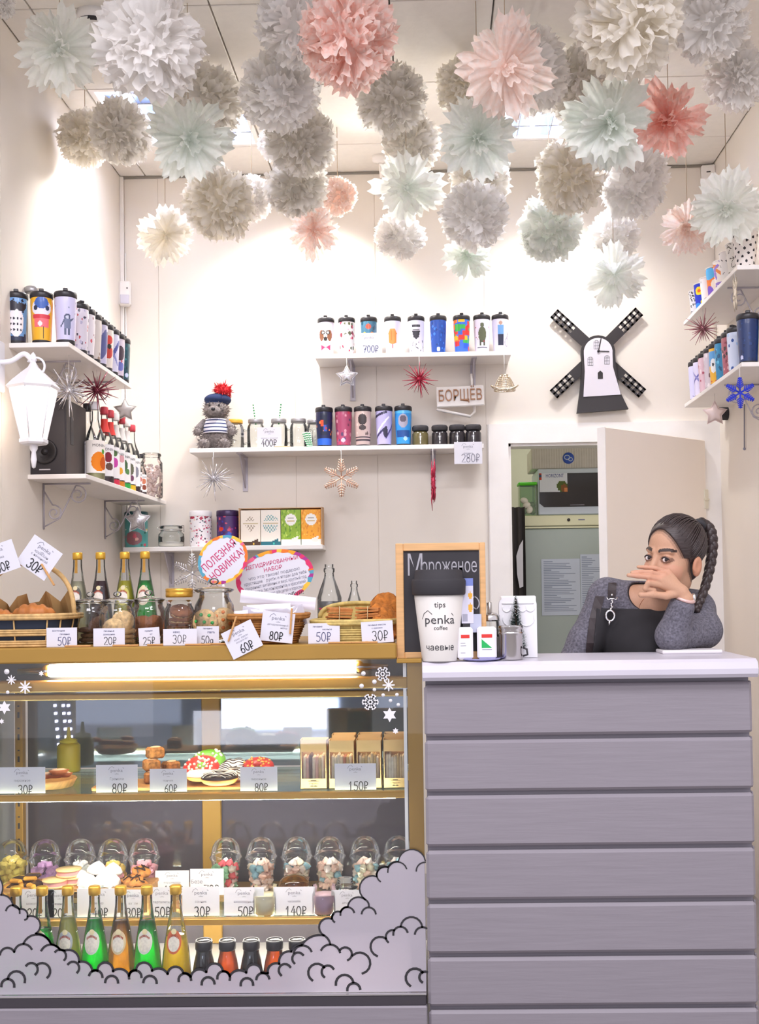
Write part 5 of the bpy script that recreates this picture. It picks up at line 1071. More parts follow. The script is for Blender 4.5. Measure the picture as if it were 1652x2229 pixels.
# ------------------------------------------------------------------ baked goods
def cookie_mesh(nm, r, th, m_, bumps=.12, seed=1):
    rs = np.random.RandomState(seed); vs = [(0, 0, th*.55)]; n = 18; rings = [(.35, .62), (.7, .55), (.93, .3), (1., 0.), (.93, -.35), (.5, -.45)]
    for k, (q, z) in enumerate(rings):
        for i in range(n): a = 2*PI*i/n; j = 1+rs.uniform(-.04, .04); vs.append((r*q*j*math.cos(a), r*q*j*math.sin(a), th*(z+rs.uniform(-bumps, bumps))))
    vs.append((0, 0, -th*.45)); fs = [(0, 1+i, 1+(i+1) % n) for i in range(n)]
    for k in range(len(rings)-1): fs += [(1+k*n+i, 1+(k+1)*n+i, 1+(k+1)*n+(i+1) % n, 1+k*n+(i+1) % n) for i in range(n)]
    L = len(vs)-1; fs += [(L, L-n+(i+1) % n, L-n+i) for i in range(n)]
    return MB().add(vs, fs).mesh(nm, m_)
def item(name, me, loc, rot, label, cat, group, s=1.):
    o = obj(name, me, None, loc, rot); o.scale = (s, s, s); return tagit(o, label, cat, group)
CK_PALE = mat('pale_cookie', 'd4b07c', .85, var=.3, scale=110, bump=1.); CK_BRN = mat('brown_cookie', '8a5636', .85, var=.25, scale=60, bump=.6); CK_DK = mat('dark_cookie', '5a3c2c', .8, var=.35, scale=90, bump=1.); CK_OR = mat('oat_cookie', 'b8702c', .9, var=.35, scale=70, bump=1.); CK_TAN = mat('tan_biscuit', 'b8763c', .85, var=.25, scale=70, bump=.7)
ck = {k: cookie_mesh('cookie', .034, .013, m_, .14, i) for i, (k, m_) in enumerate((('pale', CK_PALE), ('brown', CK_BRN), ('dark', CK_DK)))}
def cookie_jar(u, Y, r, h, label, lid='glass', round_=0.):
    t = thing('cookie_jar', label, 'jar', (P(u, 1380, Y)[0], Y, ZT), 0, 'cookie jars on the case top')
    if round_: pr = [(0, 0), (r*.7, 0), (r*.95, h*.12), (r, h*.35), (r*.93, h*.58), (r*.72, h*.7), (r*.7, h*.77), (r*.76, h*.8)]
    else: pr = [(0, 0), (r*.93, 0), (r, .007), (r, h*.56), (r*.93, h*.65), (r*.82, h*.7), (r*.82, h*.76), (r*.9, h*.79)]
    part('glass', MB().lathe(pr, 28, cap=False), GM, t)
    if lid == 'gold': part('lid', MB().lathe([(r*.86, h*.84), (r*.9, h*.86), (r*.9, h*.92), (r*.88, h*.925), (r*.9, h*.94), (r*.9, h*.99), (r*.84, h), (0, h)], 28), mat('gold_lid', 'c8983c', .3, .7), t); return t
    l_ = part('lid', MB().lathe([(r*.8, h*.77), (r*.95, h*.8), (r*.95, h*.82), (r*.5, h*.86), (r*.16, h*.885)], 28, cap=False), GM, t)
    part('knob', MB().ell((0, 0, h*.94), (r*.24, r*.24, h*.055), 14, 8).lathe([(r*.14, h*.87), (r*.12, h*.9)], 12, cap=False), GM, l_); return t
def in_jar(u, Y, lst, key, label, group, name='cookie'):
    x = P(u, 1380, Y)[0]
    for i, (dx, dy, dz, rx, ry) in enumerate(lst): item(name, ck[key], (x+dx, Y+dy, ZT+dz), (rx, ry, 0), label+(', leaning upright' if rx > .5 else ', lying flat')+(' left', ' right')[dx > 0]+(' low', ' in the middle', ' high')[min(2, int(dz/.02))], 'cookie', group)
cookie_jar(197, 3.26, .054, .155, 'wide glass jar with knob lid, leftmost of the cookie jars'); in_jar(197, 3.26, [(0, 0, .012, 0, 0), (.005, 0, .026, .05, 0), (-.004, 0, .04, 0, .05), (.03, -.01, .05, 1.2, .4)], 'dark', 'dark cookie in the leftmost jar', 'cookies in the leftmost jar')
cookie_jar(256, 3.13, .05, .155, 'glass jar of pale cookies with knob lid behind the 20 tag'); in_jar(256, 3.13, [(.012, .01, .012, 0, 0), (.012, .01, .026, 0, .05), (-.006, -.018, .046, 1.25, 0), (.012, .008, .066, 1.3, .2), (.016, .012, .04, .1, 0)], 'pale', 'pale vanilla cookie in the jar behind the 20 tag', 'pale cookies')
cookie_jar(324, 3.25, .051, .158, 'glass jar of brown cookies before the green bottle'); in_jar(324, 3.25, [(-.018, -.012, .05, 1.35, .5), (.02, -.012, .05, 1.4, -.35), (0, .0, .012, 0, 0), (.0, .012, .025, 0, 0)], 'brown', 'brown crumbly cookie in the jar before the green bottle', 'brown cookies')
cookie_jar(391, 3.15, .043, .16, 'glass jar with gold screw lid holding sandwich cookies', 'gold')
for i, (dz, ry, dx) in enumerate(((.014, 0, 0), (.03, .05, .0), (.046, 0, -.003), (.066, .12, .002), (.092, .75, .006))):
    t = thing('sandwich_cookie', ('lowest', 'second lowest', 'middle', 'second highest', 'topmost tilted')[i]+' brown sandwich cookie with cream in the gold-lidded jar', 'cookie', (P(391, 1380, 3.15)[0]+dx, 3.15-.004, ZT+dz), 0, 'sandwich cookies', rot=(ry*.7, ry*.3, 0)); b_ = cookie_mesh('biscuit', .033, .01, CK_BRN, .1, 3)
    part('biscuit', b_, None, t, (0, 0, .0045)); part('biscuit', b_, None, t, (0, 0, -.0045)); part('cream', MB().lathe([(.0, -.002), (.031, -.002), (.031, .002), (0, .002)], 18), CK_PALE, t)
cookie_jar(467, 3.17, .06, .19, 'rounded ribbed glass jar of cookies with green candy and a tall knob', round_=1)
GRN = mat('green_candy', '28b048', .25); ORC = mat('orange_candy', 'e07828', .25)
_ch = MB().ell((0, 0, 0), (.0052, .0052, .003), 10, 6).mesh('candy', GRN); _ch2 = MB().ell((0, 0, 0), (.0052, .0052, .003), 10, 6).mesh('candy', ORC)
for (dx, dy, dz, rx, ry, c_) in ((-.022, -.028, .062, 1.45, .1, _ch), (.028, -.012, .066, 1.3, .5, _ch2), (.0, .012, .03, .3, 0, _ch2), (-.02, .02, .05, 1.2, -.4, _ch)):
    t = thing('candy_cookie', ('front' if dy < 0 else 'hind')+(' pale cookie studded with green candy in the rounded jar' if c_ is _ch else ' pale cookie with orange candy in the rounded jar'), 'cookie', (P(467, 1380, 3.17)[0]+dx, 3.17+dy, ZT+dz), 0, 'candy cookies', rot=(rx, ry, 0))
    part('biscuit', cookie_mesh('biscuit', .036, .013, CK_PALE, .12, 5), None, t).scale = (1.05,)*3
    for k in range(7): a = k*2*PI/6; q = .0 if k == 6 else .023; part('candy', c_, None, t, (q*math.cos(a), q*math.sin(a), .009))
# wicker baskets
WICK = mat('wicker', 'c8a46c', .75, var=.25, scale=60); WICKD = mat('basket_lining', '2c3444', .9)
def wicker(label, x0, x1, y0, y1, h, fl_, band, m_=WICK, lin_=None, ncol=10, name='wicker_basket', group=None):
    cx, cy = (x0+x1)/2, (y0+y1)/2; t = thing(name, label, 'basket', (cx, cy, ZT), 0, group); a, b = (x1-x0)/2, (y1-y0)/2
    def ring(z, k, off, amp=.0): 
        s_ = fl_+(1-fl_)*z/h; pts = []
        for i in range(48):
            th = 2*PI*i/48; cc, ss = math.cos(th), math.sin(th); e = .5
            pts.append((a*s_*math.copysign(abs(cc)**e, cc)*(1+off), b*s_*math.copysign(abs(ss)**e, ss)*(1+off), z+amp*math.sin(i*PI+k*PI)))
        return pts
    for z in band:
        part('woven_band', MB().tube(ring(z, 0, 0, .0022), .0038, 6, closed=True).tube(ring(z+.007, 1, 0, .0022), .0038, 6, closed=True).tube(ring(z+.013, 0, 0, .002), .0032, 6, closed=True), m_, t)
    part('rim', MB().tube(ring(h, 0, .02, .003), .0065, 8, closed=True).tube(ring(h+.006, 1, .02, .003), .0055, 8, closed=True), m_, t)
    st = MB()
    for i in range(0, 48, 4):
        q0, q1 = ring(0.002, 0, -.005)[i], ring(h, 0, -.005)[i]; st.tube([q0, q1], .0024, 5)
    part('stakes', st, m_, t); lw = ring(.004, 0, -.03); uw = ring(h-.004, 0, -.03); n = 48
    part('lining', MB().add(lw+uw+[(0, 0, .003)], [(i, (i+1) % n, n+(i+1) % n, n+i) for i in range(n)]+[(2*n, (i+1) % n, i) for i in range(n)]), lin_ or m_, t); return t
bx0, bx1 = P(-60, 1400, 3.1)[0], P(142, 1400, 3.1)[0]
bk = wicker('wicker basket with dark lining and tall handle holding croissants', bx0, bx1, 3.06, 3.3, .083, .88, (.004, .035), WICK, WICKD)
hw_ = (bx1-bx0)/2
part('handle', MB().tube([(hw_*1.0*math.cos(a), 0, .07+.17*math.sin(a)**.7) for a in np.linspace(0.02, PI-.02, 26)], .007, 8), WICK, bk)
pb = MB(); n = 12; vs = [(-hw_*.9+1.8*hw_*i/n, (.02 if j else .09)-.02*math.sin(i*2.3), .05+(.075+.02*math.sin(i*1.7)+.025*(i/n))*j) for j in (0, 1) for i in range(n+1)]
part('paper_liner', pb.add(vs, [(i, i+1, n+2+i, n+1+i) for i in range(n)], False), mat('kraft_paper', 'c8a068', .8, var=.08), bk)
CRO = mat('croissant_crust', 'b06a2c', .5, var=.3, scale=25, bump=.4)
def croissant(loc, rz, label, s=1.):
    mb = MB(); n = 22; pts = []; rr = []
    for i in range(n):
        f_ = i/(n-1); a = -1.2+2.4*f_; pts.append((.06*math.sin(a), .035*(1-math.cos(a)), 0)); q = math.sin(PI*(.06+.88*f_)); rr.append(.03*q*(1+.12*(1 if (i//2) % 2 else -.6)))
    mb.tube(pts, rr, 14); o = obj('croissant', mb.mesh('croissant', CRO), None, loc, (0, 0, rz)); o.scale = (s,)*3; tagit(o, label, 'croissant', 'croissants')
croissant((P(75, 1320, 3.14)[0], 3.13, ZT+.092), .1, 'golden brown croissant in the wicker basket'); croissant((P(-2, 1330, 3.14)[0], 3.14, ZT+.08), -.3, 'croissant cut by the left picture edge in the wicker basket', .9)
croissant((P(60, 1330, 3.2)[0], 3.2, ZT+.045), .8, 'croissant lying lower in the wicker basket')
x0, x1 = P(500, 1390, 3.12)[0], P(663, 1390, 3.12)[0]
wicker('small brown basket with packets of dried fruit', x0, x1, 3.075, 3.26, .075, .72, (.004, .024, .044), mat('brown_wicker', 'b0783c', .75, var=.25, scale=60))
xm = (x0+x1)/2
def packet(u, v, Y, w_, h, tilt, label, m_, paint=None):
    c = P(u, v, Y); hw2, hh = w_/S(Y)/2, h/S(Y)/2; rs = random.Random(int(u)); mb = MB(); n = 8; vs = []
    for sg in (-1, 1):
        for j in range(n+1):
            for i in range(n+1):
                x, z = -hw2+2*hw2*i/n, -hh+2*hh*j/n; e = math.sin(PI*i/n)*math.sin(PI*j/n); vs.append((x, sg*(.001+.01*e)+rs.uniform(-.0015, .0015)*(e > 0), z))
    k = (n+1)**2; fs = [(o_+j*(n+1)+i, o_+j*(n+1)+i+1, o_+(j+1)*(n+1)+i+1, o_+(j+1)*(n+1)+i) for o_ in (0, k) for j in range(n) for i in range(n)]
    o = obj('fruit_packet', mb.add(vs, fs).mesh('fruit_packet', m_), None, c, (.0, -tilt, 0)); tagit(o, label, 'packet', 'packets in the brown basket'); return o
PK = sheet('cellophane', 'e6e4ee', None, .3, .25, 1); PKF = mat('packet_white', 'eceaf4', .3)
packet(605, 1306, 3.22, 165, 28, -.12, 'long white packet topmost in the brown basket', PKF); packet(585, 1326, 3.17, 96, 22, .03, 'short white packet below the topmost one', PKF); packet(560, 1345, 3.14, 70, 40, -.2, 'clear packet of dried fruit at the left of the brown basket', PK); packet(630, 1345, 3.16, 70, 44, .25, 'clear packet of dried fruit at the right of the brown basket', PK); packet(590, 1348, 3.19, 90, 34, .0, 'packet with orange fruit in the middle of the brown basket', mat('fruit_mix', 'c88a5a', .5, var=.5, scale=30)); packet(526, 1342, 3.12, 30, 26, .1, 'small white packet at the left end of the brown basket', PKF)
x0, x1 = P(679, 1390, 3.14)[0], P(864, 1390, 3.14)[0]
wt = wicker('pale wicker tray of biscuits beside the chalkboard', x0, x1-.005, 3.075, 3.34, .055, .92, (.004, .024), mat('straw_wicker', 'c8b06a', .75, var=.25, scale=60))
part('back_rim', MB().tube([((x1-x0)/2*.95*math.cos(a), .12, .05+.06*math.sin(a)**.5) for a in np.linspace(.05, PI-.05, 20)], .007, 6).add([((x1-x0)/2*.93*math.cos(a), .121, .03+k*(.02+.058*math.sin(a)**.5)) for k in (0, 1) for a in np.linspace(.05, PI-.05, 20)], [(i, i+1, 21+i, 20+i) for i in range(19)]), mat('straw_wicker', '', .7), wt)
_bis = MB().box(-.034, -.024, -.003, .034, .024, .003, b=.001)
_bis = _bis.mesh('biscuit', CK_TAN)
for (u, rz_) in ((738, .1), (803, -.12)):
    t = thing('biscuit_bundle', 'stack of flat tan biscuits tied with twine, left in the pale tray' if u == 738 else 'stack of flat tan biscuits tied with twine, right in the pale tray', 'biscuits', (P(u, 1370, 3.16)[0], 3.15, ZT+.028), rz_, 'biscuit bundles'); rs = random.Random(u)
    for k in range(9): part('biscuit', _bis, None, t, (rs.uniform(-.005, .005), rs.uniform(-.003, .003), .004+.0078*k), (rs.uniform(-.07, .07), rs.uniform(-.08, .08), rs.uniform(-.2, .2)))
    part('twine', MB().tube([(.0, -.028, -.002), (.003, -.028, .074), (.0, .028, .074), (0, .028, -.002)], .0013, 5, closed=True), mat('twine', 'd8c090', .8), t)
oc = cookie_mesh('oat_cookie', .046, .02, CK_OR, .3, 9)
for i, (u, v, Y, rx) in enumerate(((838, 1322, 3.2, 1.2), (830, 1343, 3.17, 1.1), (842, 1352, 3.14, 1.0), (836, 1372, 3.12, .4))): item('oat_cookie', oc, P(u, v, Y), (rx, .2*i-.3, .3*i), ('topmost','second','third','lowest')[i]+' rough orange oat cookie at the chalkboard end of the tray', 'cookie', 'oat cookies')
# oval signs and vodka-shaped water bottles behind
def oval(label, u, v, a, b, tilt, Y, texts, seed):
    c = P(u, v, Y); k = 1/S(Y); t = thing('oval_sign', label, 'sign', c, 0, 'oval paper signs'); R = roty(-tilt); a *= k; b *= k
    out = [(a*math.cos(i*PI/24), b*math.sin(i*PI/24)) for i in range(48)]
    def g(x, y, z): p = R @ np.array([x, 0, z]); return (p[0], y, p[2])
    bd_ = part('card', MB().prism(out, 0, .001, g), PAPER, t); rs = random.Random(seed); cols = ['d83a6a', 'f0a030', 'e86a8a', 'a83a8a', 'f0c048', '58a0b8', 'e87830']
    rg = MB(); q = 0; n = 96; c_ = lin(cols[0])
    for i in range(n):
        if rs.random() < .3: c_ = lin(rs.choice(cols))
        w0, w1 = .885+.02*math.sin(i*1.3), .885+.02*math.sin((i+1)*1.3)
        rg.add([g(s_*a*math.cos(j*2*PI/n), -.0007, s_*b*math.sin(j*2*PI/n)) for s_, j in ((w0, i), (1, i), (1, i+1), (w1, i+1))], [(0, 1, 2, 3)], False, [c_])
    part('border_print', rg, PRINTM, bd_)
    for (tx, sz, x, z, m_) in texts: part('lettering', MB().text(tx, sz*k, x*k, z*k, maxw=1.62*a*math.sqrt(max(.1, 1-((z*k+sz*k*.4)/b)**2)), fn=lambda p, q_: g(p, -.0009, q_)), m_, bd_)
    part('stand', MB().cone((0, .004, -b*.8), (0, .004, ZT-c[2]+.002), .004, .004, 8), WHITE, t)
MAG = mat('magenta_ink', 'c8286a', .6)
oval('tilted oval sign with magenta two-line lettering behind the jars', 485, 1218, 58, 50, .72, 3.30, [('ПОЛЕЗНАЯ', 24, 0, 4, MAG), ('НОВИНКА!', 24, 0, -22, MAG)], 3)
sl = [(s_, 10, 0, 3-10*i, INKG) for i, s_ in enumerate(('что это такое? подарок!', 'хрустящие фрукты и ягоды для тебя', 'сохраняют витамины и вкус круглый год', 'без сахара, без консервантов и красителей', 'полезный перекус для детей и взрослых'))]
oval('large tilted oval sign with small print behind the packets', 598, 1255, 86, 58, .2, 3.36, [('ДЕГИДРИРОВАННЫЙ', 12, 0, 27, MAG), ('НАБОР', 12, 0, 14, MAG)]+sl+[('Попробуй!', 14, 20, -50, INK)], 5)
for u, v0, h, lb, tx in ((717, 1228, .135, 'clear glass bottle with pink lettering behind the tray', 1), (771, 1264, .09, 'small clear glass bottle behind the tray', 0)):
    Yb = 3.42; t = thing('water_bottle', lb, 'bottle', (P(u, 1300, Yb)[0], Yb, ZT), 0); ht = float(P(u, v0, Yb)[2])-ZT; k = ht/.2; r = .038 if tx else .026
    part('glass', MB().lathe([(0, 0), (r, 0), (r, ht*.55), (r*.85, ht*.63), (r*.42, ht*.82), (r*.38, ht*.88), (r*.46, ht*.9), (r*.46, ht*.94), (r*.36, ht*.95), (r*.36, ht)], 24, cap=False), GM, t)
    part('contents', MB().lathe([(0, .003), (r*.93, .003), (r*.93, ht*.5), (0, ht*.5)], 20, cap=False), sheet('clear_water', 'dcdce0', None, .3, .6, 1), t)
    if tx: part('lettering', MB().text('TEVEA', .024, 0, ht*.34, fn=lambda a, b: ((r+.001)*math.sin(a/r), -(r+.001)*math.cos(a/r), b)), MAG, t)

# ------------------------------------------------------------------ chalkboard
cy_ = 3.075; A = P(864, 1446, cy_); ex = P(1060, 1446, cy_)[0]-A[0]; hh = float(P(870, 1183, cy_)[2]-A[2])
t = thing('chalkboard', 'small chalkboard in a pale wood frame standing on the case end', 'chalkboard', (A[0], cy_, max(A[2], KTOP+.002)), .0)
fw = 17/S(cy_); hh = float(P(870, 1183, cy_)[2]-max(A[2], KTOP+.002))
part('board', bx(fw*.8, .006, fw*.8, ex-fw*.8, .012, hh-fw*.8), mat('chalkboard_black', '343236', .8, var=.1, scale=10), t)
for a in ((0, 0, 0, fw, .018, hh), (ex-fw*.75, 0, 0, ex, .018, hh)): part('frame_stile', bx(*a, b=.002), WOOD, t)
for a in ((fw, 0, hh-fw, ex-fw*.75, .018, hh), (fw, 0, 0, ex-fw*.75, .018, fw)): part('frame_rail', bx(*a, b=.002), WOOD, t)
CH = mat('chalk', 'a8a6ac', .9); ck_ = MB(); zz = lambda v: float(P(900, v, cy_)[2]-t.location[2]); xx = lambda u: float(P(u, 1250, cy_)[0]-A[0])
part('chalk_word', MB().text('М', .085, xx(884), zz(1253), .005, align='L', maxw=32/S(cy_)).text('ороженое', .056, xx(917), zz(1247), .005, align='L', maxw=120/S(cy_)), CH, t)
ck_.ribbon(arc3((xx(1032), zz(1300)), (xx(1042), zz(1316)), (xx(1036), zz(1328)), 8), .003, None, .005).ribbon(arc3((xx(1032), zz(1300)), (xx(1026), zz(1316)), (xx(1036), zz(1328)), 8), .003, None, .005)
part('chalk_egg', ck_, CH, t)
# ------------------------------------------------------------------ counter things
ky = 3.06; q = P(957, 1440, ky); h = float(P(957, 1292, ky)[2])-KTOP; r1, r0 = 54/S(ky), 38/S(ky)
t = thing('tips_cup', 'big cream paper cup with black lid lettered tips', 'tips cup', (q[0], ky, KTOP))
part('cup', MB().lathe([(0, 0), (r0, 0), (r0*1.005, .003), (r1, h)], 40), mat('cream_cup', 'd6d2cc', .5), t)
part('lid', MB().lathe([(r1*1.04, h-.004), (r1*1.08, h), (r1*1.1, h+.034), (r1*1.06, h+.04), (r1*.98, h+.042), (r1*.95, h+.062), (r1*.9, h+.066), (r1*.4, h+.064), (0, h+.064)], 40), BLACKM, t)
def on(x, z): r = r0+(r1-r0)*z/h+.0007; a = x/r; return (r*math.sin(a), -r*math.cos(a), z)
part('lettering', MB().text('tips', .022, .002, h*.8, fn=on), INK, t); part('lettering', MB().text('чаевые', .024, .002, h*.17, fn=on), INK, t)
lt = MB(); lt.text('penka', .034, .002, h*.56, fn=on, sx=1.1); lt.text('coffee', .016, .004, h*.47, fn=on); lt.ribbon([(-.052, h*.63), (-.045, h*.71), (-.032, h*.755), (-.02, h*.7)], .0016, on); lt.ribbon([(.036, h*.71), (.041, h*.68)], .0016, on)
part('logo', lt, INK, t)
# saucer with sweetener dispensers
sy = 3.045; q = P(1047, 1438, sy); t = thing('saucer', 'flat lilac saucer under the sweetener dispensers', 'saucer', (q[0], 3.07, KTOP)); part('plate', MB().lathe([(0, 0), (.045, 0), (.056, .004), (.055, .006), (.043, .003), (0, .003)], 28), mat('lilac_china', '9a98c8', .3), t)
for u, lb in ((1013, 'white sweetener dispenser with red label, beside the tips cup'), (1060, 'white sweetener dispenser with red label and green triangle')):
    y_ = 3.06 if u > 1040 else 3.05; q = P(u, 1435, y_); hw2 = (17 if u < 1040 else 21)/S(y_); h = 70/S(y_); t = thing('sweetener_dispenser', lb, 'dispenser', (q[0], y_, KTOP+(.0035)), 0, 'sweetener dispensers')
    part('body', bx(-hw2, -.012, 0, hw2, .012, h, b=.006), mat('dispenser_white', 'f0eef2', .35), t)
    part('red_label', bx(-hw2*.55, -.0127, h*.66, hw2*.55, -.0115, h*.77, b=.0003), mat('label_bright_red', 'd8342c', .5), t)
    if u > 1040: part('green_triangle', MB().prism([(-hw2*.55, h*.35), (hw2*.5, h*.35), (-hw2*.55, h*.62)], -.0126, -.0118), mat('label_green', '1cb058', .5), t); part('small_print', MB().box(-hw2*.5, -.0125, h*.29, hw2*.5, -.0118, h*.305), INKG, t)
    else: part('small_print', MB().box(-hw2*.6, -.0125, h*.5, 0, -.0118, h*.515).box(-hw2*.6, -.0125, h*.42, hw2*.1, -.0118, h*.435).box(-hw2*.6, -.0125, h*.2, .0, -.0118, h*.215), INKG, t)
y_ = 3.14; q = P(1066, 1430, y_); t = thing('sugar_pourer', 'glass sugar pourer with a metal spout top behind the dispensers', 'sugar pourer', (q[0], y_, KTOP)); h = float(P(1066, 1352, y_)[2])-KTOP
part('glass', MB().lathe([(0, 0), (.03, 0), (.032, .005), (.03, h*.8), (.028, h)], 24, cap=False), GM, t); part('sugar', MB().lathe([(0, .003), (.029, .003), (.028, h*.55), (0, h*.6)], 20, cap=False), mat('sugar', 'f0ece8', .9), t)
part('metal_top', MB().lathe([(.03, h), (.031, h+.004), (.03, h+.016), (.02, h+.022), (.0085, h+.024), (.008, h+.052), (.006, h+.054)], 20), STEEL, t)
y_ = 3.075; q = P(1113, 1440, y_); t = thing('steel_canister', 'polished steel canister holding a tiny fir tree', 'canister', (q[0], y_+.01, KTOP)); k = 1/S(y_); r = 27*k; h = float(P(1113, 1362, y_)[2])-KTOP
part('body', MB().lathe([(0, 0), (r*.93, 0), (r*.95, .003), (r*.95, h*.74), (r, h*.76), (r, h*.8), (r*.94, h*.82), (r*.94, h*.88), (r, h*.9), (r, h)], 32, cap=False).lathe([(r*.97, h), (r*.9, .004), (0, .004)], 32, cap=False), STEEL, t)
part('handle', MB().tube([(r*.95, -.01, h*.35), (r*1.25, -.012, h*.3), (r*1.3, -.012, h*.14), (r*.95, -.01, h*.1)], .003, 8), BLACK, t)
y_ = 3.13; zb_ = float(P(1125, 1418, y_)[2]); q = P(1125, 1418, y_); ht = float(P(1125, 1298, y_)[2])-KTOP
t = thing('mini_fir_tree', 'tiny dark green bottle-brush fir tree with snowy tips', 'fir tree', (q[0], y_+.012, KTOP)); part('trunk', MB().tube([(0, 0, .0), (0, 0, ht*.95)], .003, 6), mat('tree_trunk', '4a3428', .8), t); part('stand', MB().lathe([(0, 0), (.016, 0), (.016, .008), (0, .01)], 14), mat('tree_trunk', '', .8), t)
nb, ns = MB(), MB(); rs = random.Random(4)
for i in range(1500):
    f_ = rs.random()**1.3; z = .02+(ht-.02)*f_; R_ = .031*(1-f_)**.8+.002; a = rs.uniform(0, 2*PI); d = np.array([math.cos(a), math.sin(a), .35]); p = np.array([0, 0, z]); e = p+d*R_*rs.uniform(.75, 1.05); sd = np.array([-math.sin(a), math.cos(a), 0])*.0011
    nb.add([p+sd*.5, e+sd, e-sd], [(0, 1, 2)], False)
    if i % 6 == 0: ns.ell(e, .0012, 5, 4)
part('needles', nb, mat('fir_green', '1f4a3c', .8, var=.3, scale=100), t)['kind'] = 'stuff'; part('snow_tips', ns, mat('snow_white', 'e0e6e4', .8), t)['kind'] = 'stuff'
y_ = 3.16; a0, a1 = P(1088, 1436, y_)[0], P(1170, 1436, y_)[0]; h = float(P(1140, 1300, y_)[2])-KTOP; t = thing('napkin_holder', 'white plastic napkin holder with raised scallops behind the steel canister', 'napkin holder', ((a0+a1)/2, y_, KTOP)); w2 = (a1-a0)/2; WP = mat('white_plastic', 'ecebef', .35)
def rplate(y0, y1): return MB().prism([(-w2, 0), (w2, 0)]+arc3((w2, h-.02), (w2-.006, h-.006), (w2-.02, h), 5)+arc3((-w2+.02, h), (-w2+.006, h-.006), (-w2, h-.02), 5), y0, y1)
fp = part('front_plate', rplate(0, .005), WP, t); part('back_plate', rplate(.033, .038), WP, t); part('base', bx(-w2, .005, 0, w2, .033, .012), WP, t); part('napkins', bx(-w2*.9, .007, .012, w2*.98, .031, h+.004, b=.003), mat('napkin_white', 'f4f2f4', .8), t)
sc_b = MB().tube([(-w2*.85, -.001, h*.9), (w2*.85, -.001, h*.9)], .002, 6)
for k in range(4): sc_b.tube([(p[0], -.001, p[1]) for p in arc3((-w2*.8+k*w2*.42, h*.86), (-w2*.6+k*w2*.42, h*.76), (-w2*.4+k*w2*.42, h*.86), 8)], .0018, 6)
for k in range(2): sc_b.tube([(p[0], -.001, p[1]) for p in arc3((-w2*.8+k*w2*.84, h*.7), (-w2*.4+k*w2*.84, h*.52), (k*w2*.84, h*.7), 8)], .0018, 6)
part('raised_pattern', sc_b, WP, fp)
y_ = 3.067; t = thing('card_holder', 'black and white leaflet stand between tips cup and sugar pourer', 'leaflet stand', (P(1017, 1430, y_)[0], y_, KTOP)); k = 1/S(y_)
part('stand', bx(-9*k, 0, 0, 6*k, .006, 92*k, b=.001), BLACK, t)
lf = Cv('d8d6e6', 14, 24).rect(-1, .85, 1, 1, '7a88c8').ell(.5, .62, .35, .07, 'e8b048').ell(.5, .35, .4, .09, 'e8b048').rect(-.8, .05, 0, .2, 'a8a8b8')
part('leaflet', MB().panel(lf, lambda u, v: ((-11+26*u)*k, -.0015, (80+98*v)*k)), PRINTM, t); part('small_card', bx(7*k, .0, 60*k, 32*k, .002, 100*k), mat('pale_card', 'b8bcd0', .5), t)

# ------------------------------------------------------------------ inside the case, top shelf
kb = 1/S(3.2); G1 = 'sandwich boxes in the case'; KRB = mat('kraft_box', 'd8b27c', .7, var=.04); yb_ = 3.12
def sbox(u0, u1, v0, Y, label, win=True):
    a, b = P(u0, 1720, Y)[0], P(u1, 1720, Y)[0]; h = float(P((u0+u1)/2, v0, Y)[2])-Z1; w2 = (b-a)/2-.001; t = thing('sandwich_box', label, 'sandwich box', ((a+b)/2, Y, Z1), 0, G1); d = .06
    part('side_panels', bx(-w2, 0, 0, -w2+.0015, d, h).box(w2-.0015, 0, 0, w2, d, h).box(-w2, d-.0015, 0, w2, d, h).box(-w2, 0, 0, w2, d, .0015), KRB, t)
    part('top_flap', bx(-w2, 0, h*.76, w2, .0015, h), KRB, t); part('bottom_flap', bx(-w2, 0, 0, w2, .0015, h*.21), KRB, t)
    part('window_frame', bx(-w2, 0, h*.21, -w2*.88, .0015, h*.76).box(w2*.88, 0, h*.21, w2, .0015, h*.76), KRB, t)
    part('window', bx(-w2*.88, .0008, h*.21, w2*.88, .0012, h*.76), PLAS, t)
    if win:
        rs = random.Random(int(u0)); cols = ['f0e2c0', 'e8d4a4', 'f2ead2', 'c88a70', 'e6b8a0', '6a4a3a', 'd8c088']
        n = 7
        for i in range(n): c_ = cols[0] if i in (0, 3, 6) else rs.choice(cols[1:]); part('sandwich_layer', MB().box(-w2*.8+1.6*w2*i/n, .006, h*.1, -w2*.8+1.6*w2*(i+.92)/n, .05, h*.72-.01*rs.random(), b=.003), mat('bread_'+c_, c_, .8, var=.15, scale=50), t)
    pr = MB().box(-w2*.4, -.0006, h*.155, w2*.4, -.0001, h*.162).box(-w2*.2, -.0006, h*.165, w2*.2, -.0001, h*.178); pr.text('сэндвич', h*.05, 0, h*.095, -.0005)
    pr.prism([(-w2*.3, h*.05), (-w2*.15, h*.07), (0, h*.06), (w2*.15, h*.07), (w2*.3, h*.05), (w2*.12, h*.045), (0, h*.052), (-w2*.12, h*.045)][::-1], -.0006, -.0001); part('print', pr, mat('box_print', '5a4632', .7), t)
for (a, b, v, lb) in ((653, 713, 1611, 'kraft sandwich box with pale bread in its window, leftmost'), (715, 773, 1612, 'kraft sandwich box second from the left behind the 150 tag'), (775, 832, 1611, 'kraft sandwich box third from the left behind the 150 tag'), (834, 888, 1610, 'kraft sandwich box rightmost beside the gold post')): sbox(a, b, v, 3.13, lb)
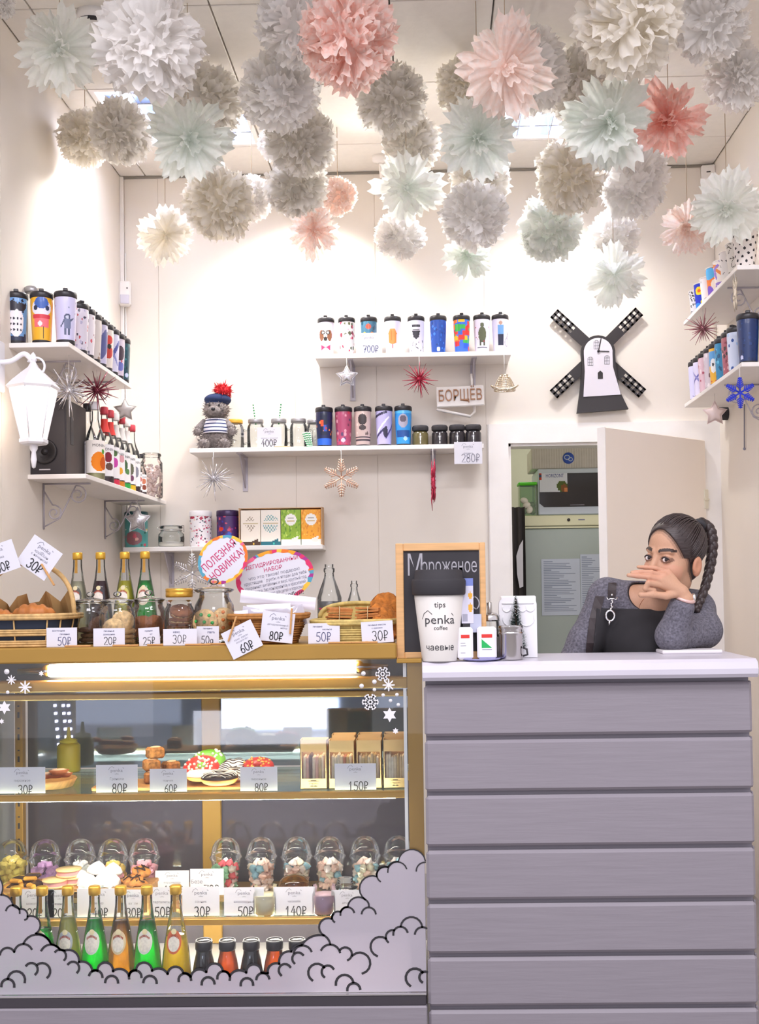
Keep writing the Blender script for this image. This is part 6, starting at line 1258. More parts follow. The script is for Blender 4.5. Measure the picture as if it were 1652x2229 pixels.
for (a, b, v, lb) in ((722, 775, 1600, 'kraft sandwich box in the back row, left'), (779, 832, 1599, 'kraft sandwich box in the back row, middle'), (836, 888, 1598, 'kraft sandwich box in the back row, right')): sbox(a, b, v, 3.21, lb, False)
PLATE = mat('acacia_wood', 'b8844c', .5, var=.25, scale=12, stretch=(1, 8, 1))
def plate(u, Y, r, z, label, sx=1., h=.012):
    t = thing('wooden_plate', label, 'plate', (P(u, 1700, Y)[0], Y, z), 0, 'wooden plates'); part('dish', MB().lathe([(0, 0), (r*.85, 0), (r, h), (r*.97, h+.002), (r*.84, .004), (0, .004)], 32, sx=sx), PLATE, t); return t
plate(110, 3.22, .075, Z1, 'round wooden plate with tarts at the left of the top shelf', 1.0, .022)
TARTC = mat('tart_crust', 'a85c30', .6, var=.15, scale=30); TARTF = mat('tart_cream', 'e8c0a0', .5)
for i, (u, v, rz_) in enumerate(((95, 1686, .1), (120, 1692, .2), (138, 1690, -.2), (70, 1688, 0), (108, 1700, .1), (50, 1690, .2), (128, 1680, .4))):
    q = P(u, v, 3.2+.012*(i % 3)); t = thing('almond_tart', 'small oval tart with cream top on the wooden plate, '+('middle left','front right','far right','second from the left','front middle','leftmost','top of the pile')[i], 'tart', (q[0], q[1], Z1+.026+(.012 if i > 4 else 0)), rz_, 'oval tarts'); part('crust', MB().lathe([(0, 0), (.014, 0), (.023, .012), (.021, .013)], 20, sx=1.3, sy=.7), TARTC, t); part('cream', MB().lathe([(.021, .012), (.012, .016), (0, .017)], 20, sx=1.25, sy=.62), TARTF, t)
GRAN = mat('granola', '9a6430', .8, var=.5, scale=90, bump=.8); GT = mat('almond_flake', 'e0b890', .6)
for i, (u, z, Y, lb) in enumerate(((255, 0, 3.2, 0), (332, 0, 3.19, 0), (330, .034, 3.2, 0), (338, .068, 3.21, 0), (372, .02, 3.25, 0), (372, 0., 3.2, 0))):
    t = thing('granola_bar', 'square granola bar topped with an almond flake, '+('alone behind the granola tag','lowest of the stack','middle of the stack','top of the stack','upper one behind the stack','lower one right of the stack')[i], 'granola bar', (P(u, 1690, Y)[0], Y, Z1+.012+z), .2*i, 'granola bars'); part('bar', MB().box(-.024, -.02, 0, .024, .02, .032, b=.006), GRAN, t); part('almond', MB().ell((0, -.004, .033), (.016, .01, .003), 12, 6), GT, t)
for nm, u, w_ in (('wooden board under the granola bars', 300, .115), ('wooden board under the donuts', 480, .13)):
    t = thing('wooden_board', nm, 'board', (P(u, 1720, 3.2)[0], 3.2, Z1), 0, 'wooden boards'); part('slab', bx(-w_, -.07, .0, w_, .07, .011, b=.003), PLATE, t)
def donut(loc, glaze, label, drz=None, dots=None, s=1., tilt=0.):
    t = thing('donut', label, 'donut', loc, 0, 'donuts', rot=(tilt, 0, 0), sc_=s)
    part('dough', MB().lathe([(.016+.0*i, 0) if 0 else (.032+.021*math.cos(2*PI*i/14), .018+.016*math.sin(2*PI*i/14)) for i in range(15)], 28, cap=False), mat('donut_dough', 'c8843c', .7, var=.15, scale=20), t)
    part('glaze', MB().lathe([(.032+.0222*math.cos(a), .0185+.017*math.sin(a)) for a in np.linspace(.1, PI-.1, 10)], 28, cap=False), glaze, t); rs = random.Random(len(label)); mb = MB()
    if drz:
        for k in range(9): y = -.045+.011*k; mb.tube([(x, y+.004*math.sin(x*200), .0195+.0172*max(0, 1-((math.hypot(x, y)-.032)/.0222)**2)**.5) for x in np.linspace(-.05, .05, 22) if .012 < math.hypot(x, y) < .053] or [(0, 0, 0), (0, 0, .001)], .0014, 5)
        part('drizzle', mb, drz, t)
    if dots:
        for k in range(26): a, r_ = rs.uniform(0, 2*PI), rs.uniform(.018, .046); mb.ell((r_*math.cos(a), r_*math.sin(a), .0195+.0172*max(0, 1-((r_-.032)/.0222)**2)**.5), .0042, 7, 5)
        part('topping', mb, dots, t)
CHO = mat('chocolate_glaze', '3a2620', .25); WHI = mat('white_icing', 'f0e8dc', .5); GR_ = mat('green_icing', '6aa82c', .4); RD = mat('red_glaze', 'd8342c', .3)
def at1(u, Y, z): return (P(u, 1700, Y)[0], Y, Z1+z)
donut(at1(478, 3.15, .012), CHO, 'chocolate donut with white drizzle at the front', WHI); donut(at1(437, 3.17, .02), WHI, 'plain puffy donut at the front left', None, None, .8); donut(at1(440, 3.235, .03), RD, 'red glazed donut with white drops', None, WHI, 1., .5); donut(at1(455, 3.27, .045), GR_, 'green glazed donut with drops at the back', None, WHI, .95, .5); donut(at1(512, 3.235, .02), WHI, 'cream glazed donut with dark stripes', CHO, None, 1., .4); donut(at1(562, 3.24, .03), mat('cherry_glaze', 'a82c24', .3), 'cherry red donut with nuts beside the 80 tag', None, mat('nuts', 'd89a3c', .6), .9, .4)
t = thing('mustard_bottle', 'olive squeeze bottle behind the left of the case', 'bottle', (P(152, 1650, 3.5)[0], 3.49, Z1)); part('body', MB().lathe([(0, 0), (.035, 0), (.036, .005), (.036, .082), (.026, .092)], 22), mat('olive_plastic', 'b0a030', .4), t); part('cap', MB().lathe([(.027, .09), (.027, .1), (.008, .106), (.004, .14)], 18), mat('olive_cap', 'c4b840', .4), t)
# ------------------------------------------------------------------ inside the case, second shelf
for u, Y, r, lb in ((420, 3.31, .065, 'wooden plate behind the 30 tag'), (560, 3.31, .065, 'wooden plate behind the chocolate biscuit tag')): plate(u, Y, r, Z2, lb, 1., .016)
LIFT = .035
def at2(u, Y, z): Y = Y+.105; z = z+.052*(u < 330); return (P(u, 1950, Y)[0], Y, Z2+z)
rsr = thing('wooden_riser', 'low wooden board raising the biscuits on the second shelf', 'board', (P(190, 1950, 3.3)[0], 3.3, Z2)); part('slab', bx(-.25, -.055, .070, .2, .06, .082, b=.002), PLATE, rsr)
for lx in (-.24, .19): part('leg', bx(lx-.008, -.05, 0, lx+.008, .055, .070), PLATE, rsr)
PINKW = mat('pink_filling', 'e8a8a8', .6); WAF = mat('wafer', 'e8c48c', .7, var=.1, scale=60)
for u, Y, z, lb in ((120, 3.165, .031, 'pink-filled round wafer sandwich at the front'), (150, 3.2, .053, 'pink-filled round wafer sandwich on top'), (163, 3.2, .031, 'pink-filled round wafer sandwich below')):
    t = thing('wafer_sandwich', lb, 'wafer', at2(u, Y, z), 0, 'wafer sandwiches'); part('wafer', MB().lathe([(0, 0), (.037, 0), (.037, .004), (0, .004)], 26), WAF, t); part('filling', MB().lathe([(.034, .004), (.035, .016)], 26, cap=False), PINKW, t); part('wafer', MB().lathe([(.037, .016), (.037, .02), (0, .021)], 26), WAF, t)
zef = MB(); vs = []; n = 24
for k, (r, z) in enumerate([(0, 0), (.025, .002), (.028, .01), (.022, .022), (.012, .031), (0, .038)]):
    for i in range(n): a = 2*PI*i/n+k*.2; q = r*(1+.1*math.cos(8*a)); vs.append((q*math.cos(a), q*math.sin(a), z))
zef = zef.add(vs, [(k*n+i, k*n+(i+1) % n, (k+1)*n+(i+1) % n, (k+1)*n+i) for k in range(5) for i in range(n)]).mesh('zefir', mat('zefir_white', 'f8f4f4', .7))
for i, (u, Y, z) in enumerate(((190, 3.16, .031), (240, 3.165, .031), (210, 3.2, .055), (245, 3.2, .05), (178, 3.2, .031), (225, 3.16, .031))): item('zefir_sweet', zef, at2(u, Y, z), (.2, 0, i), 'white swirled zefir sweet on the second shelf, '+('front left','front right','top left','top right','far left','front middle')[i], 'zefir', 'zefir sweets', 1.05)
DRZ = cookie_mesh('drizzled', .03, .013, mat('drizzle_cookie', 'b87838', .7, var=.5, scale=45, bump=.5), .15, 6)
for i, (u, Y, z, rx) in enumerate(((290, 3.165, .045, .4), (308, 3.2, .062, .3), (302, 3.17, .036, .2), (285, 3.2, .035, .1))):
    t = thing('drizzled_cookie', 'nut cookie with dark chocolate drizzle on the second shelf, '+('front left','topmost','front right','hind left')[i], 'cookie', at2(u, Y, z), 0, 'drizzled cookies', rot=(rx, 0, i)); part('biscuit', DRZ, None, t); part('drizzle', MB().tube([(-.026, -.012, .009), (-.01, .014, .0115), (-.002, -.016, .0115), (.012, .016, .0115), (.022, -.008, .009)], .002, 5).tube([(-.02, .012, .0095), (.0, -.004, .012), (.02, .012, .0095)], .002, 5), CHO, t)
YCK = mat('yellow_cookie', 'e0a038', .7, var=.4, scale=30)
for i, (u, Y, z) in enumerate(((30, 3.17, .02), (62, 3.18, .025), (82, 3.16, .03), (45, 3.2, .035), (70, 3.21, .04))):
    t = thing('checked_cookie', 'yellow and chocolate cookie at the left of the second shelf, '+('front left','front middle','front right','upper left','upper right')[i], 'cookie', at2(u, Y, z), .4*i, 'checked cookies'); part('biscuit', MB().box(-.028, -.02, 0, .028, .02, .012, b=.004), YCK, t); part('chocolate', MB().box(-.015, -.0215, .003, .016, .021, .0135, b=.002), CHO, t)
for u, c_, lb in ((578, 'ece0c0', 'round dessert jar with cream between the price tags'), (706, 'c8a8b8', 'round dessert jar with pink cream right of the cheesecake tag')):
    t = thing('dessert_jar', lb, 'jar', at2(u, 3.15, .001), 0, 'dessert jars'); part('glass', MB().lathe([(0, 0), (.036, 0), (.039, .006), (.039, .06), (.035, .07), (.036, .08)], 24, cap=False), GLS, t); part('cream', MB().lathe([(0, .003), (.036, .004), (.036, .055), (0, .056)], 22, cap=False), mat('cream_'+c_, c_, .6), t)
t = thing('plastic_tub', 'small clear dessert tub with lid near the cloud film', 'tub', at2(752, 3.2, .001)); part('tub', MB().lathe([(0, .0), (.03, 0), (.036, .06)], 20, cap=False), PLAS, t); part('cream', MB().lathe([(0, .002), (.028, .002), (.033, .05), (0, .052)], 20, cap=False), mat('zefir_white', '', .7), t); part('lid', MB().lathe([(.037, .06), (.037, .063), (.025, .066), (.022, .088), (0, .089)], 20), PLAS, t)
t = thing('glass_dome', 'small round glass lid behind the cheesecake tag', 'lid', at2(641, 3.22, .065)); part('dome', MB().lathe([(.045, 0), (.043, .014), (.03, .026), (0, .032)], 24, cap=False), glass('amber_glass', 'b89858', .3), t); part('pot', MB().lathe([(0, -.064), (.036, -.064), (.042, -.001)], 22, cap=False), CK_PALE, t)

# ------------------------------------------------------------------ back room
FY = 5.75; f0, f1 = P(1141, 1300, FY)[0], P(1141, 1300, FY)[0]+.55; FT = float(P(1200, 1122, FY)[2]); FD = float(P(1200, 1150, FY)[2])
t = thing('fridge', 'pale grey-green fridge with a cream top panel seen through the doorway', 'fridge', ((f0+f1)/2, FY, 0)); w2 = (f1-f0)/2
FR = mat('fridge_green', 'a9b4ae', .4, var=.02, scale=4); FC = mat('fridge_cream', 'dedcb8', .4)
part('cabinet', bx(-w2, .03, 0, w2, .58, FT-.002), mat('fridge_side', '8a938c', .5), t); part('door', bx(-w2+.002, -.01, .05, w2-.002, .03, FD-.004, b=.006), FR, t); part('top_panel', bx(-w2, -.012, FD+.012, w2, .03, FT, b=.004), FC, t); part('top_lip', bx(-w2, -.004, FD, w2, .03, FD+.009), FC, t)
part('knob', MB().tube([(P(1237, 1130, FY)[0]-(f0+f1)/2, -.018, FT-.025), (P(1237, 1130, FY)[0]-(f0+f1)/2, -.01, FT-.025)], .008, 12), BLACK, t); part('badge', bx(P(1258, 1130, FY)[0]-(f0+f1)/2, -.0135, FT-.028, P(1272, 1130, FY)[0]-(f0+f1)/2, -.011, FT-.022), INKG, t)
def notice(u0, v0, u1, v1, label, seed, rows):
    a, b = P(u0, v1, FY-.013), P(u1, v0, FY-.013); t = thing('notice_sheet', label, 'paper sheet', (a[0], FY-.013, a[2]), 0, 'papers on the fridge'); w_, h = b[0]-a[0], b[2]-a[2]; k = part('sheet', bx(0, 0, 0, w_, .0006, h), mat('blue_white_paper', 'c4ccda', .6), t); mb = MB(); rs = random.Random(seed)
    for i in range(rows):
        z = h*(.95-.9*i/rows); L = w_*rs.uniform(.4, .9); mb.box(w_*.06, -.0005, z-.0018, w_*.06+L*(1 if i % 5 else .45), -.0001, z+(.0018 if i % 5 else .003))
    part('printing', mb, mat('print_blue_grey', '8a94a8', .7), k)
notice(1180, 1216, 1262, 1340, 'sheet of printed rules taped on the fridge door', 3, 30); notice(1265, 1206, 1312, 1330, 'second printed sheet beside the door leaf on the fridge', 4, 28)
a = P(1172, 1122, FY); t = thing('microwave', 'white microwave with dark door on top of the fridge', 'microwave', (a[0], FY+.0, FT)); mh = float(P(1200, 1020, FY)[2])-FT; mw = .46
part('body', bx(0, .01, 0, mw, .34, mh, b=.006), mat('microwave_white', 'c9d2e0', .35), t)
part('front', bx(.001, 0, .004, mw-.001, .012, mh-.002, b=.004), mat('microwave_white', '', .35), t)
part('door_glass', MB().prism([(.006, mh*.26), (.03, mh*.18), (mw*.8, mh*.18), (mw*.8, mh*.9), (.006, mh*.9)], -.002, .001), mat('microwave_glass', '2c2a2e', .15), t)
st = Cv('dfe2ee', 26, 14).rect(-1, .62, -.82, 1, 'c84a30').rect(-1, .8, -.85, .95, '3a4a68').ell(.62, .3, .38, .3, '5a6a38').ell(.75, .2, .22, .2, '8a5a38').rect(.8, 0, 1, .25, 'd88a58')
sk = part('sticker', MB().panel(st, lambda u, v: (.008+.145*u, -.003, mh*(.5+.4*v))), PRINTM, t); part('lettering', MB().text('HORIZONT', .026, .088, mh*.81, -.0036, maxw=.092), mat('sticker_blue', '1c3a8a', .5), sk)
part('handle_print', bx(mw*.36, -.0026, mh*.21, mw*.52, -.0018, mh*.222), INKG, t)
c0 = P(1157, 1017, FY+.02); cb = thing('wrapped_carton', 'flat cling-wrapped corrugated carton on the microwave with a blue round mark', 'carton', (c0[0], FY+.02, FT+mh)); hb = float(P(1200, 975, FY+.02)[2])-FT-mh; CT = mat('grey_carton', 'c2bab4', .5, var=.08, scale=30)
part('box', bx(0, 0, 0, .44, .26, hb, b=.004), CT, cb); rb = MB()
for k in range(34): rb.box(.006+.013*k, -.0015, .004, .010+.013*k, .0005, hb-.004)
part('corrugation', rb, mat('carton_rib', 'd0cac6', .5), cb)
part('round_mark', MB().lathe([(0, .0), (.03, .0), (.03, .001), (0, .001)], 24), mat('mark_blue', '3a58b8', .5), cb, (P(1238, 995, FY)[0]-c0[0], -.002, hb*.5), (PI/2, 0, 0)); part('mark_rings', MB().tube([(.014*math.cos(a)-.007, .011*math.sin(a)+.004, .0015) for a in np.linspace(0, 2*PI, 14)[:-1]], .0022, 5, closed=True).tube([(.01*math.cos(a)+.011, .009*math.sin(a)-.006, .0015) for a in np.linspace(0, 2*PI, 14)[:-1]], .0022, 5, closed=True), mat('mark_pale', 'c8d0e0', .5), cb, (P(1238, 995, FY)[0]-c0[0], -.002, hb*.5), (PI/2, 0, 0))
g0 = P(1152, 1122, FY); t = thing('egg_container', 'green-lidded clear tub of eggs on the fridge beside the microwave', 'container', (g0[0]-.002, FY+.04, FT)); k = 1/S(FY); part('tub', bx(-19*k, -.03, 0, 17*k, .08, 68*k, b=.004), glass('green_plastic', 'b8ccb0', .5), t); part('lid', bx(-21*k, -.032, 68*k, 19*k, .082, 74*k, b=.003), mat('lime_lid', '58d81c', .4), t)
eg = MB().ell((0, 0, 0), (.017, .017, .021), 12, 8).mesh('egg', mat('egg_white', 'ece6dc', .5))
for i, (x, z) in enumerate(((-9, 9), (1, 10), (9, 8), (-5, 20), (6, 21), (-10, 30))): item('egg', eg, (g0[0]+x*k, FY+.03-(.02 if i % 2 else 0), FT+z*k+.008), (0, .4*i, 0), ('lowest left','lowest middle','lowest right','middle left','middle right','topmost')[i]+' white egg in the green-lidded tub', 'egg', 'eggs')
t = thing('dark_coats', 'dark grey garments hanging left of the fridge', 'garment', (P(1125, 1250, 5.6)[0]-.02, 5.62, 0)); cm = MB(); n = 14
vs = [((i/n-.5)*.13, -.03*math.sin(i*1.9), z) for z in (.4, 1.0, 1.55, 1.72) for i in range(n+1)]; cm.add(vs, [(k*(n+1)+i, k*(n+1)+i+1, (k+1)*(n+1)+i+1, (k+1)*(n+1)+i) for k in range(3) for i in range(n)]); part('cloth', cm, mat('dark_cloth', '4c4644', .9), t)
part('back_cloth', MB().add([(p[0], p[1]+.05, p[2]) for p in vs], cm.f), mat('dark_cloth', '', .9), t)
t = thing('folded_paper', 'folded white paper tucked beside the fridge', 'paper', P(1133, 1280, 5.58)); k = 1/S(5.58); part('sheet', MB().prism([(-2*k, 0), (6*k, 3*k), (7*k, 105*k), (-1*k, 92*k), (-8*k, 70*k), (-7*k, 30*k)], 0, .002), PAPER, t)
# ------------------------------------------------------------------ tissue pompoms under the ceiling
def petal_grid(rs, L, W, curl, pleat, kp, nx=6, ny=8, notch=.1):
    V = np.zeros((nx+1, ny+1, 3)); ph = rs.uniform(0, 6.28)
    for i in range(nx+1):
        t = i/nx
        for j in range(ny+1):
            s_ = -1+2*j/ny; w_ = W*(.10+.95*t**.75)*(1-.18*t**4)
            tipl = 1-notch*abs(math.sin(kp*s_*1.3+ph))*t**3-.07*s_*s_*t*t
            V[i, j] = (L*t*tipl, w_*s_*(1-.1*abs(math.sin(kp*s_))), curl*t*t+pleat*t*math.cos(kp*PI*s_+ph)+rs.uniform(-.02, .02)*t-.25*W*s_*s_*t)
    return V
def grid_faces(nx, ny, o=0): return [(o+i*(ny+1)+j, o+(i+1)*(ny+1)+j, o+(i+1)*(ny+1)+j+1, o+i*(ny+1)+j+1) for i in range(nx) for j in range(ny)]
def frame(d, roll):
    d = d/np.linalg.norm(d); a = np.cross(d, (0, 0, 1.) if abs(d[2]) < .9 else (1., 0, 0)); a /= np.linalg.norm(a); b = np.cross(d, a)
    s_ = math.cos(roll)*a+math.sin(roll)*b; return np.stack([d, s_, np.cross(d, s_)], 1)
def fluff_mesh(nm, seed, m_, n=120, W=.30):
    rs = random.Random(seed); mb = MB(); mb.ell((0, 0, 0), .5, 20, 12)
    for k in range(n):
        z = 1-2*(k+.5)/n; a = k*2.399963+rs.uniform(-.25, .25); q = math.sqrt(1-z*z); d = np.array([q*math.cos(a), q*math.sin(a), z])
        V = petal_grid(rs, rs.uniform(.52, .68), W*rs.uniform(.85, 1.25), rs.uniform(-.26, .26), rs.uniform(.035, .07), rs.choice((2.5, 3, 3.5)), 6, 10, .2)
        V[:, :, 1] *= 1.0; V[:, :, 0] += .38
        R = frame(d, rs.uniform(0, PI)); mb.add(V.reshape(-1, 3) @ R.T, grid_faces(6, 10))
    return mb.mesh(nm, m_)
TIS = {'white': ('fdfcfa', 'fcfaf8'), 'cream': ('fcf9f3', 'faf6ec'), 'grey': ('f8f6f2', 'f5f2ec'), 'mint': ('f7faf6', 'eff4ee'), 'mintw': ('fcfdfa', 'f6f9f4'), 'pink': ('fdf6f2', 'fbe4da'), 'coral': ('fcdfd7', 'f8c8bc'), 'rose': ('fdf0ea', 'fad8cd'), 'blush': ('fdf5f0', 'fbe9e0')}
TM = {k: sheet('tissue_'+k, a, None, .55, 0, 0, b) for k, (a, b) in TIS.items()}
FLM = {}
def fluff(col, var):
    if (col, var) not in FLM: FLM[(col, var)] = fluff_mesh('tissue_ball', var*7+len(col), TM[col])
    return FLM[(col, var)]
PTM = {}
def petals(col):
    if col not in PTM:
        PTM[col] = []
        for k in range(5):
            rs = random.Random(k*11+3); V = petal_grid(rs, 1., .24+.05*(k % 3), (.12, .26, -.02, .34, .16)[k], .04+.008*k, (2, 2.5, 3, 2.5, 2)[k], 7, 10, .16)
            PTM[col].append(MB().add(V.reshape(-1, 3), grid_faces(7, 10)).mesh('petal', TM[col]))
    return PTM[col]
GP = 'tissue pompoms under the ceiling'
CORD = mat('beige_thread', 'b8a48c', .9)
def pompom(u, v, r, Y, col, style, label, seed, ax=(0, 0)):
    c = P(u, v, Y); R = 1.16*r/S(Y); top = min(c[2]+R, ZC-.004)
    if c[2]+R > ZC-.004: c[2] = ZC-.004-R
    t = thing('tissue_pompom', label, 'pompom', c, 0, GP); rs = random.Random(seed)
    part('thread', MB().tube([(0, 0, 0), (0, 0, ZC-c[2]-.001)], .0014, 4), CORD, t)
    if style == 'f':
        o = part('tissue_ball', fluff(col, seed % 3), None, t); o.scale = (R*1.02, R*rs.uniform(.9, 1.05), R*rs.uniform(.9, 1.02)); o.rotation_euler = tuple(rs.uniform(0, 6.28) for _ in range(3))
    else:
        a = CAM-c; a = a/np.linalg.norm(a)+np.array([ax[0], 0, ax[1]]); a /= np.linalg.norm(a)
        A = frame(a, 0); pm = petals(col)
        for th, n in ((26, 5), (50, 8), (77, 10), (105, 9), (135, 6)):
            off = rs.uniform(0, 6)
            for k in range(n):
                t_ = math.radians(th+rs.uniform(-14, 14)); ph = off+2*PI*k/n+rs.uniform(-.3, .3)
                d = A @ np.array([math.cos(t_), math.sin(t_)*math.cos(ph), math.sin(t_)*math.sin(ph)]); out = a-d*np.dot(a, d)*1.0
                s_ = np.cross(d, a); s_ /= np.linalg.norm(s_)+1e-9; nrm = np.cross(d, s_); L = R*(rs.uniform(.78, 1.08) if th > 40 else rs.uniform(.45, .7))
                if np.dot(nrm, a) < 0: s_ = -s_; nrm = -nrm
                if th == 28: nrm = -nrm; s_ = -s_
                o = part('petal', pm[rs.randrange(5)], None, t); M = Matrix([[*(L*np.array([d[i], s_[i], nrm[i]])), 0] for i in range(3)]+[[0, 0, 0, 1]]); o.matrix_basis = M
        part('tie', MB().ell(a*R*.04, R*.07, 8, 6), mat('tie_'+col, TIS[col][1], .9), t)
PL = [(8, 8, 26, 3.5, 'white', 'f', 'small white pompom cut by the top left corner'),
 (130, 108, 90, 3.5, 'mintw', 'o', 'pale mint open pompom at top left beside the big white one'), (325, 98, 112, 3.3, 'white', 'f', 'big bright white fluffy pompom at the top left'),
 (262, 288, 66, 4.05, 'grey', 'f', 'cream-grey fluffy pompom, right of a touching pair on the left'), (185, 300, 58, 4.15, 'cream', 'f', 'cream fluffy pompom, left of a touching pair on the left'),
 (410, 300, 92, 3.6, 'mint', 'o', 'large grey-mint open pompom on the left'), (455, 205, 76, 4.0, 'grey', 'f', 'grey-white fluffy pompom behind the large grey-mint one'),
 (478, 440, 76, 4.15, 'cream', 'f', 'cream fluffy pompom above the cream star-like one'), (548, 432, 46, 4.5, 'white', 'f', 'white pompom half hidden behind a cream one at left'), (360, 513, 66, 4.2, 'cream', 'o', 'creamy white open pompom lowest on the left'),
 (608, 200, 82, 3.7, 'white', 'f', 'white fluffy pompom left of the pink one'), (655, 308, 72, 4.0, 'grey', 'f', 'grey-white fluffy pompom in the middle of a hanging column'), (598, 312, 36, 4.4, 'white', 'f', 'small white pompom peeping out left of the column'), (645, 404, 66, 4.2, 'grey', 'f', 'grey fluffy pompom lowest of the column'),
 (735, 428, 38, 4.6, 'blush', 'f', 'small blush white pompom beside the column'), (684, 502, 60, 4.4, 'pink', 'o', 'peach and white open pompom low on the left of centre'),
 (648, 42, 86, 3.45, 'white', 'f', 'white fluffy pompom at the top behind the pink one'), (758, 85, 104, 3.3, 'rose', 'f', 'large pink ruffled pompom at the top'),
 (850, 215, 72, 3.95, 'grey', 'f', 'grey-white pompom right of the large pink one'), (895, 312, 60, 4.2, 'grey', 'f', 'grey-white pompom above the mint-white one'), (885, 408, 76, 4.1, 'mintw', 'o', 'mint-white open pompom in the centre'), (870, 515, 50, 4.6, 'white', 'f', 'small white pompom below the mint-white centre one'),
 (1012, 130, 60, 4.0, 'cream', 'f', 'cream pompom behind the big blush flower'), (1100, 145, 102, 3.4, 'blush', 'o', 'big blush pink open pompom at the top centre right'),
 (1040, 298, 82, 3.6, 'mint', 'o', 'dark grey-mint open pompom below the blush one'), (1045, 392, 62, 4.35, 'grey', 'f', 'grey-white pompom below the dark grey-mint one'), (1032, 470, 68, 3.98, 'white', 'f', 'bright white pompom above the small green one'), (1018, 556, 50, 4.5, 'mint', 'o', 'small green-tinted pompom low in the centre'),
 (1145, 5, 86, 3.8, 'white', 'f', 'white pompom cut by the top edge right of centre'), (1256, 182, 72, 3.95, 'grey', 'f', 'grey-white pompom left of the grey-mint open one'), (1328, 265, 94, 3.6, 'mint', 'o', 'large grey-mint open pompom next to the coral one'), (1455, 262, 82, 3.7, 'coral', 'o', 'coral pink open pompom on the right'),
 (1368, 42, 112, 3.3, 'cream', 'f', 'huge cream-white pompom at the top right'), (1548, 48, 78, 3.45, 'white', 'f', 'white pompom at the top right corner'), (1604, 168, 66, 3.7, 'white', 'f', 'cool white pompom at the right edge'),
 (1242, 382, 76, 4.1, 'cream', 'f', 'cream pompom left of the bright white one on the right'), (1382, 398, 74, 4.2, 'white', 'f', 'bright white fluffy pompom under the grey-mint one'), (1197, 495, 68, 4.35, 'mintw', 'f', 'mint-white pompom low right of centre'), (1336, 513, 52, 4.55, 'white', 'f', 'small white pompom above the lowest right one'), (1336, 600, 66, 4.4, 'mintw', 'o', 'white-green open pompom lowest on the right above the windmill clock'),
 (1496, 495, 58, 4.3, 'blush', 'o', 'small pink open pompom beside the mint one on the right'), (1582, 452, 78, 4.0, 'mintw', 'o', 'pale mint open pompom over the right shelf cups')]
PL = [list(p) for p in PL]
FIX = [(-1.0, 4.45, 3.16, .09), (-.55, 4.72, 3.16, .09), (.6, 4.72, 3.16, .09), (-.2, 4.93, 3.16, .09), (.3, 4.93, 3.16, .09)]
for it in range(240):                                  # hang them at depths where they do not run into each other
    mv = False; cc = [(P(p[0], p[1], p[3]), 1.1*p[2]/S(p[3])) for p in PL]
    for i in range(len(PL)):
        for j in range(i):
            (a, ra), (b, rb) = cc[i], cc[j]; need = .97*(ra+rb)
            if np.linalg.norm(a-b) < need:
                s_ = .015 if (PL[i][3], i) > (PL[j][3], j) else -.015; PL[i][3] = min(4.93, max(3.2, PL[i][3]+s_)); PL[j][3] = min(4.93, max(3.2, PL[j][3]-s_)); mv = True
        for fx in FIX:
            if np.linalg.norm(cc[i][0]-np.array(fx[:3])) < cc[i][1]+fx[3]: PL[i][3] += .015 if cc[i][0][1] > fx[1] else -.015; mv = True
    if not mv: break
for i, (u, v, r, Y, col, st, lb) in enumerate(PL):
    pompom(u, v, r, Y, col, 'f' if st[0] == 'f' else 'o', lb, i+1, (random.Random(i).uniform(-.3, .3), random.Random(i+50).uniform(-.35, .1)))
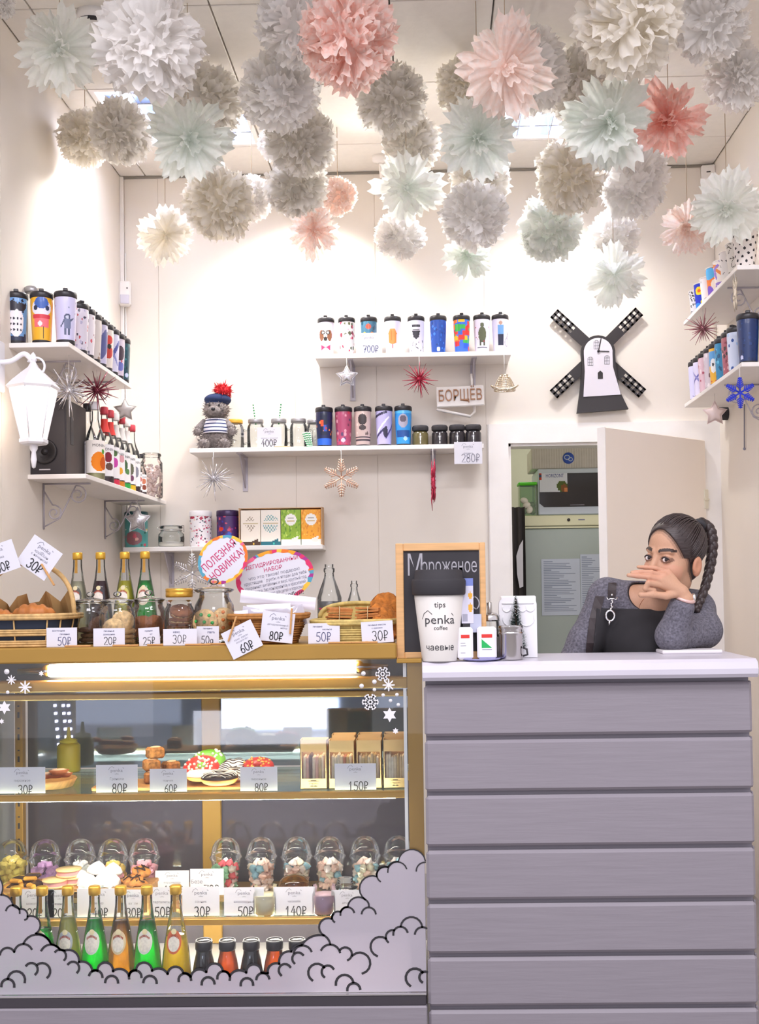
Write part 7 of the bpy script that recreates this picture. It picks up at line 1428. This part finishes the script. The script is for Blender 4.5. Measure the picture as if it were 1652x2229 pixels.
# ------------------------------------------------------------------ the woman behind the counter
class Field:
    def __init__(s, lo, hi, h):
        s.lo = np.array(lo, float); s.h = h; s.n = [int(math.ceil((b-a)/h))+1 for a, b in zip(lo, hi)]; s.d = np.full(s.n, .06, np.float32)
    def win(s, a, b, m=.035):
        i0 = [max(0, int((x-m-l)/s.h)) for x, l in zip(a, s.lo)]; i1 = [min(n, int((x+m-l)/s.h)+2) for x, l, n in zip(b, s.lo, s.n)]
        ax = [s.lo[k]+s.h*np.arange(i0[k], max(i0[k]+1, i1[k])) for k in range(3)]; return tuple(slice(a_, max(a_+1, b_)) for a_, b_ in zip(i0, i1)), np.meshgrid(*ax, indexing='ij')
    def put(s, sl, e, k, sub=False):
        a = s.d[sl]; e = e.astype(np.float32)
        if a.shape != e.shape: return
        if sub:
            b = -e; hh = np.clip(.5+.5*(a-b)/k, 0, 1); s.d[sl] = b*(1-hh)+a*hh+k*hh*(1-hh)
        else:
            hh = np.clip(.5+.5*(e-a)/k, 0, 1); s.d[sl] = e*(1-hh)+a*hh-k*hh*(1-hh)
    def cap(s, a, b, ra, rb=None, k=.012, grow=0., sub=False):
        a = np.array(a, float); b = np.array(b, float); rb = ra if rb is None else rb; R = max(ra, rb)+grow
        sl, (X, Y, Z) = s.win(np.minimum(a, b)-R, np.maximum(a, b)+R); v = b-a; L2 = v@v+1e-12
        t = np.clip(((X-a[0])*v[0]+(Y-a[1])*v[1]+(Z-a[2])*v[2])/L2, 0, 1)
        s.put(sl, np.sqrt((X-a[0]-t*v[0])**2+(Y-a[1]-t*v[1])**2+(Z-a[2]-t*v[2])**2)-(ra+(rb-ra)*t)-grow, k, sub); return s
    def ell(s, c, r, M=None, k=.012, grow=0., sub=False):
        c = np.array(c, float); r = np.array(r, float)+grow; R = r.max()
        sl, (X, Y, Z) = s.win(c-R, c+R); q = [X-c[0], Y-c[1], Z-c[2]]
        if M is not None: q = [q[0]*M[0, i]+q[1]*M[1, i]+q[2]*M[2, i] for i in range(3)]
        k0 = np.sqrt((q[0]/r[0])**2+(q[1]/r[1])**2+(q[2]/r[2])**2); k1 = np.sqrt((q[0]/r[0]**2)**2+(q[1]/r[1]**2)**2+(q[2]/r[2]**2)**2)+1e-6
        s.put(sl, k0*(k0-1)/k1, k, sub); return s
    def clip(s, fn):
        ax = [s.lo[k]+s.h*np.arange(s.n[k]) for k in range(3)]; X, Y, Z = np.meshgrid(*ax, indexing='ij'); s.d = np.maximum(s.d, fn(X, Y, Z).astype(np.float32)); return s
    def mesh(s):
        d = s.d; ins = d < 0; n = d.shape; c = np.zeros([k-1 for k in n], np.int32)
        for i in (0, 1):
            for j in (0, 1):
                for k in (0, 1): c += ins[i:n[0]-1+i, j:n[1]-1+j, k:n[2]-1+k]
        act = (c > 0) & (c < 8); idx = np.argwhere(act); vid = np.full(act.shape, -1, np.int64); vid[act] = np.arange(len(idx)); acc = np.zeros((len(idx), 3)); cnt = np.zeros(len(idx))
        cs = [(i, j, k) for i in (0, 1) for j in (0, 1) for k in (0, 1)]
        for a in cs:
            for x in range(3):
                if a[x]: continue
                b = list(a); b[x] = 1; da = d[idx[:, 0]+a[0], idx[:, 1]+a[1], idx[:, 2]+a[2]]; db = d[idx[:, 0]+b[0], idx[:, 1]+b[1], idx[:, 2]+b[2]]
                m = (da < 0) != (db < 0); t = np.where(m, da/(da-db+1e-12), 0); p = np.array(a, float)[None]+t[:, None]*(np.array(b)-np.array(a))[None]; acc[m] += p[m]; cnt[m] += 1
        V = s.lo+(idx+acc/cnt[:, None])*s.h; Fs = []
        for x in range(3):
            y, z = (x+1) % 3, (x+2) % 3; sl0 = [slice(None)]*3; sl1 = [slice(None)]*3; sl0[x] = slice(0, n[x]-1); sl1[x] = slice(1, n[x]); ch = ins[tuple(sl0)] != ins[tuple(sl1)]
            e = np.argwhere(ch); e = e[(e[:, y] > 0) & (e[:, z] > 0) & (e[:, y] < n[y]-1) & (e[:, z] < n[z]-1)]
            if not len(e): continue
            def g(dy, dz): q = e.copy(); q[:, y] -= dy; q[:, z] -= dz; return vid[q[:, 0], q[:, 1], q[:, 2]]
            f_ = np.stack([g(1, 1), g(0, 1), g(0, 0), g(1, 0)], 1); fl_ = ~ins[e[:, 0], e[:, 1], e[:, 2]]; f_[fl_] = f_[fl_][:, ::-1]; Fs.append(f_)
        return V, np.concatenate(Fs)
def fmesh(name, V, Fs, m_, cols=None):
    me = bpy.data.meshes.new(name); me.from_pydata(V.tolist(), [], Fs.tolist()); me.polygons.foreach_set('use_smooth', [True]*len(me.polygons)); me.materials.append(m_)
    if cols is not None:
        at = me.color_attributes.new('Col', 'FLOAT_COLOR', 'POINT'); at.data.foreach_set('color', np.concatenate([cols, np.ones((len(cols), 1))], 1).ravel())
    return me
PY = 3.37
phi, rho, tau = math.radians(49), math.radians(11), math.radians(6)
HC = P(1468, 1199, PY)
_fw = np.array([-math.sin(phi)*math.cos(tau), -math.cos(phi)*math.cos(tau), -math.sin(tau)]); _rt = np.array([math.cos(phi), -math.sin(phi), 0]); _up = np.cross(_rt, _fw)*-1
if _up[2] < 0: _up = -_up
RR = roty(rho); HM = np.stack([RR @ _rt, RR @ _fw, RR @ _up], 1)      # columns: lateral, forward, up
def H(x, y, z): return HC+HM @ np.array([x, y, z])
ez = -.028
fd = Field((P(1215, 1300, 3.4)[0], 3.18, .98), (P(1590, 1300, 3.4)[0], 3.6, float(HC[2])+.14), .0026)
# head
fd.ell(H(0, -.006, .018), (.071, .095, .084), HM, .02); fd.ell(H(0, .028, -.062), (.056, .06, .078), HM, .03); fd.ell(H(0, .058, -.125), (.026, .024, .02), HM, .03)
for s_ in (-1, 1):
    fd.ell(H(s_*.036, .05, -.062), (.024, .026, .026), HM, .025); fd.cap(H(s_*.012, .086, ez+.022), H(s_*.045, .072, ez+.025), .006, .005, .012)
    fd.ell(H(s_*.032, .098, ez), (.02, .018, .013), HM, .014, sub=True)
    fd.ell(H(s_*.032, .0745, ez), (.0155, .0135, .0135), HM, .006)
    fd.ell(H(s_*.0725, -.022, ez-.012), (.009, .02, .031), HM, .006); fd.ell(H(s_*.083, -.016, ez-.01), (.006, .009, .016), HM, .006, sub=True)
fd.cap(H(0, .086, ez+.004), H(0, .104, ez-.04), .008, .011, .012); fd.ell(H(-.011, .096, ez-.043), (.007, .009, .007), HM, .006); fd.ell(H(.011, .096, ez-.043), (.007, .009, .007), HM, .006)
fd.ell(H(0, .086, ez-.07), (.022, .009, .006), HM, .007); fd.ell(H(0, .085, ez-.081), (.02, .009, .007), HM, .006)
for s_ in (-1, 1): fd.ell(H(s_*.032, .093, ez), (.0125, .016, .0062), HM, .002, sub=True)
def Q(u, v, Y): return P(u, v, Y)
# neck, trunk, arms
fd.cap(H(0, -.025, -.09), Q(1424, 1312, 3.43), .046, .05, .03)
TR = [('c', Q(1322, 1298, 3.46), Q(1512, 1325, 3.48), .046, .05), ('e', Q(1405, 1375, 3.485), (.145, .085, .14)), ('c', Q(1402, 1400, 3.485), Q(1400, 1540, 3.5), .115, .12)]
ARL = [(Q(1320, 1300, 3.46), Q(1272, 1395, 3.44), .045, .039), (Q(1272, 1395, 3.44), Q(1228, 1475, 3.42), .039, .034)]
EL = Q(1462, 1384, 3.30)
ARR = [(Q(1518, 1330, 3.46), Q(1532, 1372, 3.40), .043, .043), (Q(1532, 1372, 3.40), EL, .042, .036)]
FA = (EL, Q(1489, 1304, 3.265), .035, .0235)
def trunk(f, g, k=.03):
    for p in TR:
        if p[0] == 'c': f.cap(p[1], p[2], p[3], p[4], k, g)
        else: f.ell(p[1], p[2], None, k, g)
trunk(fd, 0.)
for a in ARL+ARR: fd.cap(a[0], a[1], a[2], a[3], .025)
fd.cap(*FA, .02)
# hand: palm and five fingers
WR = Q(1489, 1300, 3.262)
KN = [Q(1453, 1246, 3.262), Q(1444, 1253, 3.25), Q(1438, 1262, 3.243), Q(1441, 1274, 3.247)]
fd.cap(Q(1490, 1306, 3.264), Q(1483, 1290, 3.262), .0235, .02, .012)
for kn in KN: fd.cap(Q(1482, 1288, 3.26), kn, .016, .0118, .010)
FG = [[KN[0], Q(1427, 1237, 3.252), Q(1406, 1235, 3.25), Q(1389, 1234, 3.25)], [KN[1], Q(1417, 1246, 3.238), Q(1395, 1245, 3.236), Q(1376, 1246, 3.236)], [KN[2], Q(1412, 1256, 3.23), Q(1389, 1254, 3.228), Q(1368, 1252, 3.228)], [KN[3], Q(1411, 1269, 3.225), Q(1404, 1281, 3.228), Q(1424, 1284, 3.238)]]
for i, fg in enumerate(FG):
    r0 = (.0075, .0082, .0086, .0088)[i]
    for k in range(3): fd.cap(fg[k], fg[k+1], r0*(1-.1*k)*1.08, r0*(1-.1*(k+1)), .0025 if k else .004)
TH = [Q(1478, 1290, 3.256), Q(1450, 1297, 3.242), Q(1421, 1294, 3.236), Q(1395, 1295, 3.234)]
for k in range(3): fd.cap(TH[k], TH[k+1], (.014, .011, .0098)[k], (.011, .0098, .0082)[k], .004)
V, Fs = fd.mesh()
loc = (V-HC) @ HM; x, y, z = loc[:, 0], loc[:, 1], loc[:, 2]; cols = np.tile(np.array(lin('c69a7e')), (len(V), 1))
rs = np.random.RandomState(2); cols *= 1+rs.uniform(-.03, .03, (len(V), 1))
head = (y > .03) & (z > -.16)
def paint(m, c, f_=1.): cols[m] = cols[m]*(1-f_)+np.array(lin(c))*f_
paint(head & (np.hypot((np.abs(x)-.045)/.03, (z-ez+.04)/.028) < 1) & (y > .02), 'd09078', .35)
bz = ez+.0235+.006*np.sin(np.clip((np.abs(x)-.012)/.04, 0, 1)*PI*.75)
paint(head & (np.abs(x) > .012) & (np.abs(x) < .053) & (np.abs(z-bz) < .0052-.05*np.clip(np.abs(x)-.03, 0, .03)), '3c2e2a')
hl = .78*y-.62*z-.022-.28*np.clip(np.abs(x)-.01, 0, .05)*(z > -.02); ear = (np.abs(x) > .064) & (np.abs(y+.022) < .026) & (np.abs(z-ez+.012) < .036); paint(ear, 'c07a5c', .5); hm = ~ear & (z > -.09) & (hl < .006) & (np.linalg.norm(loc, axis=1) < .15); cols[hm] = cols[hm]*.25+np.array(lin('4a3830'))*.75; hm = (z > -.06) & (hl >= .006) & (hl < .013) & (np.linalg.norm(loc, axis=1) < .15); cols[hm] = cols[hm]*.7+np.array(lin('4a3830'))*.3
rr_ = np.hypot((np.abs(x)-.032)/.0155, (z-ez)/.0098); paint(head & (rr_ < 1.15), '6a4a40', .75)
paint(head & (np.hypot(x/.021, (z-ez+.075)/.011) < 1) & (y > .07), 'b86a62', .8)
far = np.hypot(V[:, 0]-WR[0], V[:, 2]-WR[2]) < .16
SKIN = vmat('skin', .5, .35); SKIN.node_tree.nodes['Principled BSDF'].inputs['Subsurface Weight'].default_value = .08; SKIN.node_tree.nodes['Principled BSDF'].inputs['Subsurface Radius'].default_value = (.01, .004, .002)
person = obj('person', fmesh('person', V, Fs, SKIN, cols))
tagit(person, 'woman in grey cardigan and black apron leaning on the counter, hand before her mouth', 'person')
def child(name, V, Fs, m_, label=None): o = obj(name, fmesh(name, V, Fs, m_), person); o['label'] = label or name.replace('_', ' '); return o
HAIR = mat('dark_hair', '3a2f2e', .38, var=.25, scale=40, bump=.5, stretch=(1, 1, 5))
hf = Field(HC-np.array([.16]*3), HC+np.array([.16]*3), .003)
hf.ell(H(0, -.008, .02), (.071, .095, .084), HM, .01, .0055); hf.ell(H(0, -.055, -.05), (.05, .04, .045), HM, .03)
def hair_cut(X, Y, Z):
    q = [(X-HC[0])*HM[0, i]+(Y-HC[1])*HM[1, i]+(Z-HC[2])*HM[2, i] for i in range(3)]
    return np.minimum(.78*q[1]-.62*q[2]-.030-.25*np.abs(q[0]), .0+q[1]-.03+0*q[0])*1.0 if False else .78*q[1]-.62*q[2]-.022-.28*np.clip(np.abs(q[0])-.01, 0, .05)*(q[2] > -.02)
hf.clip(hair_cut); hV, hF = hf.mesh(); hair_o = child('hair', hV, hF, HAIR, 'sleek dark hair pulled back')
def on_skull(p, g=.007):                               # push a head point onto the combed surface
    c_ = np.array([0, -.008, .02]); r_ = np.array([.071, .095, .084])+g; d_ = np.array(p)-c_; return c_+d_/np.linalg.norm(d_/r_)
TAIL = np.array([.02, -.080, .072]); stm = MB(); rs = random.Random(4)
for k in range(130):
    if k < 95: th = -1.75+3.5*k/94; a_ = np.array([.071*math.sin(th)*.98, .062-.052*abs(math.sin(th))**2.2, .074-.085*abs(math.sin(th))**2.6])
    else: f_ = (k-95)/34; a_ = np.array([(-1 if k % 2 else 1)*.068, .012-.05*f_, -.012-.055*f_])
    a_ = a_+np.array([rs.uniform(-.002, .002), rs.uniform(-.003, .003), rs.uniform(-.003, .003)]); pts = []
    for i in range(9):
        t_ = i/8; q_ = a_*(1-t_)+TAIL*t_+np.array([0, .0, .02*math.sin(PI*t_)]); pts.append(H(*on_skull(q_, .0035+.004*min(1, t_*3)+.0012*(k % 3))))
    stm.tube(pts, [.0007]+[.0021]*7+[.0025], 5)
part('combed_strands', stm, HAIR, hair_o)['kind'] = 'stuff'
bp = [H(.02, -.075, .07), Q(1527, 1137, 3.43), Q(1543, 1148, 3.435), Q(1550, 1175, 3.43), Q(1549, 1210, 3.425), Q(1543, 1245, 3.415), Q(1534, 1280, 3.40), Q(1522, 1312, 3.385), Q(1515, 1330, 3.38)]
sp = spline(bp, 10); n = len(sp); b3 = MB()
for st in range(3):
    pts = []; rr = []
    for i, p in enumerate(sp):
        a = i*.42+st*2.094; fade = min(1, max(0, (i-10)/12)); am = .0075*fade*(1-.3*i/n); pts.append(p+np.array([am*math.cos(a), am*.8*math.sin(2*a), am*.3*math.sin(a)])); rr.append((.016 if i < 12 else .0125)*(1-.45*(i/n)**2))
    b3.tube(pts, rr, 10)
o = part('braid', b3, HAIR, person, label='long dark braid from a high ponytail'); part('hair_tie', MB().tube([sp[4], sp[7]], .0205, 14), BLACKM, person)
# eyes
ic = Cv('efe8e6', 24, 16)
for s_ in (-1, 1):
    c_ = H(s_*.032, .0748, ez); g = CAM-c_; g /= np.linalg.norm(g); eb = MB().ell((0, 0, 0), .0122, 20, 14); e_ = part('eye', eb, mat('eye_white', 'e8dedc', .2), person, c_)
    Rg = frame(g, 0); ib = MB(); vs = []
    for k, q in enumerate((0., .28, .54)):
        for i in range(16): a = 2*PI*i/16; d = Rg @ np.array([math.cos(q), math.sin(q)*math.cos(a), math.sin(q)*math.sin(a)]); vs.append(d*.0125)
    ib.add(vs, [(k*16+i, k*16+(i+1) % 16, (k+1)*16+(i+1) % 16, (k+1)*16+i) for k in range(2) for i in range(16)]); part('iris', ib, mat('iris_brown', '2e2222', .15), e_)
    lp_ = [H(s_*.032+q*.0148, .0865-.004*q*q-.002*abs(q), ez+.0068*(1-q*q)) for q in np.linspace(-1, 1, 9)]; part('eyelashes', MB().tube(lp_, [.001]+[.0023]*7+[.001], 6), mat('lash_black', '2a2022', .6), person)
# clothes
HEATH = mat('grey_heather_knit', '686670', .95, var=.4, scale=150, bump=.9); APR = mat('black_apron', '2b292c', .85, var=.06, scale=30)
lo, hi = (P(1205, 1300, 3.4)[0], 3.18, .98), (P(1600, 1300, 3.4)[0], 3.62, 1.34)
NECK = Q(1411, 1288, 3.35)
cf = Field(lo, hi, .0032); trunk(cf, .011)
for a in ARL: cf.cap(a[0], a[1], a[2], a[3], .022, .0095)
af_d = cf.d.copy()-.007
for a in ARR: cf.cap(a[0], a[1], a[2], a[3], .022, .0095)
cf.cap(FA[0], FA[0]+(FA[1]-FA[0])*.78, FA[2], FA[2]-.007, .02, .0105)
rs = random.Random(8)
for k in range(16):                                    # folds around the elbows
    t_ = rs.random(); c_ = EL+(ARR[0][1]-EL)*t_; d = np.array([rs.uniform(-1, 1), -abs(rs.uniform(.4, 1)), rs.uniform(-1, 1)]); d /= np.linalg.norm(d); e_ = c_+d*.048; cf.cap(e_, e_+np.array([rs.uniform(-.02, .02), 0, rs.uniform(-.03, .03)]), .004, .003, .010, sub=k % 2 == 0)
cf.ell(NECK, (.058, .13, .062), None, .004, sub=True); cf.cap(FA[1]+(FA[0]-FA[1])*.12, FA[1]+(FA[1]-FA[0])*.4, .0275, .0275, .003, sub=True)
cV, cF = cf.mesh(); child('cardigan', cV, cF, HEATH, 'grey heather knit cardigan with pushed-up sleeve')
af = Field(lo, hi, .0032); af.d = af_d; zA = float(Q(1400, 1326, 3.38)[2])
xa0, xa1 = float(Q(1296, 1380, 3.4)[0]), float(Q(1478, 1380, 3.4)[0])
af.clip(lambda X, Y, Z: np.maximum(np.maximum(Z-zA-.10*np.abs(X-NECK[0])*(X < NECK[0])*.3, Y-3.5), np.maximum(xa0-X+(Z-1.2)*.12, X-xa1)))
aV, aF = af.mesh(); child('apron', aV, aF, APR, 'black apron bib')
tf = Field(lo, hi, .0032); trunk(tf, .0065); tf.ell(NECK, (.0545, .13, .0595), None, .003, sub=True); tf.clip(lambda X, Y, Z: np.maximum(np.abs(X-NECK[0])-.085, Y-3.49)); tV, tF = tf.mesh(); child('t_shirt', tV, tF, APR, 'black t-shirt under the cardigan')
def front(u, v, off=0.):                               # a point on the front of the cardigan
    d = ray(u, v); d = d/np.linalg.norm(d); t_ = 3.1
    for k in range(400):
        p = CAM+d*t_; i = ((p-cf.lo)/cf.h).astype(int)
        if (i >= 0).all() and (i < np.array(cf.n)).all() and cf.d[tuple(i)] < .0015: break
        t_ += .0015
    return p-d*off
def strip(name, uv, wd, off, m_, label):
    pts = [front(u, v, off) for u, v in uv]; L_ = [front(u-wd/2, v, off) for u, v in uv]; R_ = [front(u+wd/2, v, off) for u, v in uv]
    n = len(uv); vs = L_+R_+[p+np.array([0, .006, 0]) for p in L_]+[p+np.array([0, .006, 0]) for p in R_]
    fs = [(i, n+i, n+i+1, i+1) for i in range(n-1)]+[(i+1, 2*n+i+1, 2*n+i, i) for i in range(n-1)]+[(n+i, 3*n+i, 3*n+i+1, n+i+1) for i in range(n-1)]
    part(name, MB().add(vs, fs, False), m_, person, label=label)
LEA = mat('dark_leather', '352c2e', .5, var=.15, scale=40)
strip('apron_strap', [(1333, 1268), (1333, 1275), (1332, 1284), (1332, 1293), (1331, 1301)], 17, .006, LEA, 'dark leather apron strap')
strip('apron_edge', [(1306, 1298), (1300, 1320), (1294, 1345), (1290, 1370), (1287, 1400), (1285, 1425)], 20, .007, LEA, 'dark leather apron edge')
c_ = front(1332, 1303, .012); hwm = MB().tube([c_+np.array([x_, 0, z_])*.001 for x_, z_ in ((-16, 4), (-12, -4), (-5, 0), (5, 0), (12, -4), (16, 4))], .0018, 6)
for k in range(6): hwm.ell(c_+np.array([.002*math.sin(k*2)-.0015*k*.4, -.002, -.006-.005*k]), (.0036, .003, .0034), 8, 6)
c2_ = c_+np.array([-.007, -.004, -.052]); hwm.tube([c2_+np.array([.013*math.cos(a), 0, .016*math.sin(a)]) for a in np.linspace(0, 2*PI, 18)[:-1]], .0035, 8, closed=True); hwm.tube([c2_+np.array([-.002, 0, -.016]), c2_+np.array([-.005, 0, -.03])], [.005, .001], 8)
part('clasp', hwm, CHROME, person, label='silver snap hook on the apron strap'); part('rivet', MB().ell(front(1332, 1295, .01), .004, 8, 6), CHROME, person)
ws = Q(1491, 1303, 3.265); wd_ = (FA[1]-FA[0])/np.linalg.norm(FA[1]-FA[0]); A_ = frame(wd_, 0)
rg = [ws+A_ @ np.array([0, .0262*math.cos(a), .0262*math.sin(a)]) for a in np.linspace(0, 2*PI, 24)[:-1]]; part('wristwatch', MB().tube(rg, .0055, 8, closed=True), mat('watch_rose', 'e0bcb4', .3, .3), person, label='slim pale pink wristwatch')
part('watch_face', MB().ell(ws+np.array([.024, -.004, .002]), (.007, .011, .014), 12, 8), CHROME, person)

def skin_pt(u, v):
    d = ray(u, v); d = d/np.linalg.norm(d); t_ = 3.15
    for k in range(500):
        p = CAM+d*t_; i = ((p-fd.lo)/fd.h).astype(int)
        if (i >= 0).all() and (i < np.array(fd.n)).all() and fd.d[tuple(i)] < .001: break
        t_ += .001
    return p-d*.001
part('necklace', MB().tube([skin_pt(u, v) for u, v in ((1402, 1303), (1397, 1309), (1393, 1316), (1391, 1323), (1390, 1330))], .0009, 5), mat('copper_chain', 'a86a48', .3, .6), person, label='thin copper chain')
